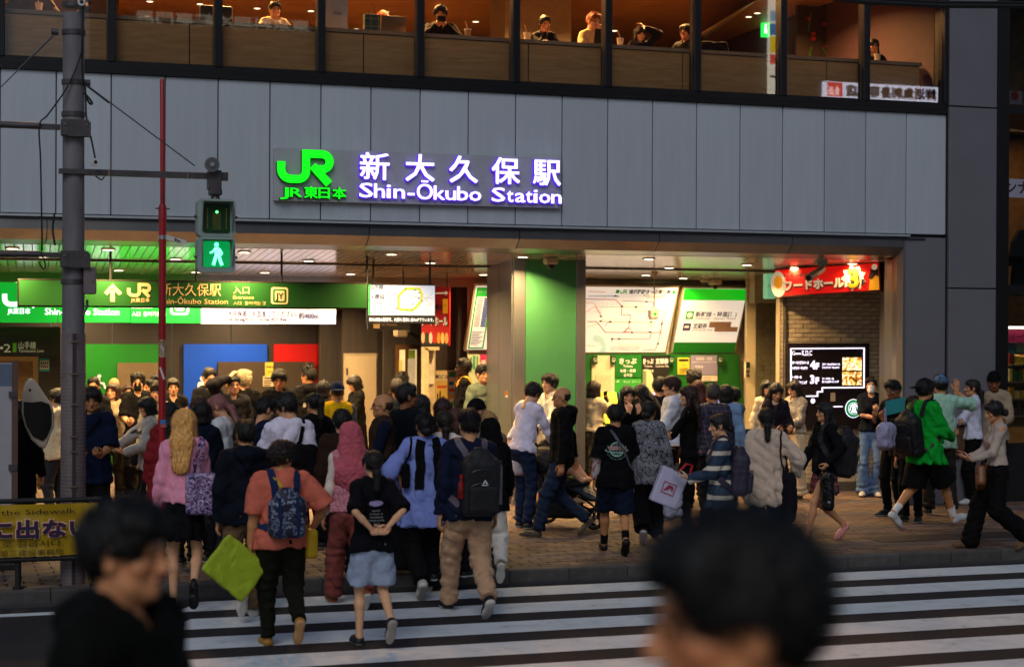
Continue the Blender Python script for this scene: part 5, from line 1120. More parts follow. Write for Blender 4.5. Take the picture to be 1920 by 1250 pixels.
        for ax in range(3):
            o1,o2=[(1,2),(2,0),(0,1)][ax]
            sl0=[slice(1,-1)]*3;sl0[ax]=slice(0,-1);sl1=list(sl0);sl1[ax]=slice(1,None)
            A=ins[tuple(sl0)];Bv=ins[tuple(sl1)];e=np.argwhere(A!=Bv)
            if len(e)==0:continue
            fl=A[e[:,0],e[:,1],e[:,2]];base=e+1;base[:,ax]-=1
            u=np.zeros(3,int);u[o1]=1;w=np.zeros(3,int);w[o2]=1
            g=lambda q:idx[q[:,0],q[:,1],q[:,2]]
            q4=np.stack([g(base-u-w),g(base-w),g(base),g(base-u)],1)
            q4[~fl]=q4[~fl][:,::-1];Q.append(q4)
        return V,np.concatenate(Q)
def np_mesh(name,V,Q,mats,colors=None,mi=None):
    me=bpy.data.meshes.new(name);me.vertices.add(len(V));me.vertices.foreach_set('co',np.asarray(V,F4).ravel())
    nq=len(Q);me.loops.add(nq*4);me.loops.foreach_set('vertex_index',np.asarray(Q,np.int32).ravel());me.polygons.add(nq)
    me.polygons.foreach_set('loop_start',np.arange(0,nq*4,4,dtype=np.int32));me.polygons.foreach_set('use_smooth',np.ones(nq,bool))
    for m in(mats if isinstance(mats,(list,tuple))else[mats]):me.materials.append(m)
    if mi is not None:me.polygons.foreach_set('material_index',np.asarray(mi,np.int32))
    if colors is not None:
        at_=me.color_attributes.new('Col','FLOAT_COLOR','POINT');at_.data.foreach_set('color',np.asarray(colors,F4).ravel())
    me.update();me.validate();return me
# ---- materials for skin and hair
def skin_mat(hexc):
    k=('skin',hexc)
    if k in _M:return _M[k]
    m=bpy.data.materials.new('material');_M[k]=m;m.use_nodes=True;t=m.node_tree;b=t.nodes['Principled BSDF'];b.inputs['Roughness'].default_value=.48;b.inputs['Specular IOR Level'].default_value=.35
    b.inputs['Subsurface Weight'].default_value=.0
    a=t.nodes.new('ShaderNodeVertexColor');a.layer_name='Col';mx=t.nodes.new('ShaderNodeMix');mx.data_type='RGBA';mx.blend_type='MULTIPLY';mx.inputs[0].default_value=1
    tc=t.nodes.new('ShaderNodeTexCoord');n=t.nodes.new('ShaderNodeTexNoise');n.inputs['Scale'].default_value=25;t.links.new(tc.outputs['Object'],n.inputs['Vector'])
    mr=t.nodes.new('ShaderNodeMapRange');mr.inputs[3].default_value=.85;mr.inputs[4].default_value=1.15;t.links.new(n.outputs[0],mr.inputs[0])
    vm=t.nodes.new('ShaderNodeVectorMath');vm.operation='SCALE';vm.inputs[0].default_value=lin(hexc);t.links.new(mr.outputs[0],vm.inputs['Scale'])
    t.links.new(a.outputs[0],mx.inputs[6]);t.links.new(vm.outputs[0],mx.inputs[7]);t.links.new(mx.outputs[2],b.inputs['Base Color']);return m
def hair_mat(hexc):
    k=('hair',hexc)
    if k in _M:return _M[k]
    m=bpy.data.materials.new('material');_M[k]=m;m.use_nodes=True;t=m.node_tree;b=t.nodes['Principled BSDF'];b.inputs['Roughness'].default_value=.5;b.inputs['Specular IOR Level'].default_value=.4
    tc=t.nodes.new('ShaderNodeTexCoord');mp=t.nodes.new('ShaderNodeMapping');mp.inputs['Scale'].default_value=(1,1,.12);t.links.new(tc.outputs['Object'],mp.inputs[0])
    n=t.nodes.new('ShaderNodeTexNoise');n.inputs['Scale'].default_value=170;n.inputs['Detail'].default_value=3;t.links.new(mp.outputs[0],n.inputs['Vector'])
    mr=t.nodes.new('ShaderNodeMapRange');mr.inputs[1].default_value=.3;mr.inputs[2].default_value=.7;mr.inputs[3].default_value=.45;mr.inputs[4].default_value=1.6;t.links.new(n.outputs[0],mr.inputs[0])
    vm=t.nodes.new('ShaderNodeVectorMath');vm.operation='SCALE';vm.inputs[0].default_value=[q*1.5+.003 for q in lin(hexc)];t.links.new(mr.outputs[0],vm.inputs['Scale']);t.links.new(vm.outputs[0],b.inputs['Base Color'])
    bp=t.nodes.new('ShaderNodeBump');bp.inputs['Strength'].default_value=.8;bp.inputs['Distance'].default_value=.006;t.links.new(n.outputs[0],bp.inputs['Height']);t.links.new(bp.outputs[0],b.inputs['Normal']);return m
# ---- head (origin at the top of the neck, face towards +Y, chin about z=-.01, crown z=.215)
_head={}
def head_mesh(sex,res):
    k=(sex,res)
    if k in _head:return _head[k]
    f=Field((-.10,-.13,-.13),(.10,.14,.235),res);w=.96 if sex=='f' else 1.
    f.ell((0,-.012,.125),(.075*w,.094,.089));f.cone((0,.022,.10),(0,.048,.022),.062*w,.036*w,.03);f.cone((-.03,.03,.035),(.03,.03,.035),.034*w,.034*w,.03)
    f.ell((0,.066,.010),(.022*w,.020,.018),.02);f.cone((-.034*w,.070,.119),(.034*w,.070,.119),.015,.015,.015)
    for sx in(-1,1):f.ell((sx*.033,.094,.102),(.017,.012,.011),.012,neg=True);f.ell((sx*.045,.055,.075),(.022,.02,.02),.02)
    for sx in(-1,1):f.ell((sx*.031,.071,.101),(.0135,.0125,.0105),.004);f.ell((sx*.077*w,-.008,.093),(.011,.021,.033),.008)
    f.cone((0,.083,.108),(0,.104,.070),.008,.0125,.012);f.ell((-.011,.094,.066),(.009,.010,.008),.008);f.ell((.011,.094,.066),(.009,.010,.008),.008)
    f.cone((-.017,.083,.044),(.017,.083,.044),.0075,.0075,.006);f.cone((-.014,.081,.033),(.014,.081,.033),.0085,.0085,.006)
    f.ell((0,.092,.0385),(.02,.006,.0015),.003,neg=True)
    nr=.056 if sex=='m' else .047
    f.cone((0,-.032,-.12),(0,-.010,.04),nr*1.06,nr,.03)
    V,Q=f.mesh();x,y,z=np.abs(V[:,0]),V[:,1],V[:,2];C=np.ones((len(V),4))
    front=y>.045
    brow=front&(((x-.031)/.019)**2+((z-.1225-(.003-.10*(x-.031)))/.0055)**2<1);C[brow,:3]=(.20,.16,.14)
    eye=front&(((x-.0315)/.0145)**2+((z-.1015)/.0075)**2<1);C[eye,:3]=(.85,.85,.9);C[front&(((x-.0315)/.0075)**2+((z-.1015)/.0080)**2<1),:3]=(.05,.04,.04)
    lash=front&(((x-.0315)/.0165)**2+((z-.109)/.0042)**2<1);C[lash,:3]=(.10,.08,.08)
    lip=(y>.07)&((x/.021)**2+((z-.0385)/.012)**2<1);C[lip,:3]=(.80,.42,.42)if sex=='f' else(.85,.58,.55)
    ck=(y>.03)&(((x-.045)/.025)**2+((z-.068)/.02)**2<1);C[ck,:3]*=(1.0,.88,.86)
    _head[k]=(V,Q,C);return _head[k]
# ---- hand (wrist at origin, fingers +Z, palm normal +Y, thumb +X)
_hand={}
def hand_mesh(pose,res):
    k=(pose,res)
    if k in _hand:return _hand[k]
    curl={'relax':24,'hold':38,'grip':68,'flat':5}[pose]
    f=Field((-.06,-.05,-.03),(.09,.11,.20),res)
    f.cone((0,0,-.02),(0,0,.02),.027,.028,.01,(1,.78,1));f.cone((.004,0,.02),(0,0,.078),.030,.038,.012,(1,.36,1))
    for x,L,b in((.028,.072,.004),(.0095,.080,0),(-.0095,.074,-.003),(-.027,.058,-.008)):
        p=np.array([x,0,.088+b]);a=math.radians(curl*.7)
        for j,l in enumerate((.46,.30,.24)):
            d=np.array([x*.9 if j==0 else 0,math.sin(a),math.cos(a)]);d=d/np.linalg.norm(d);q=p+d*L*l;f.cone(p,q,.0088-.0008*j,.0081-.0009*j,.004);p=q;a+=math.radians(curl)
    tc=curl/68;p0=np.array([.022,.006,.022]);p1=np.array([.047,.016+.012*tc,.052]);p2=np.array([.056-.016*tc,.026+.022*tc,.080]);p3=np.array([.058-.03*tc,.034+.026*tc,.102])
    f.cone(p0,p1,.015,.0115,.01);f.cone(p1,p2,.0112,.0098,.004);f.cone(p2,p3,.0098,.0075,.004)
    V,Q=f.mesh();_hand[k]=(V,Q);return _hand[k]
# ---- hair and head covers in head space
_hair={}
def hair_mesh(style,res=.0065):
    if style in _hair:return _hair[style]
    long_=style in('long','longstraight');hj=style=='hijab'
    f=Field((-.16,-.24,-.42 if(long_ or hj or style=='pony')else-.16),(.16,.15,.27),res)
    cr=(.082,.101,.095);c0=(0,-.014,.130)
    name='hair'
    def cap(r=cr,c=c0,k=.01):f.ell(c,r,k)
    def face(zf,w=.064,y0=.03,k=.012):  # opening for the face below the hair line zf
        f.cone((0,y0+.06,zf-.075),(0,y0+.11,zf-.075),.075,.075,k,(w/.075,1,1),neg=True);f.cone((0,y0+.07,zf-.13),(0,y0+.12,zf-.15),.075,.075,k,(w/.075,1,1),neg=True)
    amp,wl,an=.0035,.03,(1,1,.2)
    if style in('short','undercut','part','spiky','tousled'):
        cap((.083,.103,.100));f.cone((-.045,.040,.192),(.05,.046,.188),.026,.026,.03);f.cone((-.03,.0,.206),(.03,-.02,.206),.022,.022,.03)
        face(.175 if style not in('part','tousled')else .168)
        if style in('part','tousled'):f.cone((-.055,.064,.168),(-.064,.056,.138),.014,.007,.02);f.cone((.05,.066,.170),(.064,.054,.138),.015,.007,.02);f.cone((-.02,.074,.178),(.03,.076,.174),.011,.011,.02)
        if style=='spiky':
            for i in range(16):a=i*2.4;r_=.012*math.sqrt(i)*1.4;x,y=r_*math.cos(a),r_*math.sin(a)-.0;f.cone((x,y,.20),(x*1.6,y*1.5+.012,.245),.016,.004,.012)
        f.cut((0,-.06,.055),(0,.5,-1));amp=.0045
        for sx in(-1,1):f.ell((sx*.085,.02,.075),(.03,.05,.04),.01,neg=True)
    elif style=='mop':  # full bowl shaped young men's cut
        cap((.089,.108,.104));f.cone((-.045,.056,.172),(.045,.056,.172),.028,.028,.03);face(.146,.060);f.cut((0,-.06,.04),(0,.35,-1));amp=.005
        for sx in(-1,1):f.cone((sx*.078,.02,.14),(sx*.082,.015,.092),.020,.010,.02)
    elif style=='curly':
        cap((.092,.110,.105));f.cone((-.05,.05,.19),(.05,.05,.19),.040,.040,.03);face(.165);f.cut((0,-.06,.045),(0,.4,-1));amp,wl,an=.011,.034,(1,1,1)
    elif style=='bald':
        f.ell((0,-.02,.112),(.0785,.0925,.075));f.cut((0,0,.135),(0,.35,1));f.cut((0,.012,0),(0,1,0));f.cut((0,-.06,.055),(0,.4,-1));amp=.001
    elif style=='bob':
        cap((.088,.107,.102));f.cone((0,-.05,.10),(0,-.055,.015),.086,.080,.03,(1,.75,1))
        for sx in(-1,1):f.cone((sx*.066,.01,.13),(sx*.070,.012,.01),.034,.026,.03)
        f.cone((-.045,.072,.160),(.045,.072,.160),.026,.026,.03);face(.150,.056,.035);f.cut((0,0,-.012),(0,0,-1))
    elif long_:
        cap((.088,.106,.101));f.cone((0,-.055,.10),(0,-.105,-.06),.088,.082,.03,(1,.45,1));f.cone((0,-.105,-.06),(0,-.135,-.27),.082,.085 if style=='long' else .07,.03,(1,.34,1))
        for sx in(-1,1):f.cone((sx*.068,.0,.13),(sx*.085,.0,-.12),.032,.024,.03);f.cone((sx*.085,.0,-.12),(sx*.075,.02,-.2),.024,.012,.03)
        f.cone((-.04,.070,.166),(.04,.070,.166),.024,.024,.03);face(.155,.056,.035);amp,wl,an=.006,.035,(1,1,.12)
    elif style in('pony','lowpony','bun','lowbun'):
        cap((.083,.102,.097));f.cone((-.04,.066,.176),(.04,.066,.176),.020,.020,.03);face(.162,.062);f.cut((0,-.06,.035),(0,.4,-1))
        if style=='pony':f.cone((0,-.10,.15),(0,-.15,.12),.024,.034,.02);f.cone((0,-.15,.12),(0,-.155,-.06),.034,.030,.03);f.cone((0,-.155,-.06),(0,-.14,-.18),.030,.010,.03)
        if style=='lowpony':f.cone((0,-.10,.07),(0,-.135,.03),.022,.03,.02);f.cone((0,-.135,.03),(0,-.14,-.12),.03,.024,.03)
        if style=='bun':f.ell((0,-.125,.14),(.045,.04,.042),.015)
        if style=='lowbun':f.ell((0,-.118,.055),(.05,.036,.038),.015)
        for sx in(-1,1):f.cone((sx*.072,.035,.14),(sx*.074,.035,.07),.014,.004,.012)
    elif style in('cap','capback'):
        name='cap';f.ell((0,-.008,.140),(.090,.110,.098),.01);f.cut((0,0,.135),(0,.12 if style=='cap' else-.1,-1))
        s_=1 if style=='cap' else-1
        f.cone((0,s_*.09,.138),(0,s_*.15,.128),.070,.066,.006,(1,1,.12));f.ell((0,-.008,.238),(.01,.01,.008),.004);amp,wl,an=.0012,.03,(1,1,1)
    elif style=='beret':
        name='cap';f.ell((0,-.008,.150),(.092,.112,.080),.01);f.cone((0,-.008,.14),(0,-.008,.165),.095,.09,.01,(1,1.2,.5));f.cut((0,0,.130),(0,.12,-1));f.cone((0,.09,.137),(0,.118,.130),.06,.058,.006,(1,1,.15));amp=.001
    elif style=='beanie':
        name='cap';f.ell((0,-.010,.135),(.091,.110,.110),.01);f.cone((0,-.012,.125),(0,-.006,.160),.096,.094,.012,(1,1.16,1),cap=2);f.cut((0,0,.122),(0,.12,-1));amp,wl,an=.002,.02,(1,1,.1)
    elif hj:
        name='hijab';f.ell((0,-.015,.128),(.098,.118,.106),.01);f.cone((0,-.03,.10),(0,-.035,-.08),.096,.105,.04,(1,.95,1));f.cone((0,-.04,-.06),(0,-.035,-.20),.12,.205,.05,(1,.68,1));f.cone((.02,-.09,.02),(.05,-.135,-.36),.07,.09,.05,(1,.45,1));face(.165,.060,.03);amp,wl,an=.007,.07,(1,1,.5)
    f.wrinkle(amp,wl,hash(style)%1000 if False else sum(map(ord,style)),an)
    V,Q=f.mesh()
    if name=='hair' and style!='bald':V,Q=strands(V,Q,style)
    _hair[style]=(np_mesh(name,V,Q,hair_mat('#15110f')),name);return _hair[style]
def strands(V,Q,style):
    '''loose locks laid over the hair surface, flowing from the crown downwards'''
    rg=np.random.RandomState(7);bv=BVHTree.FromPolygons([tuple(v)for v in V],[tuple(int(i)for i in q)for q in Q])
    ts=style=='tousled';n=900 if style in('long','longstraight')else(2600 if ts else 1000);cu=style=='curly'
    step=.014 if style in('long','longstraight','bob')else .009;VV=[V];QQ=[Q];o=len(V);cr=Vector((0,-.03,.235))
    for i in rg.choice(len(V),n):
        p=Vector(V[i]);w=rg.uniform(.0016,.0034);pts=[];lift=rg.uniform(.001,.016 if ts else .011);jit=Vector(rg.normal(size=3)*(.9 if cu or ts else .28))
        for k in range(6):
            loc,nr,_,_=bv.find_nearest(p)
            if loc is None:break
            pts.append((loc+nr*(lift+.0012*k*rg.uniform(0,2.2)),nr));g_=(loc-cr);g_.z*=.5;g_=g_.normalized()+Vector((0,0,-1.1))+jit
            t_=g_-nr*g_.dot(nr)
            if t_.length<1e-4:break
            p=loc+t_.normalized()*step
        if len(pts)<3:continue
        vs=[]
        for k,(q,nr)in enumerate(pts):
            d=(pts[min(k+1,len(pts)-1)][0]-pts[max(k-1,0)][0]);sd_=d.cross(nr)
            sd_=sd_.normalized()if sd_.length>1e-9 else Vector((1,0,0));ww=w*(1-.85*k/(len(pts)-1));vs+=[q-sd_*ww,q+sd_*ww]
        VV.append(np.array([tuple(v)for v in vs]));QQ.append(np.array([[o+2*k,o+2*k+1,o+2*k+3,o+2*k+2]for k in range(len(pts)-1)]));o+=len(vs)
    return np.concatenate(VV),np.concatenate(QQ)
# ---- shoes (heel at origin back, toe +Y), one mesh per kind with a sole slot
_shoe={}
def shoe_mesh(kind):
    if kind in _shoe:return _shoe[kind]
    f=Field((-.06,-.10,-.01),(.06,.20,.14),.0075)
    if kind=='sneaker':f.cone((0,-.035,.035),(0,.10,.032),.040,.044,.03,(1,1,.9));f.cone((0,.08,.03),(0,.150,.026),.042,.032,.02,(1,1,.75));f.cone((0,-.03,.04),(0,-.022,.085),.038,.037,.03,cap=1);f.cone((0,.0,.06),(0,.08,.05),.03,.026,.03);hs_=.024
    elif kind=='clog':f.cone((0,-.045,.03),(0,.10,.036),.042,.050,.02,(1,1,.8));f.cone((0,.06,.04),(0,.150,.034),.046,.036,.03,(1,1,.85));f.ell((0,-.02,.08),(.036,.05,.045),.01,neg=True);hs_=.02
    elif kind=='heel':f.cone((0,-.05,.05),(0,.12,.03),.034,.038,.02,(1,1,.6));f.cone((0,-.05,.05),(0,-.05,0),.026,.022,.02);f.cone((0,.07,.02),(0,.14,.02),.038,.030,.02);f.cone((0,-.05,.07),(0,-.05,.10),.03,.028,.01);hs_=.02
    else:f.cone((0,-.035,.03),(0,.12,.028),.038,.040,.03,(1,1,.8));f.cone((0,.1,.028),(0,.155,.022),.038,.028,.02,(1,1,.7));f.cone((0,-.03,.03),(0,-.025,.075),.036,.036,.03,cap=1);hs_=.018
    f.cut((0,0,0),(0,0,-1));f.wrinkle(.0008,.03,3)
    V,Q=f.mesh();zc=V[Q].mean(1)[:,2];me=np_mesh('shoe',V,Q,[black,white],mi=(zc<hs_).astype(int));_shoe[kind]=me;return me
def rotm(axis,a):
    c,s=math.cos(a),math.sin(a);x,y,z=axis
    return np.array([[c+x*x*(1-c),x*y*(1-c)-z*s,x*z*(1-c)+y*s],[y*x*(1-c)+z*s,c+y*y*(1-c),y*z*(1-c)-x*s],[z*x*(1-c)-y*s,z*y*(1-c)+x*s,c+z*z*(1-c)]])
def ik(a,b,l1,l2,pole):
    """middle joint of a two-bone chain from a to b, bent towards pole; returns joint, clamped end"""
    v=b-a;d=np.linalg.norm(v);m=(l1+l2)*.995
    if d>m:v=v*m/d;d=m;b=a+v
    d=max(d,abs(l1-l2)+.01);x=(l1*l1-l2*l2+d*d)/(2*d);h=math.sqrt(max(l1*l1-x*x,0));u=v/np.linalg.norm(v);p=np.asarray(pole,float);p=p-u*(p@u);p=p/(np.linalg.norm(p)+1e-9)
    return a+u*x+p*h,b
ARMS={  # hand target for the right arm (x right, y forward, z up; metres for a 1.72 m person), fingers, palm, elbow pole, hand pose
 'down':((.245,.03,.80),None,(-1,0,0),(.15,-1,0),'relax'),'fwd':((.23,.22,.89),None,(-1,0,0),(.2,-1,-.2),'relax'),'back':((.25,-.20,.85),None,(-1,0,0),(.3,-1,.3),'relax'),
 'carry':((.27,.04,.80),(0,0,-1),(-1,0,0),(.3,-1,0),'grip'),'phone':((.08,.28,1.22),(-.2,.35,1),(-.3,-1,.3),(.5,-.3,-1),'hold'),'low':((.09,.32,1.06),(-.3,1,.35),(-.2,-.4,1),(.5,-.6,-.8),'hold'),
 'high':((.07,.30,1.38),(-.2,.2,1),(-.2,-1,.2),(.6,.1,-1),'hold'),'face':((.05,.17,1.50),(-.3,.0,1),(-.2,-1,0),(.6,.1,-1),'hold'),'chin':((.04,.15,1.43),(-.4,.2,.8),(-.3,-.6,.8),(.5,.3,-1),'grip'),
 'cross':((-.12,.20,1.13),(-1,.25,.15),(0,-1,0),(.6,.6,-.8),'relax'),'behind':((.04,-.20,1.03),(-1,.05,.12),(0,-1,.2),(1,-.7,.1),'relax'),'push':((.20,.40,.98),(-.1,1,-.1),(0,0,-1),(.6,-.6,-.5),'grip'),
 'head':((.07,.06,1.70),(-.6,-.2,.6),(-.4,-.2,-1),(1,.4,.2),'relax'),'wave':((.22,.12,1.52),(0,0,1),(0,1,0),(.8,-.2,-.8),'flat'),'strap':((.13,.13,1.30),(-.5,.1,.9),(-.3,-1,0),(.8,0,-1),'grip'),'chest':((-.05,.19,1.30),(-1,.1,.2),(0,-1,0),(.7,.4,-.8),'relax'),
 'table':((.14,.30,1.08),(-.4,1,0),(0,0,-1),(.8,-.2,-.6),'relax'),'reach':((.16,.46,1.06),(-.1,1,.1),(-.2,0,1),(.5,-.5,-.8),'hold'),'camera':((.06,.25,1.40),(-.6,.3,.7),(-.3,-1,0),(.9,.2,-1),'hold'),'side':((.30,.10,1.00),(-.2,.6,-.6),(-.7,0,.7),(.6,-.8,.3),'grip'),
}
LEGS={  # per leg (left, right): ankle x, y, z, pitch (toe down positive), yaw
 'stand':((-.10,.0,0,0,8),(.10,.0,0,0,-8)),'wide':((-.14,.02,0,0,10),(.14,-.02,0,0,-14)),'lean':((-.09,.05,0,0,10),(.11,-.03,0,0,-18)),
 'walkr':((-.08,-.30,.11,48,0),(.09,.27,.0,-4,0)),'walkl':((-.09,.27,.0,-4,0),(.08,-.30,.11,48,0)),'stepr':((-.09,.10,0,0,3),(.08,-.30,.20,62,0)),'stepl':((-.08,-.30,.20,62,0),(.09,.10,0,0,-3)),
 'stridel':((-.09,.36,.03,-16,0),(.08,-.38,.10,42,0)),'strider':((-.08,-.38,.10,42,0),(.09,.36,.03,-16,0)),'sit':((-.12,.42,.0,0,0),(.12,.42,.0,0,0)),
}
SK={'a':'#cf946a','b':'#c08458','c':'#dfa880','d':'#8a5636','e':'#3a2218','f':'#d6a488'}
PEOPLE={}
_seed=[100]
def person(key,label,pos,h,face,top,bot,hair=('short','#14110f'),skin='a',sex='m',la='down',ra='down',legs='stand',lean=0.,side=0.,hyaw=0.,hpitch=0.,hroll=0.,shoes=('sneaker','#181818','#c8c8c8'),glasses=False,mask=None,lod=1.,build=1.,twist=0.,z0=None,crop=None,socks=None,under=None,group=None):
    """face: compass of the body, degrees anticlockwise from looking into the station (+Y)"""
    top=dict(top);top['ease']=top.get('ease',.018)*.72;top['sease']=top.get('sease',top['ease']/.72)*.72;bot=dict(bot);bot['ease']=bot.get('ease',.012)*.8;build=build*.955
    _seed[0]+=1;sd=_seed[0];s=h/1.72;fem=sex=='f';W_=build*(0.90 if fem else 1.)
    root=thing('person',label,'person',(pos[0],pos[1],pos[2]),group);root.rotation_euler=(0,0,R(face))
    zb=pos[2]
    sit=legs=='sit'
    L=LEGS[legs];v3=lambda*q:np.array(q,float)
    pel_z=.93 if not sit else .50
    if legs[:4]in('walk','stri'):pel_z-=.035
    pel=v3(0,0,pel_z*s)
    T=rotm((0,0,1),R(twist))@rotm((1,0,0),R(-lean))@rotm((0,1,0),R(side))
    tp=lambda x,y,z:pel+T@(v3(x,y,z-.93)*s)  # torso point given for a standing 1.72 m figure
    shw=.166*W_;sh=[tp(-shw,-.005,1.405),tp(shw,-.005,1.405)]
    arms=[]
    for i,nm in enumerate((la,ra)):
        sx=-1 if i==0 else 1;sp=ARMS[nm]if isinstance(nm,str)else nm
        tg,fd,pn,pole,hp=sp;tgt=tp(tg[0]*sx,tg[1],tg[2]);el,wr=ik(sh[i],tgt,.285*s,.25*s,T@v3(pole[0]*sx,pole[1],pole[2]))
        fdv=(wr-el)if fd is None else T@v3(fd[0]*sx,fd[1],fd[2]);fdv=fdv/np.linalg.norm(fdv);pv=T@v3(pn[0]*sx,pn[1],pn[2]);pv=pv-fdv*(pv@fdv);pv=pv/(np.linalg.norm(pv)+1e-9)
        th=np.cross(fdv,pv)*(1 if i else-1);arms.append((sh[i],el,wr,np.stack([th,pv,fdv],1),hp))
    legp=[]
    for i in(0,1):
        x,y,z,pit,yw=L[i];sx=-1 if i==0 else 1;hip=pel+v3(sx*.088*W_,0,-.02)*s
        ank=v3(x,y,z+.085)*s
        kn,ank=ik(hip,ank,.425*s,.415*s,(sx*.12,1,0));legp.append((hip,kn,ank,pit,yw))
    # neck and head
    nb=tp(0,-.012,1.455);Hd=T@rotm((0,0,1),R(hyaw))@rotm((1,0,0),R(-hpitch))@rotm((0,1,0),R(hroll));hs=s*(1.0 if not fem else .97)
    if lean>0:Hd=rotm((1,0,0),R(lean*.6))@Hd
    ho=tp(0,.004,1.508)
    # ---- body skin: head, hands, bare limbs
    parts=[]
    hr=.0058*lod if crop!='hero' else .004
    V,Q,C=head_mesh(sex,round(hr,4));parts.append(((V*hs)@Hd.T+ho,Q,C))
    for i,(a,e,w,Fm,hp)in enumerate(arms):
        V,Q=hand_mesh(hp,round(.0062*lod,4));V=V.copy()
        hsz=s*(.92 if fem else 1.);Vw=w+(V*hsz)@Fm.T;parts.append((Vw,Q if i==0 else Q[:,::-1],np.ones((len(V),4))))
    tk=top;sl=top.get('sleeve',2.);res=.0165*lod
    f=Field(np.min([np.min([a,e,w],0)for a,e,w,_,_ in arms]+[pel-.2],0)-.08,np.max([np.max([a,e,w],0)for a,e,w,_,_ in arms]+[nb],0)+.08,res)
    f.cone(tp(0,0,1.0),tp(0,0,1.30),.115*s*W_,.130*s*W_,.05*s,(1,.66,1),T);f.cone(sh[0],sh[1],.052*s,.052*s,.04);f.cone(nb-v3(0,0,.05),nb+v3(0,.01,.06)*s,.055*s,.048*s,.03)
    aw=W_*(.92 if fem else 1)
    for a,e,w,Fm,hp in arms:f.cone(a,e,.047*s*aw,.039*s*aw,.03);f.cone(e,e+(w-e)*.35,.040*s*aw,.039*s*aw,.015);f.cone(e+(w-e)*.35,w,.039*s*aw,.0255*s*aw,.015)
    V,Q=f.mesh();parts.append((V,Q,np.ones((len(V),4))))
    bk=bot.get('kind','slim');bare=bk in('shorts','skirt','mini')
    if bare or bot.get('bare'):
        f=Field(np.min([np.min(l[:3],0)for l in legp],0)-.1,np.max([np.max(l[:3],0)for l in legp],0)+.1,.015*lod)
        for hip,kn,ank,pit,yw in legp:
            lw=W_*(1.0 if not fem else .98);mid=kn+(ank-kn)*.32;back=np.cross(ank-kn,v3(1,0,0));back=back/(np.linalg.norm(back)+1e-9)
            if back[1]>0:back=-back
            f.cone(hip,kn,.082*s*lw,.054*s*lw,.02);f.cone(kn,mid+back*.012*s,.051*s*lw,.055*s*lw,.02);f.cone(mid+back*.012*s,ank,.055*s*lw,.035*s*lw,.02);f.cone(ank,ank-v3(0,0,.05)*s,.036*s,.034*s,.01)
        V,Q=f.mesh();parts.append((V,Q,np.ones((len(V),4))))
    VV=np.concatenate([p[0]for p in parts]);CC=np.concatenate([p[2]for p in parts]);o=0;QQ=[]
    for p in parts:QQ.append(p[1]+o);o+=len(p[0])
    link('body',np_mesh('body',VV,np.concatenate(QQ),skin_mat(SK.get(skin,skin)),CC),root)
    # ---- top garment
    ease=top.get('ease',.018)*s;hem=top.get('hem',.86);gl=.013*lod
    lo=np.min([np.min([a,e,w],0)for a,e,w,_,_ in arms]+[tp(-.3,-.25,hem-.05),tp(.3,.25,hem-.05)],0)-.1;hi=np.max([np.max([a,e,w],0)for a,e,w,_,_ in arms]+[nb+v3(0,0,.12)],0)+.1
    f=Field(lo,hi,gl);chest=(.150*W_ if not fem else .138*build)*s;waist=(.140*W_ if not fem else .122*build)*s;hipw=(.152*W_ if not fem else .150*build)*s
    cutw=top.get('flare',0.)*s;sc=(1,.70,1)
    f.cone(tp(0,.0,1.33),tp(0,0,1.12),chest+ease*.6,waist+ease+cutw*.4,.03*s,sc,T)
    if hem<1.10:f.cone(tp(0,0,1.12),tp(0,-.004,hem),waist+ease+cutw*.4,max(hipw,waist)+.012*s+ease*1.1+cutw,.03*s,sc,T,cap=1)
    f.cone(sh[0]+(sh[1]-sh[0])*.10,sh[1]+(sh[0]-sh[1])*.10,.060*s+ease*.4,.060*s+ease*.4,.05*s);f.cone(tp(-.06,-.025,1.43),tp(.06,-.025,1.43),.055*s,.055*s,.04*s)
    if fem:
        for sx in(-1,1):f.cone(tp(sx*.062,.075,1.27),tp(sx*.062,.072,1.265),.058*s,.058*s,.05*s)
    if top.get('collar'):f.cone(nb-T@v3(0,0,.02)*s,nb+T@v3(0,.006,.035)*s,.068*s,.060*s,.01,(1,1,1),None,cap=1)
    if top.get('hood'):f.cone(tp(-.07,-.085,1.45),tp(.07,-.085,1.45),.055*s,.055*s,.03*s);f.cone(tp(0,-.11,1.43),tp(0,-.12,1.34),.075*s,.035*s,.04*s);f.cone(tp(-.085,-.01,1.465),tp(-.04,.075,1.40),.035*s,.025*s,.02);f.cone(tp(.085,-.01,1.465),tp(.04,.075,1.40),.035*s,.025*s,.02)
    if not top.get('off'):
        f.cone(tp(0,.035,1.445+top.get('neck',0)),tp(0,.03,1.7),.056*s,.075*s,.02,neg=True)
    if sl>0:
        g=f.like();se=top.get('sease',top.get('ease',.018))*s
        for a,e,w,Fm,hp in arms:
            if sl<=1:g.cone(a,a+(e-a)*sl,.049*s*aw+se*.6,.052*s*aw+se*1.25,.02,cap=1)
            else:
                g.cone(a,e,.049*s*aw+se*.6,.045*s*aw+se,.02);q=e+(w-e)*(min(sl,2)-1)*.98;g.cone(e,q,.045*s*aw+se,(.034*s*aw+se*top.get('cuff',.6)),.02,cap=1)
        f.union(g,.035*s)
    if hem<.97:
        g=f.like()
        for hip,kn,ank,pit,yw in legp:g.cone(hip,hip+(kn-hip)*.5,.086*s*W_+bot.get('ease',.012)*s+.014,.08*s*W_+bot.get('ease',.012)*s+.012,.03*s)
        if bk in('skirt','mini','long'):g.cone(pel+v3(0,0,.05),pel+v3(0,0,-.30),hipw+.02,hipw+.06,.02,(1,.82,1))
        g.cut(tp(0,0,hem),-(T@v3(0,0,1)));f.union(g,.03*s)
    f.wrinkle(top.get('fold',.0095)*1.35,top.get('wl',.13),sd,(1,1,.8),6)
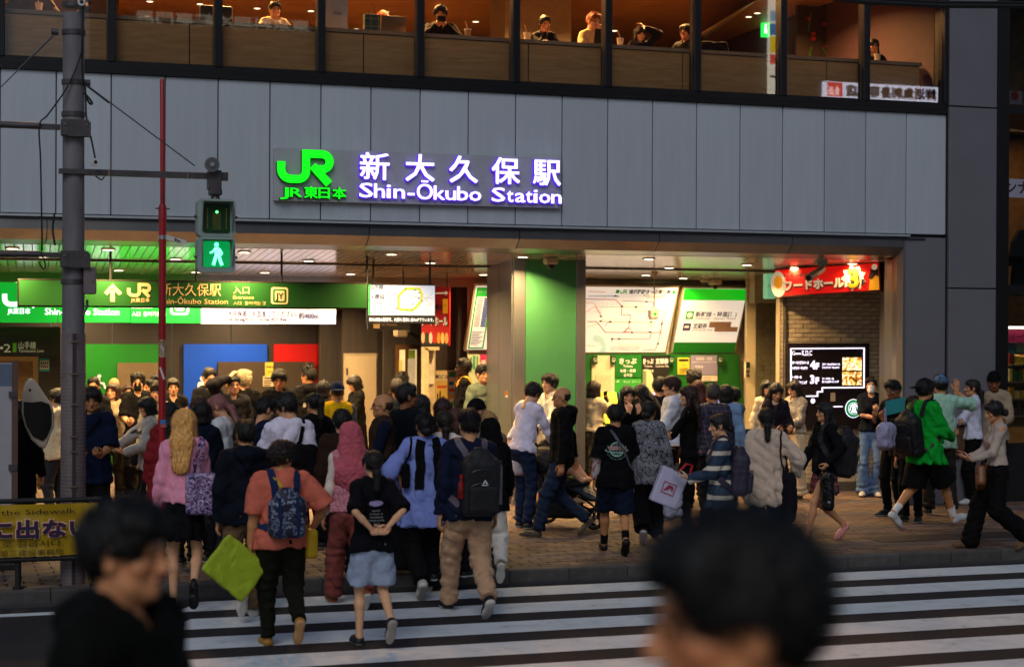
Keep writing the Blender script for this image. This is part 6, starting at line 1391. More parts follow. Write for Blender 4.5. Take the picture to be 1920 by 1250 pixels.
    th=np.arctan2((f.ax[1][:,None]-F4(pel[1])).T*F4(1.4),f.ax[0][:,None]-F4(pel[0]))[:,:,None];zz=f.ax[2][None,None,:];rg=np.random.RandomState(sd);p1,p2=rg.uniform(0,6.28,2)
    f.D=f.D+F4(.0035+.11*top.get('ease',.018))*np.clip((F4(pel[2]+.36*s)-zz)/F4(.45*s),0,1)*np.sin(7*th+F4(p1)+2.2*np.sin(2*th+F4(p2))+zz*5).astype(F4)
    V,Q=f.mesh()
    tname=top.get('name','shirt');tm=top['mat']
    to=link(tname,np_mesh(tname,V,Q,tm),root)
    bvh_top=(V,Q)
    if under:  # a second garment showing below or beyond (sleeves of a layered shirt)
        g=Field(lo,hi,gl);g.cone(sh[0],sh[1],.058*s,.058*s,.02)
        for a,e,w,Fm,hp in arms:q=e+(w-e)*.97;g.cone(a,e,.058*s*aw,.050*s*aw,.02);g.cone(e,q,.050*s*aw+.006,.038*s*aw+.006,.02,cap=1)
        g.wrinkle(.004,.08,sd+7);V2,Q2=g.mesh();link('sleeve',np_mesh('sleeve',V2,Q2,under),root)
    # ---- lower garment
    if bk!='none':
        be=bot.get('ease',.012)*s;bl=.014*lod;top_z=bot.get('waist',1.04)
        pts=[np.min(l[:3],0)for l in legp]+[np.max(l[:3],0)for l in legp];lo=np.min(pts,0)-.16;hi=np.max(pts+[tp(0,0,top_z)],0)+.16;lo[2]=max(lo[2],-.02)
        f=Field(lo,hi,bl)
        hw=(.142*W_ if not fem else .146*build)*s;ins=.014*s if top.get('hem',.86)<.97 else-.016*s
        f.cone(tp(0,0,min(top_z,1.08)),pel+v3(0,-.008,-.02)*s,(.122*W_ if not fem else .108*build)*s-ins,hw+be*.5-ins*.6,.03*s,(1,.70,1),None)
        f.cone(pel+v3(-.05,-.035,-.03)*s,pel+v3(.05,-.035,-.03)*s,.082*s*W_,.082*s*W_,.04*s)
        if bk in('skirt','mini','long'):
            ln={'mini':.30,'skirt':.50,'long':.80}[bk]*s;fl_=bot.get('flare',.05)*s;cen=pel-v3(0,0,0)
            off=(legp[0][1][:2]+legp[1][1][:2])*.25 if bk!='mini' else np.zeros(2)
            f.cone(pel+v3(0,0,.05),pel+v3(off[0],off[1],-ln),hw+be*.3,hw+be+fl_,.02,(1,.80,1),None,cap=1)
        else:
            kw=bot.get('knee',.060)*s;awd=bot.get('hem',.048)*s;frac=bot.get('len',.97)
            for hip,kn,ank,pit,yw in legp:
                if bk=='shorts':
                    fr=bot.get('frac',.88);f.cone(hip,hip+(kn-hip)*fr,.088*s*W_+be,.075*s*W_+be*1.7,.03*s,cap=1)
                else:
                    f.cone(hip,kn,.086*s*W_+be,kw+be*.5,.03*s);q=kn+(ank-kn)*frac;f.cone(kn,q,kw+be*.5,awd,.02,cap=1 if frac<.999 else 0)
                    if not bot.get('neat'):f.cone(q,q+(q-kn)*.04,awd+.003,awd+.001,.012,cap=1)
        f.wrinkle(bot.get('fold',.008)*1.3,.12,sd+50,(1,1,.9),6)
        if bk not in('skirt','mini','long','shorts'):
            zz=f.ax[2][None,None,:];q=(f.ax[0][:,None,None]*9+f.ax[1][None,:,None]*7).astype(F4)
            for hip,kn,ank,pit,yw in legp:
                for zc,w_,a_ in((ank[2]+.05,.06,.0045),(kn[2],.06,.003)):f.D=f.D+F4(a_)*np.exp(-((zz-F4(zc))/F4(w_))**2)*np.sin(zz*85+4*np.sin(q+F4(sd)))
        elif bk!='shorts':
            th=np.arctan2((f.ax[1][:,None]-F4(pel[1])).T*F4(1.3),f.ax[0][:,None]-F4(pel[0]))[:,:,None];zz=f.ax[2][None,None,:];f.D=f.D+F4(.012)*np.clip((F4(pel[2])-zz)/F4(.3),0,1)*np.sin(11*th+F4(sd)).astype(F4)
        V,Q=f.mesh();bn={'shorts':'shorts','skirt':'skirt','mini':'skirt','long':'skirt'}.get(bk,'trousers')
        link(bn,np_mesh(bn,V,Q,bot['mat']),root)
    # ---- shoes and socks
    if shoes:
        me=shoe_mesh(shoes[0])
        for i,(hip,kn,ank,pit,yw)in enumerate(legp):
            so=link('shoe',me,root);so.scale=(s*.98,s*1.0,s);Rm=Matrix.Rotation(R(yw),3,'Z')@Matrix.Rotation(R(-pit),3,'X')
            off=Rm@Vector((0,.0,-.085*s));so.matrix_basis=Matrix.Translation(Vector(ank)+off+Rm@Vector((0,.035*s,0)))@Rm.to_4x4()@Matrix.Diagonal((s,s,s,1))
            so.material_slots[0].link='OBJECT';so.material_slots[0].material=mat(shoes[1],.55,var=.15,scale=20);so.material_slots[1].link='OBJECT';so.material_slots[1].material=mat(shoes[2],.6,var=.1)
            if socks:mb=MB();mb.tube([kn+(ank-kn)*.72,kn+(ank-kn)*.9,ank],.04*s,12,rs=[.046*s,.042*s,.042*s]);smooth_by_angle(mb.build('sock',cloth(socks),root))
    # ---- hair, cover, glasses, mask
    HM=Matrix.Translation(Vector(ho))@Matrix([list(r_)for r_ in Hd]).to_4x4()@Matrix.Diagonal((hs,hs,hs,1))
    hl=hair if isinstance(hair,list)else[hair]
    for st,hc in hl:
        me,nm=hair_mesh(st);ob=link(nm,me,root);ob.matrix_basis=HM if nm!='hair' else HM@Matrix.Translation((0,-.012,.12))@Matrix.Diagonal((.968,.968,.965,1))@Matrix.Translation((0,.012,-.12));ob.material_slots[0].link='OBJECT'
        ob.material_slots[0].material=hair_mat(hc)if nm=='hair' else cloth(hc)
    if glasses:
        mb=MB()
        for sx in(-1,1):
            mb.tube([(sx*.033+.022*math.cos(a*math.pi/6),.0985-abs(sx*.033+.022*math.cos(a*math.pi/6))*.12,.101+.017*math.sin(a*math.pi/6))for a in range(13)],.0019,5,cap=False);mb.tube([(sx*.055,.092,.104),(sx*.078,.04,.105),(sx*.082,-.01,.100)],.0018,5)
        mb.tube([(-.011,.097,.104),(0,.1,.106),(.011,.097,.104)],.0018,5);ob=mb.build('glasses',mat('#1a1512' if glasses is True else glasses,.3,metal=.3),root);ob.matrix_basis=HM
    if mask:
        f=Field((-.08,.0,-.03),(.08,.13,.09),.006);f.cone((0,.03,.085),(0,.06,.012),.063,.047,.02);f.cone((0,.07,.078),(0,.085,.03),.035,.03,.02);f.cut((0,0,.080),(0,-.2,1));f.cut((0,.035,0),(0,-1,0));f.cut((0,0,-.012),(0,0,-1));f.wrinkle(.001,.03,5,(.1,.1,1))
        V,Q=f.mesh();ob=link('face_mask',np_mesh('face_mask',V,Q,cloth(mask)),root);ob.matrix_basis=HM
        mb=MB()
        for sx in(-1,1):mb.tube([(sx*.055,.055,.065),(sx*.078,.0,.10)],.0016,4);mb.tube([(sx*.05,.055,.02),(sx*.078,-.005,.07)],.0016,4)
        ob=mb.build('mask_loop',cloth(mask),root);ob.matrix_basis=HM
    Wm=Matrix.Translation((pos[0],pos[1],pos[2]))@Matrix.Rotation(R(face),4,'Z')
    info=dict(root=root,s=s,W=Wm,T=T,pel=pel,tp=lambda x,y,z:Wm@Vector(tp(x,y,z)),arms=arms,hand=[Wm@Vector(a[2]+a[3][:,2]*.075*s)for a in arms],hfr=[(Wm.to_3x3()@Matrix([list(r_)for r_ in a[3]]))for a in arms],top=bvh_top,HM=Wm@HM,face=face,Rw=Wm.to_3x3()@Matrix([list(r_)for r_ in T]),legs=legp)
    PEOPLE[key]=info;return info
def bvh_of(P_):
    if 'bvh' not in P_:P_['bvh']=BVHTree.FromPolygons([tuple(v)for v in P_['top'][0]],[tuple(int(i)for i in q)for q in P_['top'][1]])
    return P_['bvh']
def on_top(P_,x,z,back=True,off=.004,y=None):
    """point on the surface of the top garment, body coordinates of a 1.72 m figure; returns local Vector"""
    s=P_['s'];T=P_['T'];o=P_['pel']+T@(np.array([x,-.6 if back else .6,z-.93])*s);d=T@np.array([0,1 if back else-1,0.])
    hit=bvh_of(P_).ray_cast(Vector(o),Vector(d))
    if hit[0]is None:return Vector(o)+Vector(d)*.45
    return hit[0]-Vector(d)*off
def ribbon(P_,name,pts,w,m,parent,snap=True,off=.008,n=5,thick=.004):
    """strap through body points (x, y, z of a 1.72 m figure), pushed out onto the garment; world-space mesh parented to a thing"""
    s=P_['s'];T=P_['T'];C_=[Vector(P_['pel']+T@(np.array([p[0],p[1],p[2]-.93])*s))for p in pts];out=[]
    for i in range(len(C_)-1):
        p0,p1,p2,p3=C_[max(i-1,0)],C_[i],C_[i+1],C_[min(i+2,len(C_)-1)]
        for k in range(n):t_=k/n;out.append(.5*((2*p1)+(-p0+p2)*t_+(2*p0-5*p1+4*p2-p3)*t_*t_+(-p0+3*p1-3*p2+p3)*t_**3))
    out.append(C_[-1]);b=bvh_of(P_);nn=[]
    ax=Vector(P_['pel']);pts2=[]
    for p in out:
        if snap:
            loc,nr,_,dist=b.find_nearest(p);pts2.append(loc+nr*off);nn.append(nr)
        else:pts2.append(p);c_=Vector(P_['pel']+T@np.array([0,0,(Vector(T.T@(np.array(p)-P_['pel']))).z]));nn.append((p-c_).normalized())
    mb=MB();W_=P_['W'];n_=len(pts2);vs=[]
    for i in range(n_):
        d=(pts2[min(i+1,n_-1)]-pts2[max(i-1,0)]).normalized();sd=d.cross(nn[i]).normalized()
        vs.append([W_@(pts2[i]-sd*w/2),W_@(pts2[i]+sd*w/2),W_@(pts2[i]+sd*w/2+nn[i]*thick),W_@(pts2[i]-sd*w/2+nn[i]*thick)])
    for i in range(n_-1):
        a,c=vs[i],vs[i+1]
        for k in range(4):j=(k+1)%4;mb.poly([a[k],a[j],c[j],c[k]])
    o=mb.build(name,m,parent);return smooth_by_angle(o,60)
def decal(P_,name,body,x,z,h,m,w=None,bold=0.,parent=None,back=True,quads=None,off=.005):
    """flat print laid onto the garment: lettering or quads in body coordinates"""
    par=parent or P_['root']
    if quads is None:
        me=text_mesh(body,bold);n=len(me.vertices);c=np.empty(n*3);me.vertices.foreach_get('co',c);c=c.reshape(-1,3);lo,hi=c.min(0),c.max(0);kx=h if w is None else w/(hi[0]-lo[0])
        X=(c[:,0]-(lo[0]+hi[0])/2)*kx;Z=c[:,1]*h;F_=[list(p.vertices)for p in me.polygons]
    else:
        vs=[];F_=[]
        for q in quads:F_.append(list(range(len(vs),len(vs)+len(q))));vs+=list(q)
        X=np.array([q[0]for q in vs]);Z=np.array([q[1]for q in vs])
    sg=1 if back else-1
    V=[on_top(P_,x+sg*xx,z+zz,back,off)for xx,zz in zip(X,Z)]
    me2=bpy.data.meshes.new(name);me2.from_pydata([tuple(v)for v in V],[],F_);me2.materials.append(m);me2.update();return link(name,me2,par)
# ================================================================== the crowd
def T_(c,**k):d=dict(mat=cloth(c)if isinstance(c,str)else c);d.update(k);return d
def B_(kind,c,**k):d=dict(kind=kind,mat=cloth(c)if isinstance(c,str)else c);d.update(k);return d
def pl(u,vt,vf=None,h=None,z=ZP):
    if vf is None:g=ground(u,vt,z+h);return(g.x,g.y,z),h
    g=ground(u,vf,z);d=ray(u,vt);t=math.hypot(g.x,g.y)/math.hypot(d[0],d[1]);return(g.x,g.y,z),CAMH+t*d[2]-z
def who(key,label,uv,face,top,bot,**k):
    pos,h=pl(*uv[:2],vf=uv[2]if len(uv)>2 and uv[2]>10 else None,h=uv[2]if len(uv)>2 and uv[2]<10 else None,z=k.pop('z',ZP));return person(key,label,pos,h-.012,face,top,bot,**k)
def bag_obj(label,name,cat,group=None):return thing(name,label,cat,(0,0,0),group)
def sdf_part(name,parent,m,fn,lo,hi,res,M,wr=None):
    """mesh an implicit shape in bag coordinates and place it with matrix M"""
    f=Field(lo,hi,res);fn(f)
    if wr:f.wrinkle(*wr)
    V,Q=f.mesh();Mn=np.array(M);V=V@Mn[:3,:3].T+Mn[:3,3];return link(name,np_mesh(name,V,Q,m),parent)
def torso_matrix(P_,x,y,z,tilt=0.):
    s=P_['s'];p=P_['tp'](x,y,z);return Matrix.Translation(p)@P_['Rw'].to_4x4()@Matrix.Rotation(R(tilt),4,'X')@Matrix.Diagonal((s,s,s,1))
def backpack(key,label,m,w=.30,h=.44,d=.16,z=1.20,strap=None,pocket=None,tilt=4,x=0.,straps=True,pm2=None,res=.011):
    P_=PEOPLE[key];t=bag_obj(label,'backpack','backpack');sm=strap or m
    yb=-.6+(Vector(np.linalg.inv(P_['T'])@(np.array(on_top(P_,x,z,True,0))-P_['pel'])).y/P_['s']+.6)
    M=torso_matrix(P_,x,yb-d/2+.015,z,tilt)
    sdf_part('bag_body',t,m,lambda f:(f.box((0,0,-.02),(w/2,d/2,h/2-.02),.05),f.cone((0,0,h/2-.10),(0,.01,h/2-.06),w*.40,w*.36,.05,(1,d/w*.95,1))),(-w,-d,-h/2-.05),(w,d,h/2+.08),res,M,(.005,.09,len(label)))
    sdf_part('front_pocket',t,pm2 or m,lambda f:(f.box((0,-d/2-.015,-h*.20),(w*.40,.035,h*.22),.03),),(-w*.6,-d,-h*.6),(w*.6,.1,h*.2),res,M,(.003,.06,3))
    mb=MB();mb.tube([M@Vector(p)for p in((-.04,d*.3,h/2-.0),(-.035,d*.3,h/2+.045),(.035,d*.3,h/2+.045),(.04,d*.3,h/2-.0))],.010,6);mb.build('grab_handle',sm,t)
    for zz,ww in((h*.18,w*.36),(-h*.03,w*.38)):
        mb=MB();mb.tube([M@Vector((ww*math.cos(a),-d/2-.012-(.035 if zz<0 else .0)+.02*(1-math.sin(a)),zz+.05*math.sin(a)*1.0))for a in[math.pi*i/10 for i in range(11)]],.0045,5);mb.build('zip',mat('#3a3a40',.4,metal=.4),t)
    if straps:
        for sx in(-1,1):ribbon(P_,'strap',[(x+sx*.075,-.12,z+h/2-.03),(sx*.10,-.09,1.44),(sx*.115,.0,1.475),(sx*.125,.10,1.40),(sx*.14,.12,1.25),(sx*.17,.03,1.08),(x+sx*.13,-.11,z-h/2+.06)],.055,sm,t,n=4)
    return t,M
def handbag(label,name,cat,c,half,rot,m,r=.03,wr=(.006,.08,5),taper=0.,handles=(),hm=None,tilt=(0,0),res=.011,hr=.006):
    """soft bag: c centre (world), half sizes, rot about z, handles = lists of world points"""
    t=bag_obj(label,name,cat);M=Matrix.Translation(c)@Matrix.Rotation(R(rot),4,'Z')@Matrix.Rotation(R(tilt[0]),4,'X')@Matrix.Rotation(R(tilt[1]),4,'Y')
    def fn(f):
        f.box((0,0,0),half,min(r,min(half)*.9),.01)
        if taper:f.cone((0,0,-half[2]*.6),(0,0,half[2]+.03),half[0]*1.05,half[0]*taper,.04,(1,half[1]/half[0],1))
    e=np.array(half)*1.25+.05;sdf_part('bag_body',t,m,fn,-e,e,res,M,wr)
    for h_ in handles:MB().tube(h_,hr,6).build('handle',hm or m,t)
    return t,M
def phone(key,i,label,lit=None,group='phones in hand'):
    P_=PEOPLE[key];p=P_['hand'][i];Fm=P_['hfr'][i];th,pv,fd=(Fm.col[j].copy()for j in range(3));t=bag_obj(label,'phone','phone',group);c=p+pv*.028+fd*.03
    def bx(a,b,d0,d1):mb=MB();V=[c+th*x+fd*y+pv*z for z in(d0,d1)for y in(-b,b)for x in(-a,a)];mb.v=[tuple(v)for v in V];mb.f=[[0,2,3,1],[4,5,7,6],[0,1,5,4],[2,6,7,3],[0,4,6,2],[1,3,7,5]];mb.mi=[0]*6;return mb
    bx(.036,.074,0,.008).build('case',mat('#141416',.3,metal=.2),t);bx(.032,.068,.0083,.009).build('screen',mat((.4,.6,.8),.2,emit=1.6,ecol=lit,var=0)if lit else mat('#0a0c12',.1,var=0),t);return t
GP='people crossing towards the station';GS='people on the pavement';GI='people inside the concourse';GC='people seated in the upstairs cafe'
denim=cloth('#202c42');jeans=cloth('#50688c');bk='#101012'
# ---------------------------------------------------------------- crossing
who('C1','woman in pink sweater and black mini skirt with long blond hair',(345,765,1148),-8,T_('#d48aa0',ease=.022,hem=.95,fold=.01),B_('mini',bk,waist=1.08,flare=.02),z=0,sex='f',hair=('longstraight','#c0904e'),skin='c',la='down',ra='low',legs='stepr',shoes=('heel','#0c0c0c','#0c0c0c'),hyaw=-15,group=GP)
who('C2','man in dark navy hoodie and khaki trousers with white trainers',(460,788,1160),0,T_('#10131f',hood=1,ease=.04,hem=.84),B_('wide','#5e4a35',knee=.07,hem=.062),z=0,hair=('short','#120f0d'),la='down',ra='fwd',legs='stepl',shoes=('sneaker','#c9beb8','#d8d0c8'),build=1.08,group=GP)
who('C3','stout person in orange shirt and dark olive trousers with curly hair',(527,828,1213),2,T_('#b8604e',sleeve=.95,ease=.03,hem=.86,collar=1,fold=.012),B_('slim','#17180f',ease=.02,knee=.07,hem=.05),z=0,hair=('curly','#1c110b'),skin='b',la='carry',ra='side',legs='stepr',shoes=('plain','#a8742e','#b98a5a'),build=1.2,hyaw=-60,lod=.9,group=GP)
who('C4','girl in black printed tee and pale denim shorts, hands clasped behind',(698,842,1212),2,T_('#0e0e14',sleeve=.95,ease=.035,hem=.86),B_('shorts','#8c97ad',ease=.035,frac=.85),z=0,sex='f',hair=('lowpony','#140d0a'),skin='c',la='behind',ra='behind',legs='stepr',shoes=('sneaker','#151517','#9a9088'),lod=.9,group=GP)
who('C5','woman in dusty pink hijab and knitted vest over white sleeves',(655,783,1138),0,T_(pmat('knit',plaid('#b05468','#c98a96','#d8b8bc',.022)),name='knit_vest',sleeve=0,ease=.035,hem=.93),B_('wide','#7a403a',knee=.075,hem=.075,ease=.02),z=0,sex='f',hair=[('hijab','#a8525c')],skin='b',la='down',ra='fwd',legs='walkl',under=cloth('#cbb9ae'),shoes=('plain','#8a4a22','#cfc8c0'),group=GP)
who('C6','woman in loose lavender blue shirt with black cap and black scarf',(795,765,1118),-4,T_('#7280bd',ease=.045,hem=.70,flare=.03,sease=.04,cuff=.9,fold=.013),B_('wide','#0d0d0f',knee=.075,hem=.07),z=0,sex='f',hair=[('cap','#101014'),('lowbun','#0c0a0a')],la='side',ra='down',legs='walkr',shoes=('sneaker','#b5aea8','#d0c8c0'),build=1.1,group=GP)
who('C7','man in navy jacket and baggy khaki trousers wearing a flat cap',(878,760,1153),0,T_('#141a30',ease=.032,hem=.84,collar=1,name='jacket'),B_('wide','#a8866a',knee=.070,hem=.060,ease=.022,fold=.012),z=0,hair=[('beret','#101018'),('short','#120e0c')],la='down',ra='down',legs='walkl',shoes=('sneaker','#0e0f14','#c8c0b8'),build=1.06,lod=.9,group=GP)
who('C8','woman in black headscarf and black jacket with white trousers stepping forward',(918,783,1098),-12,T_('#0b0b0e',ease=.035,hem=.80),B_('wide','#c9c2ba',knee=.075,hem=.060),z=0,sex='f',hair=[('hijab','#0c0b0e')],la='down',ra='fwd',legs='stepr',shoes=('sneaker','#7a6a58','#d8d0c4'),group=GP)
# ---------------------------------------------------------------- pavement, left half
who('S1','tall young man in plain white tee seen from behind holding a phone',(540,737,1082),-6,T_('#c9c2d6',sleeve=.98,ease=.045,hem=.82,fold=.012),B_('slim','#1a1c30'),hair=('mop','#120f0e'),la='phone',ra='down',hyaw=55,hpitch=16,group=GS)
who('S2','woman with faded pink hair and white top looking down',(415,737,1052),60,T_('#c4c4c8',ease=.02,hem=.93),B_('wide','#26262a',knee=.08,hem=.08),sex='f',hair=('lowpony','#8a5a58'),skin='c',la='low',ra='low',hpitch=22,group=GS)
who('S3','man in glasses and dark navy jacket reading a lit phone',(492,745,1058),-70,T_('#101a30',ease=.03),B_('slim','#15151a'),hair=('short','#0f0d0c'),la='phone',ra='phone',glasses=True,hpitch=14,group=GS)
who('S4','woman with black hair and dark navy top behind the blond woman',(378,752,1056),-25,T_('#0f1526',ease=.03),B_('slim','#121216'),sex='f',hair=('bob','#0d0b0b'),la='down',ra='low',group=GS)
who('S5','woman in black with a long ponytail beside the white tee',(588,735,1030),20,T_('#0f0f12',ease=.025),B_('slim','#131316'),sex='f',hair=('pony','#0f0c0b'),ra='strap',group=GS)
who('S6','brown haired woman in dark coat half hidden behind the pink haired woman',(375,742,1.6),-40,T_('#14110f',ease=.04),B_('slim','#121216'),sex='f',hair=('longstraight','#3a1f14'),group=GS,lod=1.3)
who('S7','balding man in glasses with brown quilted vest over navy sleeves',(716,730,1060),82,T_('#33241c',name='quilted_vest',sleeve=0,ease=.045,hem=.84,collar=1),B_('slim','#14151c'),hair=[('bald','#2a1c12'),('undercut','#3a2a18')][:1],under=cloth('#10162a'),la='fwd',ra='back',legs='walkl',glasses='#55504a',build=1.1,skin='b',group=GS)
who('S8','bearded man in plain dark tee looking to the right',(762,720,1050),-60,T_('#0d1018',sleeve=.95,ease=.025),B_('slim','#14141a'),hair=('short','#0f0c0a'),skin='d',hyaw=-25,group=GS)
who('S9','woman with long black hair and a pale clip right of the bearded man',(790,738,1.62),-30,T_('#15131a',ease=.03),B_('slim','#121216'),sex='f',hair=('longstraight','#0c0a0a'),group=GS,lod=1.3)
who('S10','person in brown jacket half hidden behind the pink hijab',(640,767,1088),-10,T_('#2c1d14',ease=.04),B_('slim','#121216'),hair=('mop','#110e0d'),group=GS,lod=1.2)
who('S11','woman in white blouse with brown ponytail between the two caps',(832,768,1088),-10,T_('#c9bdb4',ease=.03),B_('slim','#121216'),sex='f',hair=('lowpony','#1c110d'),group=GS,lod=1.2)
who('S12','auburn haired woman facing right behind the flat cap',(856,764,1080),-60,T_('#3a3038',ease=.03),B_('slim','#121216'),sex='f',hair=('long','#3a1c12'),group=GS,lod=1.3)
who('S13','woman with dark red bob deeper in the crowd',(830,745,1.6),-20,T_('#1c1618',ease=.03),B_('slim','#121216'),sex='f',hair=('bob','#2a0f0d'),group=GS,lod=1.4)
who('S14','woman with black headband facing right in front of the steel column',(893,748,1050),-70,T_('#16151a',ease=.03),B_('slim','#121216'),sex='f',hair=('beanie','#0d0c10'),group=GS,lod=1.3)
who('S14b','fair haired woman low in the crowd beside the black headscarf',(915,770,1062),-15,T_('#6a5a4c',ease=.03),B_('slim','#121216'),sex='f',hair=('bob','#9a7448'),group=GS,lod=1.3)
who('S41','woman in dusty red coat beside the red pole',(318,752,1058),-15,T_('#7a2226',ease=.05,hem=.62,flare=.05,name='coat'),B_('slim','#141014'),sex='f',hair=('longstraight','#0f0c0b'),ra='down',group=GS,lod=1.2)
# ---------------------------------------------------------------- pavement, middle
who('S15','man in glasses and tight white long sleeve top leaning over the pushchair',(978,713,990),-62,T_('#c6bfd8',ease=.008,hem=.90,fold=.007),B_('slim','#1b2742',knee=.062),hair=('mop','#100d0c'),skin='c',la='push',ra='push',legs='lean',lean=14,hpitch=22,glasses=True,shoes=('sneaker','#0e1016','#b8c8c8'),group=GS)
who('S16','woman in white tee with arms low on the pushchair handle',(992,752,972),118,T_('#c2bdc4',sleeve=.9,ease=.02),B_('slim','#1a1a1e'),lean=10,sex='f',hair=('long','#120d0b'),la='push',ra='push',hpitch=15,skin='a',group=GS)
who('S17','woman in cream lace top with long ginger brown hair',(998,716,1.6),-30,T_(pmat('lace',blotch([(0,'#c8b090'),(.5,'#e0cdb0'),(.58,'#a08a68')],30,3)),ease=.03,hem=.84),B_('skirt','#b8a080'),sex='f',hair=('longstraight','#6a3516'),skin='c',group=GS)
who('S18','bald man in glasses with black zip hoodie and blue jeans striding left',(1052,718,1004),78,T_('#0c0c0f',hood=1,ease=.03,hem=.88),B_('slim',denim,knee=.068,hem=.062,fold=.01),hair=('bald','#1a1412'),skin='b',la='down',ra='back',legs='walkl',glasses='#6a645c',shoes=('plain','#4a4238','#8a8078'),build=1.08,lod=.9,group=GS)
who('S19','tall man in white tee with crossbody strap drinking from a red cup',(1054,682,925),140,T_('#c8bfae',sleeve=.9,ease=.03),B_('slim','#16161a'),hair=('short','#0e0c0b'),skin='b',la='face',ra='cross',group=GS)
who('S20','smiling youth in white top facing left beside the column',(1030,700,955),110,T_('#c4bba8',ease=.03),B_('slim','#1a1a20'),hair=('mop','#100d0c'),skin='c',la='low',ra='low',group=GS)
vis_under=pmat('visleeve',blotch([(0,'#b8b4b0'),(.56,'#b8b4b0'),(.57,'#a81c1c'),(.66,'#b8b4b0')],16,2))
who('S21','boy in black VISION globe shirt over grey sleeves and navy shorts',(1153,752,1037),-14,T_('#0b0b0e',sleeve=.95,ease=.045,hem=.80),B_('shorts','#141c30',ease=.03,frac=.97),hair=('mop','#0f0d0c'),skin='b',under=vis_under,la='down',ra='fwd',legs='walkl',shoes=('sneaker','#0c0c0e','#141416'),socks='#0c0c0e',lod=.9,group=GS)
who('S22','woman in grey floral blouse and wide black trousers with low bun',(1216,745,1015),-20,T_(pmat('floral',blotch([(0,'#1a1a20'),(.42,'#686a74'),(.5,'#8a8c96'),(.56,'#24242c'),(.62,'#787a84')],26,4,.8)),ease=.035,hem=.74,sease=.03,cuff=1.2),B_('wide','#0d0d10',knee=.09,hem=.095,ease=.03),sex='f',hair=('lowbun','#120e0d'),skin='b',la='down',ra='carry',legs='walkr',hyaw=-20,group=GS)
who('S23','woman in black turtleneck with long auburn hair and folded arms',(1290,722,1000),62,T_('#0b0a0c',ease=.012,hem=.90,collar=1,fold=.006),B_('slim','#111116'),sex='f',hair=('longstraight','#26110c'),skin='c',la='cross',ra='cross',hyaw=10,lod=.9,group=GS)
rug=pmat('rugby',zstripes([(0,'#17304a'),(.46,'#5a1820'),(.49,'#c4bdae'),(.78,'#5a1820'),(.81,'#17304a')],.135),bump=.3)
who('S24','girl in navy and cream striped rugby shirt holding a phone',(1350,767,1085),70,T_(rug,ease=.035,hem=.78,collar=1),B_('slim','#15151c'),sex='f',hair=('lowbun','#0f0b0a'),skin='c',la='low',ra='down',legs='walkl',hpitch=8,lod=.9,group=GS)
who('S25','woman in puffy beige blouse with dark ponytail seen from behind',(1436,762,1072),-22,T_('#b8a494',ease=.05,hem=.72,sease=.05,cuff=.4,flare=.01,fold=.013),B_('wide','#16120f',knee=.07,hem=.07),sex='f',hair=('lowpony','#0f0b0a'),skin='b',ra='side',la='down',lod=.9,group=GS)
who('S26','schoolgirl in black blazer and red plaid skirt with pink clogs walking left',(1545,748,1014),88,T_('#0d0d11',ease=.03,hem=.88,name='blazer',collar=1),B_('mini',pmat('redplaid',plaid('#7a1018','#240c10','#a89aa0',.07)),flare=.055),sex='f',hair=('longstraight','#0f0b0a'),skin='a',la='side',ra='fwd',legs='walkl',shoes=('clog','#d08a88','#d89a96'),lod=.9,group=GS)
# ---------------------------------------------------------------- pavement, right
who('S27','man in bright green sweatshirt and black shorts with black mask striding right',(1733,705,988),-80,T_('#0f8a2a',ease=.055,hem=.78,flare=.03,sease=.045,fold=.012),B_('shorts','#0c0c0e',ease=.05,frac=1.0),hair=[('mop','#0f0d0c'),('capback','#0f0f14')],skin='b',mask='#15131a',la='low',ra='low',legs='strider',shoes=('sneaker','#b8bcc0','#d4d4d4'),socks='#c8c8c8',lod=.9,group=GS)
who('S28','woman in white mask and navy tee with flared blue jeans',(1632,705,930),150,T_('#10151f',sleeve=.9,ease=.02,hem=.96),B_('flare',jeans,knee=.060,hem=.105,len=1.0,ease=.006),sex='f',hair=('pony','#140e0c'),skin='c',mask='#c8ccd4',la='phone',ra='cross',shoes=('sneaker','#c0b8b0','#7a3a1c'),group=GS)
who('S29','man in dark jacket and plaid shirt holding up a teal folder',(1677,712,968),105,T_('#0d0f14',ease=.03,hem=.86,name='jacket'),B_('slim','#0c0c0f',knee=.062),hair=('short','#0e0c0b'),skin='d',glasses='#a8a098',la='phone',ra='phone',hpitch=18,shoes=('sneaker','#0e0e10','#a8b8b0'),group=GS)
who('S30','man in mint polo shirt and pale blue cap raising a hand',(1763,703,965),-20,T_('#8fb5a2',sleeve=.98,ease=.035,hem=.84,collar=1),B_('slim','#2a2622',knee=.072,hem=.066),hair=[('cap','#5a7aa0'),('short','#0f0d0c')],skin='b',ra='wave',la='down',legs='wide',shoes=('sneaker','#10120f','#c8ccc4'),group=GS)
who('S31','woman in white long sleeve top with folded arms and black trousers',(1822,710,944),70,T_('#b4b8cc',ease=.022,hem=.92,collar=1),B_('wide','#0d0d10',knee=.08,hem=.08),sex='f',hair=('lowpony','#17100d'),skin='a',la='cross',ra='cross',shoes=('sneaker','#c4c8cc','#d0d0d0'),build=1.08,group=GS)
who('S32','man in black beanie and beige jacket looking down at the right',(1862,697,942),150,T_('#8a7a66',ease=.04,name='jacket',collar=1),B_('slim','#1c1a1c'),hair=('beanie','#0a090c'),skin='d',la='low',ra='down',hpitch=18,group=GS)
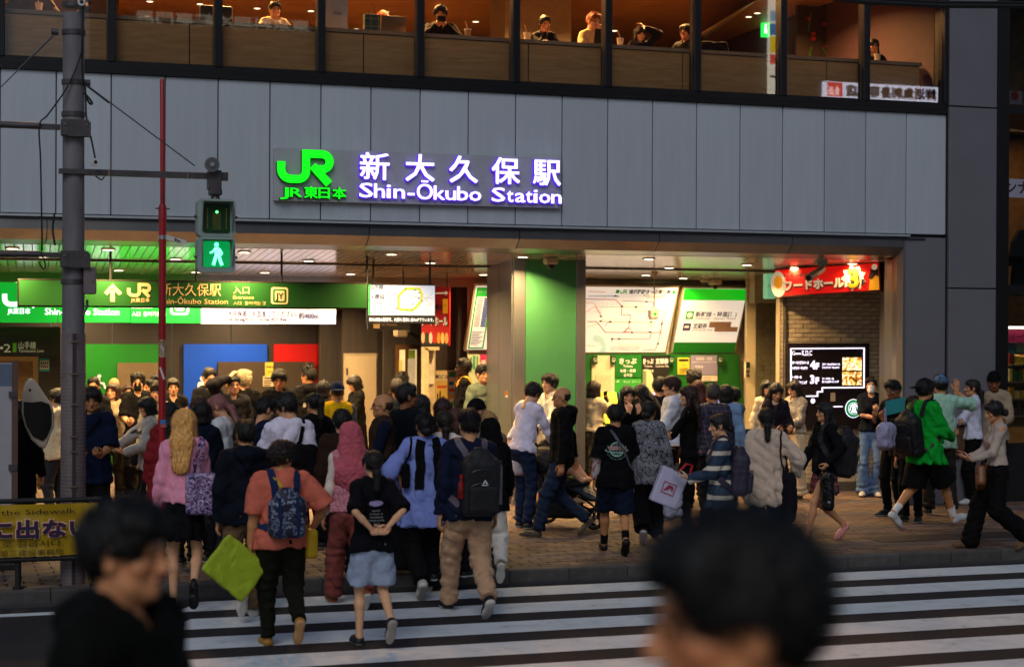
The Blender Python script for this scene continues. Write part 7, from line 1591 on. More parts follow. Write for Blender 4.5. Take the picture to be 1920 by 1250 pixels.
who('S33','woman in cream cropped knit and wide black trousers wearing headphones',(1868,744,1028),72,T_('#a39488',ease=.012,hem=1.0,fold=.006,neck=-.03),B_('flare','#0d0b0d',knee=.085,hem=.10,ease=.02,len=1.0,waist=1.07),sex='f',hair=('lowbun','#17100e'),skin='a',la='low',ra='low',legs='walkr',hpitch=16,shoes=('plain','#6a4a2c','#a88a68'),lod=.9,group=GS)
who('S37','person in dark red patterned top behind the man with the folder',(1712,742,1.5),120,T_('#3a2424',ease=.03),B_('slim','#15151a'),hair=('mop','#0d0b0b'),group=GS,lod=1.4)
who('S34','woman with black hair behind the pair reading phones by the brick wall',(1438,711,935),170,T_('#a89c86',ease=.03),B_('slim','#16161a'),sex='f',hair=('bob','#0d0b0a'),skin='c',group=GS,lod=1.2)
who('S35','woman in dark purple top reading a phone near the brick wall',(1452,716,948),175,T_('#1a141e',ease=.03),B_('slim','#1a1820'),sex='f',hair=('longstraight','#0e0b0a'),skin='c',la='low',ra='low',hpitch=24,group=GS)
who('S36','woman in lace blouse and wide cream trousers with glasses reading a phone',(1490,712,935),110,T_(pmat('lace2',blotch([(0,'#8a8072'),(.5,'#b0a698'),(.58,'#6a6256')],34,3)),ease=.035,hem=.98,sease=.035),B_('wide','#b8a688',knee=.10,hem=.11,ease=.03,waist=1.07),sex='f',hair=('longstraight','#120d0b'),skin='c',la='low',ra='low',glasses=True,hpitch=16,group=GS)
# ---------------------------------------------------------------- ticket machines
who('T1','woman in cream cardigan and patterned skirt at the yellow ticket screen',(1112,713,938),-50,T_('#b8a684',ease=.015,hem=1.0),B_('skirt',pmat('leafy',blotch([(0,'#14100a'),(.5,'#5a4822'),(.58,'#14100a'),(.66,'#7a6634')],18,3)),waist=1.06),sex='f',hair=('bob','#1a0f0b'),skin='c',ra='high',la='down',group=GI)
who('T2','young woman in black jacket photographing with her phone',(1175,722,965),175,T_('#0c0c10',ease=.035),B_('slim','#121216'),sex='f',hair=('longstraight','#100c0c'),skin='c',la='high',ra='high',hpitch=12,group=GI)
who('T3','woman in dark coat bent forward by the machines',(1208,718,962),60,T_('#101018',ease=.035),B_('slim','#121216'),sex='f',hair=('long','#0d0b0c'),skin='c',hpitch=30,la='low',ra='low',group=GI)
who('T4','young man in white hooded sweater over light blue shirt facing left',(1258,705,972),75,T_('#b4b8c4',hood=1,ease=.035),B_('slim','#18181e'),hair=('mop','#2a150d'),skin='c',la='low',ra='down',group=GI)
who('T5','dark haired person in navy behind the white hooded sweater',(1236,707,955),-20,T_('#12141e',ease=.03),B_('slim','#121216'),hair=('mop','#100d0d'),group=GI,lod=1.3)
who('T6','curly haired man at the ticket machines',(1300,693,940),-20,T_('#2a2420',ease=.03),B_('slim','#121216'),hair=('curly','#140e0c'),skin='b',group=GI,lod=1.2)
who('T7','woman in orange top with long red brown hair at the machines',(1308,712,955),-25,T_('#b85410',ease=.03),B_('slim','#121216'),sex='f',hair=('longstraight','#3a140c'),group=GI,lod=1.2)
who('T8','grey haired man in blue plaid shirt seen from behind',(1336,720,978),-20,T_(pmat('blueplaid',plaid('#182240','#0e1426','#8a5a60',.06)),ease=.03,collar=1),B_('slim','#14161c'),hair=('short','#3a3836'),skin='b',group=GI)
who('T9','woman with straight black hair right of the plaid shirt',(1360,720,965),-30,T_('#6a86a8',ease=.03),B_('slim','#121216'),sex='f',hair=('bob','#0c0b0b'),group=GI,lod=1.2)
who('T10','person in grey hooded top with mask at the right end of the machines',(1372,726,960),40,T_('#5a5e64',hood=1,ease=.03),B_('slim','#16161a'),hair=('mop','#120e0d'),skin='c',mask='#c8ccd4',group=GI,lod=1.2)
# ---------------------------------------------------------------- concourse, left
who('I1','person in long black coat with reddish nape at the far left',(34,748,1045),-10,T_('#0a090b',ease=.03,hem=.60,name='coat'),B_('slim','#0d0d10'),hair=('bob','#0d0a0a'),skin='b',sex='f',la='down',ra='carry',group=GI)
who('I2','person in cream hooded jacket behind the utility pole',(108,728,985),40,T_('#b8aa8c',hood=1,ease=.045),B_('slim','#2a2c34'),hair=('mop','#0d0b0b'),skin='c',la='low',ra='low',group=GI)
who('I3','man in navy tee looking down at his phone beside the utility pole',(172,725,1048),172,T_('#101a33',sleeve=1.0,ease=.05,hem=.78),B_('slim','#101014',knee=.075),hair=('mop','#0d0b0b'),skin='b',la='low',ra='low',hpitch=12,group=GI)
who('I4','dark haired man behind the navy tee in front of the green wall',(175,708,945),170,T_('#15161c',ease=.03),B_('slim','#121216'),hair=('short','#0e0c0b'),group=GI,lod=1.3)
who('I5','woman in cream top with long brown hair looking right',(211,717,938),160,T_('#a89a80',ease=.03),B_('slim','#2a2620'),sex='f',hair=('longstraight','#24130c'),skin='c',hyaw=-15,group=GI)
who('I5b','balding man in brown behind the woman in grey',(213,707,920),150,T_('#2a2018',ease=.03),B_('slim','#121216'),hair=('bald','#1c1410'),skin='b',group=GI,lod=1.3)
who('I6','woman in grey off shoulder top and cargo trousers laughing',(238,720,928),-150,T_('#453c36',ease=.008,hem=.96,neck=-.05,off=0,fold=.005),B_('wide','#3c3428',knee=.08,hem=.075),sex='f',hair=('lowpony','#24130c'),skin='c',la='down',ra='chest',hyaw=-20,group=GI)
who('I7','curly haired man in black mask and black tee',(258,700,938),170,T_('#121216',sleeve=.9,ease=.03),B_('slim','#121216'),hair=('curly','#0f0c0b'),skin='c',mask='#121216',la='low',ra='low',group=GI)
who('I8','short haired man in dark jacket facing left near the tan doorway',(283,711,930),100,T_('#18161a',ease=.03),B_('slim','#121216'),hair=('short','#0e0c0b'),group=GI,lod=1.3)
who('I9','youth with parted fringe behind the left group',(292,702,905),165,T_('#2c2a2c',ease=.03),B_('slim','#121216'),hair=('part','#0e0c0b'),skin='c',group=GI,lod=1.3)
who('I10','person in dark bucket hat with pale collar',(294,719,960),160,T_('#8a8470',ease=.03),B_('slim','#121216'),hair=[('beanie','#0f0e12'),('short','#0d0b0b')],skin='c',group=GI,lod=1.3)
who('I11','woman in pale grey printed sweatshirt holding a bright phone',(279,742,1010),95,T_('#8c8884',ease=.045,sease=.04),B_('slim','#121216'),sex='f',hair=('bob','#0d0b0b'),skin='a',la='low',ra='reach',hpitch=14,group=GI)
who('I12','woman in black sleeveless top standing right of the red pole',(324,707,940),175,T_('#0f0d10',sleeve=.25,ease=.015,neck=-.03),B_('slim','#121216'),sex='f',hair=('lowbun','#140e0c'),skin='c',la='down',ra='low',hpitch=10,group=GI)
who('I13','man in white mask and glasses reading his phone by the blue wall',(390,690,935),-165,T_('#14161c',sleeve=.9,ease=.03),B_('slim','#15151c'),hair=('short','#0e0c0b'),skin='c',glasses=True,mask='#c8c8cc',la='phone',ra='phone',hpitch=14,group=GI)
who('I14','man in dark track jacket with a hand on his head',(436,703,962),-172,T_('#141318',ease=.035,collar=1,name='jacket'),B_('slim','#121216'),hair=('part','#0e0c0b'),skin='a',glasses=True,ra='head',la='down',group=GI)
who('I15','man in black with bleached curly hair seen from behind',(457,695,940),-10,T_('#101014',ease=.03),B_('slim','#121216'),hair=('curly','#a89a78'),skin='c',group=GI)
who('I16','man in black leather jacket looking down near the red wall',(523,692,945),165,T_('#0c0b0d',ease=.035,collar=1,name='jacket'),B_('slim','#121216'),hair=('mop','#0e0c0b'),skin='b',hpitch=16,group=GI)
who('I17','man in black lettered hoodie with slicked hair seen from behind',(578,688,930),15,T_('#0f0f13',hood=1,ease=.04),B_('slim','#121216'),hair=('spiky','#0c0b0b'),skin='b',glasses=True,hyaw=30,group=GI)
who('I18','man in yellow vest and blue cap seen from behind',(631,716,985),-8,T_('#c79a14',name='vest',sleeve=0,ease=.04,hem=.82),B_('slim','#14151c'),hair=[('capback','#16243e'),('bald','#2a2018')],skin='b',under=pmat('checks',plaid('#3a3a3c','#16161a','#8a8a88',.03)),build=1.05,group=GI)
who('I19','woman in black coat with chin length bob looking down before the cream door',(668,702,915),95,T_('#0c0c0f',ease=.04,hem=.55,flare=.05,name='coat'),B_('slim','#0e0e12'),sex='f',hair=('bob','#160f0d'),skin='c',la='low',ra='low',hpitch=22,group=GI)
who('I20','person in brown jacket partly hidden behind the yellow vest',(606,712,950),-20,T_('#3a2a22',ease=.04),B_('slim','#121216'),hair=('bob','#0e0b0a'),sex='f',group=GI,lod=1.3)
who('I21','woman with long straight black hair at the glazed door',(753,695,905),-10,T_('#15131a',ease=.03),B_('slim','#121216'),sex='f',hair=('longstraight','#0f0c0c'),group=GI,lod=1.2)
who('I22','man with cropped dark hair in front of the glazed door',(743,711,950),-15,T_('#101620',ease=.03),B_('slim','#121216'),hair=('short','#1a1412'),skin='d',group=GI,lod=1.2)
who('I24','tall bearded man in black and gold jersey facing left',(868,672,915),80,T_('#0d0c0e',sleeve=.8,ease=.03),B_('slim','#121216'),hair=('short','#080606'),skin='e',group=GI)
who('I25','young man in grey green collared shirt facing the street',(905,684,930),-168,T_('#5e6a5c',ease=.05,collar=1,sease=.04),B_('slim','#15161a'),hair=('part','#0e0c0b'),skin='c',hroll=4,group=GI)
# ================================================================== bags, phones and other carried things
def wp(key,x,y,z):return PEOPLE[key]['tp'](x,y,z)
def strap_to(key,t,pts,w,m,snap=True,name='strap'):return ribbon(PEOPLE[key],name,pts,w,m,t,snap)
CROSS=[(.10,-.06,1.46),(.0,-.11,1.30),(-.12,-.08,1.10),(-.17,.0,.98)]
# crossing
flor=pmat('purplefloral',blotch([(0,'#2a1a3c'),(.40,'#6a4a86'),(.47,'#b8a8c8'),(.54,'#7a4a78'),(.60,'#3c3a66'),(.68,'#a07a98')],22,5,1.),rough=.4)
c=wp('C1',.14,-.16,1.02);t,M=handbag('purple floral shopper on the blond woman\'s shoulder','tote_bag','tote bag',c,(.125,.05,.17),PEOPLE['C1']['face'],flor,.03,(.008,.09,4))
strap_to('C1',t,[(.10,-.17,1.16),(.11,-.12,1.32),(.125,-.04,1.455),(.13,.04,1.42),(.16,.06,1.25)],.03,flor);strap_to('C1',t,[(.18,-.17,1.16),(.165,-.12,1.32),(.15,-.04,1.45)],.026,flor)
lime=cloth('#8c9e2c',.5)
h_=PEOPLE['C3']['hand'][0];handbag('large lime green shopping bag hanging from the left hand','shopping_bag','shopping bag',h_+Vector((-.12,-.04,-.10)),(.20,.022,.165),8,lime,.008,(.007,.16,9),handles=[[h_+Vector((-.16,-.035,.05)),h_+Vector((-.05,-.02,.05)),h_+Vector((.0,0,.0)),h_+Vector((.02,-.03,-.10))],[h_+Vector((-.13,-.045,.03)),h_+Vector((-.04,-.03,.03)),h_+Vector((.0,0,.0)),h_+Vector((.04,-.04,-.12))]],tilt=(0,40),hr=.007)
nf=pmat('navyfloral',blotch([(0,'#10162e'),(.47,'#1a2244'),(.52,'#8a93a8'),(.57,'#1a2244'),(.66,'#5a6078')],20,4,.6),rough=.6)
navs=cloth('#1a2a4c')
t,M=backpack('C3','navy flower print backpack with blue straps on the orange shirt',nf,.30,.36,.15,1.13,strap=navs)
for sx in(-.08,.07):mb=MB();mb.tube([M@Vector((sx,-.115,-.16)),M@Vector((sx,-.12,0)),M@Vector((sx,-.05,.16))],.016,6);mb.build('belt',navs,t)
yel=mat('#b8930c',.5,var=.1,bump=.2)
c=wp('C3',.24,-.02,.87);t,M=handbag('small yellow crossbody bag at the right hip','crossbody_bag','handbag',c,(.045,.075,.11),10,yel,.03,(.002,.08,3))
strap_to('C3',t,[(.235,-.02,.96),(.17,-.16,1.10),(.02,-.16,1.30),(-.09,-.10,1.45)],.026,yel)
decal(PEOPLE['C4'],'print','',0,0,0,mat('#9a8ab8',.6,var=.3,scale=40),quads=[[(.065*math.cos(a*math.pi/10),1.27+.026*math.sin(a*math.pi/10))for a in range(20)]])
for i,s_ in enumerate(('SUMMER','IN THE LIGHT OF','THE GOLDEN AGE','FOREVER AND EVER','SINCE')):decal(PEOPLE['C4'],'print',s_,.0,1.20-i*.028,.018,mat('#b0b0b8',.6,var=0),w=(.08,.12,.12,.14,.06)[i])
blkc=cloth('#0b0b0e')
t=bag_obj('black scarf ends hanging down the lavender shirt','scarf','scarf')
for x in(-.07,.10):strap_to('C6',t,[(x*.7,-.06,1.47),(x,-.13,1.38),(x*1.1,-.16,1.18),(x*1.2,-.17,1.04)],.085,blkc,name='scarf_end')
c=wp('C6',-.20,-.12,1.16);t,M=handbag('narrow black shoulder pouch on the lavender shirt','shoulder_pouch','handbag',c,(.035,.03,.11),0,blkc,.015,None);strap_to('C6',t,[(-.13,.0,1.46),(-.16,-.08,1.36),(-.19,-.12,1.25)],.02,blkc)
bpk=mat('#131318',.6,var=.15,bump=.4,bscale=200)
t,M=backpack('C7','black hiking backpack with grey straps and a small white logo',bpk,.31,.50,.17,1.13,strap=mat('#5a5260',.6),x=.03)
FBk=Flat(M@Vector((-.0,-.14,.03)),M.to_3x3()@Vector((1,0,0)),M.to_3x3()@Vector((0,0,1)));FBk.quads('logo',[[(-.02,0),(-.008,0),(.0,.014),(.002,.035)],[(.003,.035),(.006,.012),(.01,0),(.024,0)]],white,t,d=.004);FBk.rect('logo',-.03,-.014,.03,-.008,white,t,d=.004)
tb=bag_obj('red capped drink bottle in the side pocket of the black backpack','drink_bottle','bottle');p=M@Vector((-.165,-.03,-.10));up=M.to_3x3()@Vector((0,0,1));up.normalize()
mb=MB();mb.tube([p,p+up*.12,p+up*.15,p+up*.17],.03,12,rs=[.03,.03,.016,.013]);smooth_by_angle(mb.build('bottle',mat('#7a1010',.15,var=.6,scale=30),tb));MB().tube([p+up*.17,p+up*.195],.016,10).build('bottle_cap',mat('#b01010',.4),tb)
tb=bag_obj('slim silver umbrella in the right pocket of the black backpack','folded_umbrella','umbrella');p=M@Vector((.17,-.02,-.16));MB().tube([p,p+up*.30,p+up*.33],.018,8,rs=[.02,.017,.01]).build('canopy',mat('#6a6a72',.3,metal=.3),tb);MB().tube([p+up*.33,p+up*.36],.012,8).build('grip',black,tb)
# suitcase on the pavement edge behind the lavender shirt
g=ground(760,1082,ZP);t=bag_obj('black cabin suitcase standing at the kerb behind the lavender shirt','suitcase','suitcase')
M=Matrix.Translation((g.x,g.y+.15,ZP+.34));sdf_part('shell',t,mat('#0c0c0e',.35,var=.1),lambda f:f.box((0,0,0),(.20,.12,.28),.05),(-.25,-.16,-.32),(.25,.16,.32),.012,M)
for sx in(-1,1):
    MB().tube([M@Vector((sx*.10,.08,.27)),M@Vector((sx*.10,.08,.62))],.007,6).build('handle_tube',clampm,t)
    for sy in(-1,1):MB().tube([M@Vector((sx*.15-.012,sy*.08,-.305)),M@Vector((sx*.15+.012,sy*.08,-.305))],.03,10).build('wheel',black,t)
MB().tube([M@Vector((-.11,.08,.62)),M@Vector((.11,.08,.62))],.012,6).build('handle_grip',black,t)
# left pavement people
c=wp('S1',.13,-.19,1.10);t,M=handbag('soft black shoulder bag on the plain white tee','shoulder_bag','handbag',c,(.12,.06,.15),-10,blkc,.04,(.01,.1,6));strap_to('S1',t,[(.09,-.18,1.20),(.11,-.12,1.34),(.13,.0,1.47),(.15,.10,1.36)],.035,blkc)
t=bag_obj('thin black strap across the white top of the pink haired woman','bag_strap','strap');strap_to('S2',t,[(.12,.06,1.40),(.12,-.02,1.46),(.10,-.10,1.34),(.08,-.12,1.15),(.06,-.12,1.0)],.025,blkc)
decal(PEOPLE['I17'],'print','MLF',0,1.20,.08,mat('#a8a49c',.6,var=0),bold=.03,w=.26)
decal(PEOPLE['I11'],'print','Mardi',0,1.28,.07,black,bold=.02,w=.22,back=False)
decal(PEOPLE['I11'],'print','',0,0,0,mat('#3a3836',.6),back=False,quads=sum([stroke2d([(0,1.13),(.07*math.cos(a*math.pi/8),1.13+.07*math.sin(a*math.pi/8))],.007)for a in range(16)],[]))
c=wp('I11',.19,.04,.96);t,M=handbag('black half moon bag of the woman in the printed sweatshirt','shoulder_bag','handbag',c,(.05,.14,.085),PEOPLE['I11']['face'],mat('#0c0d12',.35),.05,None);strap_to('I11',t,[(.18,.02,1.04),(.14,-.08,1.25),(.0,-.1,1.44)],.018,black)
c=wp('I3',.22,.02,.92);t,M=handbag('black sling bag beside the navy tee','shoulder_bag','handbag',c,(.06,.12,.10),0,blkc,.04,None);strap_to('I3',t,[(.2,.02,1.0),(.08,.12,1.2),(-.08,.08,1.42)],.02,blkc)
phone('I3',1,'dark phone in the hands of the man in the navy tee');phone('I11',1,'bright lit phone held low by the woman in the printed sweatshirt','#d8e4ff');phone('I13',1,'dark phone of the masked man by the blue wall');phone('S3',0,'cyan lit phone of the man in glasses','#40b0b0');phone('S1',0,'phone held by the man in the plain white tee','#405060')
phone('C1',1,'phone in the hand of the blond woman in pink');phone('T1',1,'silver phone raised at the yellow ticket screen');phone('T2',0,'black phone raised by the woman in the black jacket');phone('S24',0,'phone held out by the girl in the striped shirt');phone('S27',1,'dark phone of the man in green');phone('S28',0,'phone raised by the woman in flared jeans');phone('S33',0,'phone with bright red screen at the right','#ff2010');phone('S35',1,'phone of the woman in dark purple','#c8b890');phone('S36',0,'phone of the woman in cream trousers','#c0b090');phone('S26',0,'phone in the schoolgirl\'s lowered hand');phone('S19',0,'red phone held to the mouth of the tall man');phone('S20',0,'phone held by the smiling youth')
# musician's case on the back of the black coat
t=bag_obj('white and black cello case carried at the far left','cello_case','instrument case');yc=PEOPLE['I1']['root'].location.y-.36
def cc(u,v):p=at(u,v,yc);return(p.x,p.z)
out=[cc(*q)for q in((43,750),(45,728),(51,714),(58,709),(66,712),(76,727),(88,745),(97,757),(102,775),(101,800),(93,822),(84,842),(74,838),(60,825),(48,800),(42,775))]
sh_=MB();sh_.prism(out,0,.20,org=(0,yc,0),ex=(1,0,0),ez=(0,0,1),ey=(0,1,0));o=sh_.build('shell',mat('#b8aa9a',.25,var=.08),t)
bv=o.modifiers.new('bevel','BEVEL');bv.width=.025;bv.segments=3
inn=[cc(*q)for q in((44,753),(60,754),(78,752),(92,757),(97,772),(96,798),(88,818),(80,826),(62,818),(50,798),(44,775))]
MB().prism(inn,0,.012,org=(0,yc-.013,0),ex=(1,0,0),ez=(0,0,1),ey=(0,1,0)).build('black_lid',mat('#0e0c0d',.3),t);p=at(56,731,yc);MB().tube([(p.x,yc-.006,p.z),(p.x,yc+.0,p.z)],.014,10).build('badge',mat('#3a1a18',.4),t)
# ---------------------------------------------------------------- pushchair
t=bag_obj('black three wheeled pushchair with navy padded footrest behind the jeans','pushchair','pushchair');gA=ground(1008,985,ZP);gB=ground(1117,992,ZP);d=(gB-gA);d.z=0;L_=d.length;d.normalize();n_=Vector((-d.y,d.x,0));fb=mat('#0c0d12',.6,var=.15,bump=.3);tube_m=mat('#15161a',.35,metal=.5)
def PC(a,b,z):return gA+d*(a*L_)+n_*b+Vector((0,0,z))
for(a,b,r_)in((0,-.24,.14),(0,.24,.14),(1.0,-.06,.13),(1.0,.06,.13)):
    c=PC(a,b,r_)
    def ring(rr,wd,m,name,par):
        mb=MB();P_=[c+d*(rr*math.cos(i*math.pi/10))+Vector((0,0,rr*math.sin(i*math.pi/10)))for i in range(21)];mb.tube(P_,wd,6,cap=False);return mb.build(name,m,par)
    w_=ring(r_-.022,.022,mat('#101012',.8),'wheel',t)
    mb=MB()
    for i in range(5):mb.tube([c,c+d*((r_-.03)*math.cos(i*1.2566))+Vector((0,0,(r_-.03)*math.sin(i*1.2566)))],.008,5)
    mb.tube([c-n_*.02,c+n_*.02],.022,8);mb.build('hub',mat('#3a3a40',.4,metal=.5),w_)
for b in(-.21,.21):MB().tube([PC(0,b,.14),PC(.3,b,.42),PC(.75,b*.8,.30),PC(1.0,b*.3,.22),PC(1.0,b*.28,.14)],.016,8).build('frame',tube_m,t);MB().tube([PC(.3,b,.42),PC(.05,b,.75),PC(-.18,b,.93)],.016,8).build('frame',tube_m,t)
MB().tube([PC(-.18,-.21,.93),PC(-.22,0,.945),PC(-.18,.21,.93)],.02,8).build('handlebar',black,t)
Mp=Matrix.Translation(PC(.35,0,.55))@Matrix(((d.x,n_.x,0,0),(d.y,n_.y,0,0),(0,0,1,0),(0,0,0,1)))
sdf_part('seat',t,fb,lambda f:(f.cone((-.12,0,.22),(.0,0,-.02),.12,.16,.05,(.5,1.4,.6)),f.cone((.0,0,-.06),(.25,0,-.04),.15,.13,.05,(1,1.4,.5)),f.cone((0,0,-.2),(.1,0,-.15),.14,.12,.05,(1.2,1.3,.7))),(-.35,-.28,-.35),(.5,.28,.45),.015,Mp,(.005,.1,3))
sdf_part('footrest',t,mat('#1c2634',.5,var=.1,bump=.3),lambda f:f.cone((.22,0,-.06),(.50,0,-.19),.13,.13,.03,(1,1.25,.3)),(0,-.25,-.4),(.75,.25,.2),.013,Mp,(.003,.06,2))
sdf_part('canopy',t,fb,lambda f:(f.ell((-.10,0,.18),(.24,.24,.22),.01),f.ell((-.04,0,.12),(.22,.21,.21),.01,neg=True),f.cut((0,0,.08),(0,0,-1)),f.cut((.02,0,.1),(1,0,-.3))),(-.4,-.3,-.1),(.3,.3,.5),.013,Mp,(.004,.08,3))
sdf_part('canopy_lining',t,pmat('lining',blotch([(0,'#163a3c'),(.5,'#1c5a4a'),(.55,'#7aa028')],9,2,1.5)),lambda f:(f.ell((-.085,0,.17),(.23,.232,.212),.01),f.ell((-.02,0,.10),(.21,.20,.20),.01,neg=True),f.cut((0,0,.09),(0,0,-1)),f.cut((.06,0,.1),(1,0,-.3))),(-.4,-.3,-.1),(.3,.3,.5),.013,Mp)
sdf_part('basket',t,mat('#0a0a0c',.8),lambda f:f.box((.02,0,-.34),(.24,.17,.09),.04),(-.3,-.22,-.5),(.32,.22,-.2),.014,Mp,(.006,.08,4))
# the child in it: bent bare legs and body in one surface
f=Field((-.3,-.2,-.3),(.55,.2,.5),.011);f.cone((-.10,0,.22),(-.02,0,.05),.085,.095,.03);f.ell((-.13,0,.37),(.075,.07,.085),.02)
for sy in(-1,1):f.cone((-.0,sy*.06,.03),(.20,sy*.09,.13),.055,.045,.02);f.cone((.20,sy*.09,.13),(.34,sy*.07,.0),.044,.032,.02);f.cone((.34,sy*.07,.0),(.40,sy*.07,.02),.03,.022,.02);f.cone((-.1,sy*.09,.26),(.02,sy*.12,.12),.035,.028,.02);f.cone((.02,sy*.12,.12),(.1,sy*.07,.13),.028,.022,.02)
V,Q=f.mesh();Mn=np.array(Mp);cl_=np.ones((len(V),4));ch=thing('person','small child lying in the pushchair with bent bare legs','person',(0,0,0),GS);link('body',np_mesh('body',V@Mn[:3,:3].T+Mn[:3,3],Q,skin_mat(SK['c']),cl_),ch)
sdf_part('shirt',ch,cloth('#8a8894'),lambda f:(f.cone((-.10,0,.23),(-.01,0,.04),.097,.11,.03),[f.cone((-.1,sy*.09,.26),(-.02,sy*.12,.17),.045,.04,.02)for sy in(-1,1)]),(-.3,-.25,-.1),(.2,.25,.4),.011,Mp,(.004,.05,3))
me,nm=hair_mesh('short');ob=link('hair',me,ch);ob.matrix_basis=Mp@Matrix.Translation((-.13,0,.27))@Matrix.Rotation(R(-90),4,'Z')@Matrix.Diagonal((.85,.85,.8,1))
handbag('white cap hung on the pushchair handle','hanging_cap','cap',PC(-.12,-.3,.70),(.09,.06,.10),10,cloth('#a8a0a8'),.05,(.004,.08,2))
# VISION print: globe, ring, lettering
P_=PEOPLE['S21'];gl_=mat('#8fb8a8',.6,var=0);z0=1.23;rr=.082;q=[]
for k in range(-3,4):q+=stroke2d([(rr*math.sin(k*.42)*math.cos(a),z0+rr*math.sin(a))for a in[math.pi*(-.5+i/10)for i in range(11)]],.005)
for k in(-2,-1,0,1,2):zz=rr*math.sin(k*.5);xx=math.sqrt(max(rr*rr-zz*zz,0));q+=stroke2d([(-xx,z0+zz),(xx,z0+zz)],.005)
q+=stroke2d([(rr*math.cos(a*math.pi/12),z0+rr*math.sin(a*math.pi/12))for a in range(24)],.006,True);q+=stroke2d([(.13*math.cos(R(a)),z0-.012+.022*math.sin(R(a)))for a in range(150,391,20)],.008)
decal(P_,'print','',0,0,0,gl_,quads=q);decal(P_,'print','VISION',0,z0-.005,.052,mat('#d8d4d0',.6,var=0),w=.215,bold=.07,off=.007);decal(P_,'print','VISION',0,z0-.004,.05,mat('#a8181c',.6,var=0),w=.205,bold=.02,off=.009)
for i,ch_ in enumerate('STREETWEAR'):a=R(210+i*13.3);decal(P_,'print',ch_,.115*math.cos(a),z0+.115*math.sin(a)-.006,.02,gl_,bold=.02)
t=bag_obj('grey crossbody strap over the VISION shirt','bag_strap','strap');strap_to('S21',t,[(-.07,.02,1.47),(-.05,-.08,1.42),(.06,-.14,1.25),(.17,-.08,1.02),(.19,.0,.96)],.028,mat('#4a4c58',.6))
# bags of the middle group
plas=mat('#a8acc0',.3,var=.1,scale=6,bump=.8,bscale=14)
h_=PEOPLE['S22']['hand'][1];handbag('crumpled white carrier bag held by the woman in floral blouse','plastic_bag','plastic bag',h_+Vector((.02,-.04,-.26)),(.10,.06,.17),10,plas,.05,(.014,.10,8),handles=[[h_+Vector((-.03,-.04,-.10)),h_,h_+Vector((.05,-.04,-.10))]])
h2=wp('S22',-.22,.0,.78);handbag('thin grey carrier bag left of the black trousers','plastic_bag','plastic bag',h2+Vector((0,0,-.13)),(.06,.05,.16),10,mat('#6a6c78',.3,bump=.8,bscale=14),.04,(.012,.10,12))
h3=PEOPLE['S24']['hand'][1];p=at(1262,915,h3.y-.05)
t,M=handbag('white gift bag with red square emblem and red handles','gift_bag','shopping bag',Vector((p.x,h3.y+.05,p.z)),(.13,.05,.17),-10,mat('#b8b4d0',.5,var=.04,bump=.1),.012,(.003,.2,3),tilt=(0,22))
Fg=Flat(M@Vector((-.01,-.056,-.01)),M.to_3x3()@Vector((1,0,0)),M.to_3x3()@Vector((0,0,1)));rd=mat('#a01838',.5,var=0);Fg.quads('emblem',stroke2d([(-.06,-.05),(.06,-.05),(.06,.05),(-.06,.05)],.007,True)+[q_ for k in range(4)for q_ in stroke2d([(-.045+k*.012,-.035+k*.006),(-.01+k*.01,.03),(.045,-.02+k*.014)],.006)],rd,t)
MB().tube([M@Vector((.02,-.04,.15)),M@Vector((.06,-.05,.26)),M@Vector((.12,-.04,.27)),M@Vector((.14,-.03,.15))],.012,8).build('handle',mat('#b01018',.5),t)
backpack('S24','dark purple grey backpack on the striped rugby shirt',mat('#2a2638',.6,var=.12,bump=.3),.30,.46,.18,1.12)
h4=wp('S23',-.10,.26,1.02);handbag('black leather handbag hanging from folded arms','handbag','handbag',h4+Vector((0,0,-.12)),(.13,.05,.10),20,mat('#0c0c10',.3),.03,None,handles=[[h4+Vector((-.07,0,-.04)),h4+Vector((0,0,.10)),h4+Vector((.07,0,-.04))]])
h5=wp('S23',.16,.2,.86);handbag('dark red and white paper bag beside the turtleneck woman','paper_bag','shopping bag',h5,(.07,.05,.15),10,pmat('redwhite',zstripes([(0,'#5a1014'),(.6,'#a89888')],.3)),.01,None)
c=wp('S25',.20,-.05,.80);t,M=handbag('dark soft shoulder bag at the side of the beige blouse','shoulder_bag','handbag',c,(.05,.14,.22),0,cloth('#15131c'),.04,(.01,.12,7));strap_to('S25',t,[(.2,-.03,.98),(.17,-.11,1.2),(.13,-.08,1.40),(.12,.0,1.47)],.018,cloth('#15131c'))
t,M=backpack('S26','huge dark backpack with round pin badges on the schoolgirl',mat('#17141a',.6,var=.12,bump=.3),.34,.56,.26,1.10,tilt=14)
for i,(x,y,z,r_,c_)in enumerate(((-.10,-.115,.13,.03,'#b8842c'),(-.06,-.16,.02,.026,'#2c8a2c'),(-.09,-.17,-.09,.026,'#8ab0c8'),(-.04,-.17,-.10,.024,'#b8c4cc'),(-.13,-.15,-.06,.02,'#8a7a9a'),(-.12,-.14,-.16,.022,'#8a8478'))):
    p=M@Vector((x,y-.04,z));n2=(M.to_3x3()@Vector((-.3,-1,0))).normalized();MB().tube([p,p+n2*.008],r_,14).build('pin_badge',mat(c_,.3,var=.3,scale=60),t)
h_=PEOPLE['S26']['hand'][0];handbag('shiny black plastic bag in the schoolgirl\'s hand','plastic_bag','plastic bag',h_+Vector((.03,-.03,-.24)),(.11,.06,.20),70,mat('#121214',.22,var=.1,bump=.9,bscale=12),.05,(.015,.10,21),handles=[[h_+Vector((.0,0,-.05)),h_+Vector((0,0,.02)),h_+Vector((.05,0,-.05))]])
t,M=backpack('S27','black backpack with white handwriting on the green sweatshirt',mat('#0f0f13',.55,var=.12,bump=.3),.32,.48,.17,1.10,tilt=10)
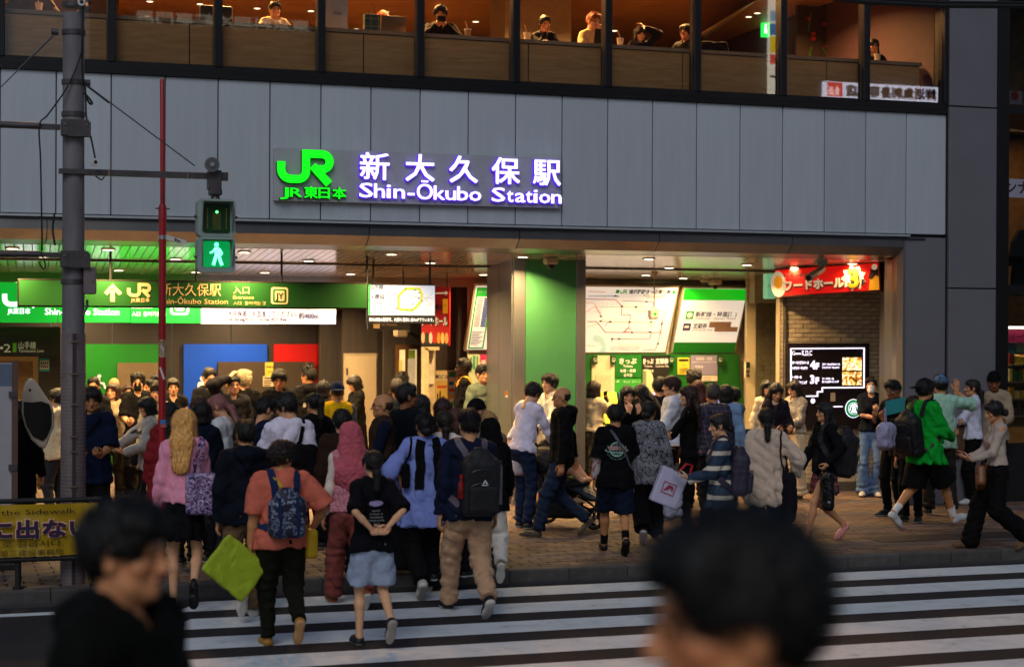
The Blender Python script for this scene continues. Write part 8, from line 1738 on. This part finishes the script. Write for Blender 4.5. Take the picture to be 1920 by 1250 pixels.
Fq=Flat(M@Vector((-.165,.02,.10)),M.to_3x3()@Vector((.05,.0,-1)),M.to_3x3()@Vector((-.0,1,.0))@Matrix.Identity(3)if False else M.to_3x3()@Vector((0,1,0)));Fq.text('unihug',.0,-.06,.09,white,t,bold=.02,d=.012,shear=.2,w=.28)
h6=at(1655,790,PEOPLE['S27']['root'].location.y+.1);handbag('white translucent drawstring bag hanging behind the green sweatshirt','drawstring_bag','plastic bag',h6+Vector((.05,0,-.17)),(.115,.08,.15),20,mat('#9a98b8',.35,var=.2,scale=8,bump=.8,bscale=14),.07,(.014,.10,31),handles=[[h6+Vector((.03,0,-.03)),h6+Vector((.02,0,.16)),h6+Vector((.035,0,.16)),h6+Vector((.05,0,-.03))]])
p=PEOPLE['S29']['hand'][0];p2=at(1672,765,p.y-.06);t=bag_obj('teal cardboard folder held by the man in glasses','folder','folder');Ff=Flat(p2+Vector((-.10,0,-.09)),(1,-.25,.22),(.15,.1,1));Ff.rect('cover',0,0,.25,.18,mat('#127a80',.5,var=.05),t,thick=.012);Ff.rect('stickers',.05,.05,.07,.06,mat('#b0c060',.5),t,d=.014);Ff.rect('stickers',.10,.06,.12,.066,white,t,d=.014)
h7=wp('S29',-.20,.12,1.0);handbag('dark folded coat over the arm of the man with the folder','folded_coat','coat',h7,(.14,.08,.24),20,cloth('#0c0d11'),.06,(.014,.12,17))
p=at(1750,805,PEOPLE['S30']['root'].location.y-.35);handbag('bright green carrier bag between the green sweatshirt and mint polo','shopping_bag','shopping bag',p,(.13,.04,.17),0,mat('#0f7a24',.45,var=.06,bump=.3),.015,(.004,.2,5),handles=[[p+Vector((-.05,0,.17)),p+Vector((0,0,.27)),p+Vector((.05,0,.17))]])
p=wp('S31',-.02,.26,.93);handbag('crumpled brown paper carrier held by the woman in white','paper_bag','shopping bag',p+Vector((0,0,-.06)),(.18,.08,.20),5,mat('#5e4430',.7,var=.12,bump=.6,bscale=10),.02,(.008,.14,25))
p=PEOPLE['S33']['hand'][0];q_=wp('S33',-.13,.22,.86);handbag('tan leather handbag below the cropped knit','handbag','handbag',q_,(.12,.05,.11),60,mat('#6e3c18',.4,var=.12),.035,None,tilt=(0,20),handles=[[q_+Vector((-.06,0,.09)),q_+Vector((0,0,.22)),q_+Vector((.08,0,.09))]])
t=bag_obj('black over ear headphones on the woman in cropped knit','headphones','headphones');HM=PEOPLE['S33']['HM']
for sx in(-1,1):mb=MB();mb.tube([HM@Vector((sx*.078,-.005,.095)),HM@Vector((sx*.105,-.005,.095))],.042,16,rs=[.042,.034]);smooth_by_angle(mb.build('ear_cup',mat('#101014',.35),t))
MB().tube([HM@Vector((.098*math.cos(a),-.01,.115+.125*math.sin(a)))for a in[math.pi*i/14 for i in range(15)]],.011,8).build('headband',mat('#101014',.35),t)
t=bag_obj('black crossbody strap on the tall man in white','bag_strap','strap');strap_to('S19',t,[(-.1,.0,1.46),(-.05,.12,1.36),(.08,.14,1.18),(.17,.06,1.02)],.03,blkc)
handbag('black sling bag hanging at the hip of the tall man','sling_bag','handbag',wp('S19',.2,.08,.92),(.09,.06,.13),120,blkc,.04,(.006,.1,3))
gold2=mat('#b88a18',.5,var=.1)
for sx in(-1,1):ribbon(PEOPLE['I24'],'shoulder_stripe',[(sx*.10,.10,1.36),(sx*.13,.0,1.46),(sx*.15,-.06,1.38)],.05,gold2,PEOPLE['I24']['root']).matrix_basis=PEOPLE['I24']['W'].inverted()
handbag('navy shoulder bag at the right end of the ticket machines','shoulder_bag','handbag',wp('T10',.20,-.08,1.0),(.09,.13,.13),20,cloth('#14182c'),.04,(.008,.1,3))
# ================================================================== foreground passers-by on the near pavement (out of focus)
ZN=.40
tag(MB().box(-30,48,-4.15,5.2,.0,ZN).build('near_pavement',mat((.12,.11,.11),.8,var=.2)),kind='structure')
def near(key,label,u,v,D,face,**k):
    d=ray(u,v);t_=D/float(d@_f);return person(key,label,(d[0]*t_,d[1]*t_,ZN),CAMH+d[2]*t_-ZN,face,crop='hero',**k)
near('F1','blurred young man in black hooded coat passing close at the left',232,952,4.0,-130,top=T_('#0c0d0a',hood=1,ease=.05,hem=.7,name='coat'),bot=B_('slim','#0c0c0e'),hair=('tousled','#0d0b09'),skin='#dc9668',hyaw=10,hpitch=2)
near('F2','blurred dark haired person in glasses very close at the lower right',1392,990,2.2,84,top=T_('#141014',ease=.04,collar=1),bot=B_('slim','#0c0c0e'),hair=('tousled','#0c0a08'),skin='#dc9060',glasses=True,hyaw=-4,hpitch=3)
# ================================================================== upstairs cafe
ZF=ZS+.04
def cafe(key,label,u,v,Y,face,**k):
    p=at(u,v,Y);top=p.z;s_=(top-ZF)/(.50+1.72-.93);h=1.72*s_;return person(key,label,(p.x,Y,ZF),h,face,legs='sit',lod=1.1,group=GC,**k)
cafe('K1','smiling man in cream hoodie at the cafe counter',515,6,20.95,185,top=T_('#b09a78',hood=1,ease=.04),bot=B_('slim','#18181c'),hair=('part','#120e0c'),skin='a',la='table',ra='table')
cafe('K2','person with orange hair hidden behind a laptop upstairs',717,22,21.05,180,top=T_('#201c1c',ease=.03),bot=B_('slim','#18181c'),hair=('bob','#c05a30'),sex='f',skin='c',la='table',ra='table',hpitch=15)
cafe('K3','man in black raising a camera behind the cafe window',826,12,20.95,165,top=T_('#0d0c0e',ease=.03),bot=B_('slim','#18181c'),hair=('mop','#0d0b0a'),skin='b',la='camera',ra='camera',hpitch=8)
cafe('K4','woman in dark top resting her chin beside a paper cup',1020,30,20.95,182,top=T_('#121218',ease=.02),bot=B_('slim','#18181c'),hair=('lowbun','#0e0c0b'),sex='f',skin='b',ra='chin',la='table',hpitch=14)
cafe('K5','ginger haired man in cream polo leaning on his hand',1110,26,20.95,-160,top=T_('#c0a070',sleeve=.95,ease=.025,collar=1),bot=B_('slim','#2a2420'),hair=('short','#8a4418'),skin='f',la='chin',ra='table',hpitch=16)
cafe('K6','woman with black fringe sipping through a straw',1199,51,20.95,180,top=T_('#18141c',ease=.03),bot=B_('slim','#18181c'),hair=('bob','#0d0b0b'),sex='f',skin='c',la='head',ra='table',hpitch=16)
cafe('K7','person in black beside the window mullion upstairs',1287,48,21.0,120,top=T_('#0f0d0f',ease=.03),bot=B_('slim','#18181c'),hair=('mop','#0d0b0b'),skin='b',la='table',ra='table')
cafe('K8','woman in glasses with a white cup behind the right cafe window',1637,74,21.0,172,top=T_('#100e12',ease=.03),bot=B_('slim','#18181c'),hair=('longstraight','#0d0b0b'),sex='f',skin='a',la='table',ra='table',glasses=True)
cafe('K0','person in olive shirt with arms on the counter at far left',60,-52,20.95,175,top=T_('#4a4230',ease=.03,sleeve=.95),bot=B_('slim','#18181c'),hair=('mop','#0d0b0b'),skin='a',la='table',ra='table')
cafe('K9','person behind a laptop partly hidden by the utility pole',178,-25,20.95,170,top=T_('#2a2018',ease=.03),bot=B_('slim','#18181c'),hair=('bob','#1a120e'),sex='f',skin='a',la='table',ra='table')
def cup(u,v,label,kind='paper',Y=20.42):
    p=at(u,v,Y);t=thing('drink_cup',label,'cup',(0,0,0));z=ZC+.001
    m=mat('#d0c4b0',.5,var=.03)if kind=='paper' else mat('#8a7a60',.15)
    mb=MB();mb.tube([(p.x,Y,z),(p.x,Y,z+.11)],.04,14,rs=[.030,.042]);smooth_by_angle(mb.build('cup',m,t));MB().tube([(p.x,Y,z+.111),(p.x,Y,z+.125)],.044,14).build('lid',mat('#d8d0c4',.4),t);MB().tube([(p.x,Y,z+.12),(p.x-.03,Y,z+.22)],.005,6).build('straw',mat('#c8a080',.5),t)
cup(988,78,'white paper cup with straw beside the resting woman');cup(877,68,'clear tumbler with straw right of the camera man','clear');cup(1163,88,'white cup left of the sipping woman');cup(1645,115,'white cup with straw before the woman in glasses');cup(73,18,'pale iced cup at far left of the counter')
def laptop(u,label,m,face,logo=False,Y=20.42,w=.31):
    p=at(u,50,Y);t=thing('laptop',label,'laptop',(0,0,0));z=ZC+.001;MB().box(p.x-w/2,p.x+w/2,Y,Y+.21,z,z+.015).build('base',m,t);F_=Flat((p.x-w/2,Y,z+.015),(1,0,0),(0,-.25,1));F_.rect('lid',0,0,w,.21,m,t,thick=.006)
    if logo:F_.disc('logo',w/2,.105,.016,mat('#303030',.4),t,d=.008)
laptop(737,'silver laptop open on the counter with a round dark mark',mat('#8a7a68',.3,metal=.6),0,True);laptop(1124,'small dark laptop before the man in cream polo',mat('#101012',.4),0,w=.16);laptop(196,'brown laptop lid beside the utility pole',mat('#5a3c22',.5),0)
p=at(697,60,20.5);t,M=handbag('green and yellow plaid paper bag on the cafe counter','paper_bag','shopping bag',Vector((p.x,20.5,ZC+.125)),(.10,.05,.12),0,pmat('gplaid',plaid('#1a4a34','#20305a','#a89030',.09)),.01,None,handles=[[(p.x-.04,20.5,ZC+.24),(p.x-.03,20.5,ZC+.36),(p.x+.03,20.5,ZC+.36),(p.x+.04,20.5,ZC+.24)]],hm=mat('#8a3018',.5))
t=thing('camera','black camera held up by the man in black','camera',(0,0,0));p=(PEOPLE['K3']['hand'][0]+PEOPLE['K3']['hand'][1])/2+Vector((0,-.03,.03));MB().bevbox(p.x-.055,p.x+.055,p.y-.025,p.y+.02,p.z-.035,p.z+.035,.008).build('body',mat('#0c0c0d',.4),t);MB().tube([(p.x,p.y-.025,p.z),(p.x,p.y-.07,p.z)],.026,14).build('lens',mat('#0a0a0a',.15),t)
t=thing('tissue_heap','crumpled white wrapper on the counter before the resting woman','wrapper',(0,0,0));p=at(1022,80,20.4);sdf_part('wrapper',t,mat('#c8b498',.6),lambda f:f.ell((0,0,.015),(.12,.05,.02),.01),(-.15,-.08,-.01),(.15,.08,.07),.008,Matrix.Translation((p.x,20.4,ZC)),(.008,.04,5))
def chair_back(u,label):
    p=at(u,20,20.85);t=thing('cafe_chair',label,'chair',(0,0,0));M=Matrix.Translation((p.x,20.85,ZC+.12));sdf_part('backrest',t,mat('#0f0e10',.6),lambda f:f.box((0,0,.0),(.20,.03,.18),.03),(-.26,-.08,-.25),(.26,.08,.25),.014,M);MB().box(p.x-.2,p.x+.2,20.85,21.25,ZF+.44,ZF+.48).build('seat',mat('#0f0e10',.6),t)
    for dx in(-.17,.17):MB().tube([(p.x+dx,20.87,ZF),(p.x+dx,20.87,ZC)],.014,6).build('leg',black,t);MB().tube([(p.x+dx,21.22,ZF),(p.x+dx,21.22,ZF+.45)],.014,6).build('leg',black,t)
chair_back(405,'dark high chair back behind the left cafe window')
t,M=handbag('dark rucksack lying on the counter near the exit sign','rucksack','rucksack',Vector((at(1345,80,20.6).x,20.75,ZC+.09)),(.20,.10,.11),0,cloth('#100d14'),.06,(.012,.12,9))
t=thing('exit_sign','green lit emergency exit sign with running figure upstairs','sign',(0,0,0));a,b=at(1429,38,25),at(1441,70,25);MB().box(a.x,b.x,24.97,25.05,b.z,a.z).build('box',mat((.02,.5,.1),.4,emit=1.6,ecol='#10d848',var=0),t);Fx=Flat((a.x,24.965,b.z));Fx.quads('figure',[[(.02,.05),(.07,.05),(.07,.12),(.02,.14)]]+stroke2d([(.045,.13),(.045,.2)],.03),mat((.9,1,.9),.5,emit=1.5,var=0),t);MB().box(a.x+.03,a.x+.05,24.99,25.02,a.z,7.25).build('hanger',black,t)
t=thing('menu_sign','white lit menu board leaning in the deep cafe','sign',(0,0,0));a,b=at(1414,92,26),at(1440,108,26);mb=MB();mb.poly([(a.x,26,b.z),(b.x,26,b.z+.02),(b.x+.05,26,a.z+.03),(a.x+.08,26,a.z-.02)]);mb.build('panel',mat((.8,.85,.95),.5,emit=1.0,var=.2),t)
t=thing('standing_poster','white brand poster standing in the cafe window','poster',(0,0,0));a,b=at(608,-20,20.6),at(650,62,20.6);MB().box(a.x,b.x,20.55,20.57,ZC+.001,a.z).build('sheet',mat('#a8b0b4',.5),t);MB().box(a.x-.012,a.x-.001,20.545,20.575,ZC,a.z).build('edge',mat('#8a6a40',.5),t);Flat((a.x,20.545,0)).text('ReFa',(b.x-a.x)*.35,at(628,28,20.55).z,.05,black,t,shear=.4)
t=thing('flower_mural','dark painted wall with red flowers and green stems in the right cafe bay','mural',(0,0,0));a,b=at(1495,-30,23.2),at(1625,140,23.2);MB().box(a.x,b.x,23.2,23.25,ZS,7.2).build('panel',mat((.035,.022,.018),.6),t);Fm_=Flat((a.x,23.195,b.z));rs_=random.Random(5);W2,H2=b.x-a.x,a.z-b.z
for k in range(16):x,z=rs_.uniform(.2,.95)*W2,rs_.uniform(.1,.95)*H2;Fm_.quads('stem',stroke2d([(x,z),(x+rs_.uniform(-.1,.1),z-.12),(x+rs_.uniform(-.15,.15),z-.3)],.02),mat((.05,.16,.02),.5,var=.2),t,d=.002)
for k in range(26):Fm_.disc('petal',rs_.uniform(.15,.98)*W2,rs_.uniform(.15,.98)*H2,rs_.uniform(.025,.05),mat((.40,.02,.02),.5,var=.2),t,d=.004+.0004*k,n=8,ry=rs_.uniform(.015,.035))
# ================================================================== other side of the street, seen only as reflections in the panes
OB=thing('opposite_building','dark building across the street whose lit signs mirror in the cafe panes','building',(0,0,0))
MB().box(4.2,48,-10,-4.2,0,13.5).build('facade',mat((.09,.085,.09),.7,var=.2),OB)  # unseen block, shaped to keep sky off the panes and sun on passers-by
for i in range(11):
    for j in range(3):MB().box(5.4+i*3.6,7.2+i*3.6,-4.2,-4.17,3.6+j*2.6,5.2+j*2.6).build('window',mat((.03,.03,.04),.1),OB)
def mirrored(u0,v0,u1,v1,Y=44.0):a,b=at(u0,v0,Y),at(u1,v1,Y);return a.x,b.x,b.z,a.z
x0,x1,z0,z1=mirrored(1546,152,1762,192)
t=thing('fish_shop_sign','long white lit fish shop sign with blue lettering across the street','sign',(0,0,0));FO=Flat((x1,-4.0,z0),(-1,0,0));FO.rect('box',0,0,x1-x0,z1-z0,mat((.8,.82,.95),.5,emit=5.5,ecol='#e4e6ff',var=0),t,thick=.1,d=-.1);FO.text('鮮活魚刺身専門店',.1,(z1-z0)*.2,(z1-z0)*.75,mat((.02,.03,.25),.5,var=0),t,w=(x1-x0)*.78,fat=.02);FO.rect('label',(x1-x0)*.84,(z1-z0)*.05,(x1-x0)*.97,(z1-z0)*.95,mat((.7,.02,.02),.5,emit=6,ecol='#d02020',var=0),t);FO.text('全品',(x1-x0)*.86,(z1-z0)*.2,(z1-z0)*.6,mat((.9,.9,.9),.5,emit=8,var=0),t,d=.006,w=(x1-x0)*.1)
x0,x1,z0,z1=mirrored(1444,-60,1476,178)
t=thing('vertical_menu_sign','tall lit menu sign with coloured fields across the street','sign',(0,0,0));FO=Flat((x1,-4.0,z0),(-1,0,0));w,h=x1-x0,z1-z0;FO.rect('box',0,0,w,h,mat((.8,.8,.75),.5,emit=4.5,ecol='#f0ecd8',var=0),t,thick=.1,d=-.1)
for k,(a,b,c_)in enumerate(((.13,.15,'#101010'),(.33,.46,'#e8c020'),(.24,.32,'#d04040'),(.47,.56,'#4060b0'),(.58,.66,'#70a0c0'),(.80,.97,'#e0a060'))):FO.rect('field',w*.06,h*a,w*.94,h*b,mat(c_,.5,emit=5,ecol=c_,var=0),t)
FO.text('FREE',w*.15,h*.18,h*.04,mat((.6,.05,.05),.5,emit=4,var=0),t,bold=.03);FO.text('カレー',w*.12,h*.48,h*.05,mat('#102060',.5,emit=1,var=0),t,d=.006,w=w*.75)
x0,x1,z0,z1=mirrored(245,12,590,62)
t=thing('faint_shop_lettering','large pale shop lettering on the dark facade across the street','sign',(0,0,0));FO=Flat((x1,-4.1,z0),(-1,0,0));FO.text('東京料理冷麺専門屋',.1,(z1-z0)*.15,(z1-z0)*.8,mat((.6,.6,.55),.5,emit=1.6,ecol='#c8c0a8',var=0),t,bold=.02,w=(x1-x0)*.95,thick=.05)
# ================================================================== base points of things and final tidy
for o in list(S.objects):
    if o.type=='EMPTY' and o.parent is None and o.location.length<1e-6 and o.children:
        lo=Vector((1e9,)*3);hi=Vector((-1e9,)*3)
        for c_ in o.children:
            if c_.type!='MESH' or not len(c_.data.vertices):continue
            mb_=c_.matrix_basis
            for k in(0,6):v_=mb_@Vector(c_.bound_box[k]);lo=Vector(map(min,lo,v_));hi=Vector(map(max,hi,v_))
        if lo.x>1e8:continue
        base=Vector(((lo.x+hi.x)/2,(lo.y+hi.y)/2,lo.z));o.location=base
        for c_ in o.children:c_.matrix_parent_inverse=Matrix.Translation(-base)
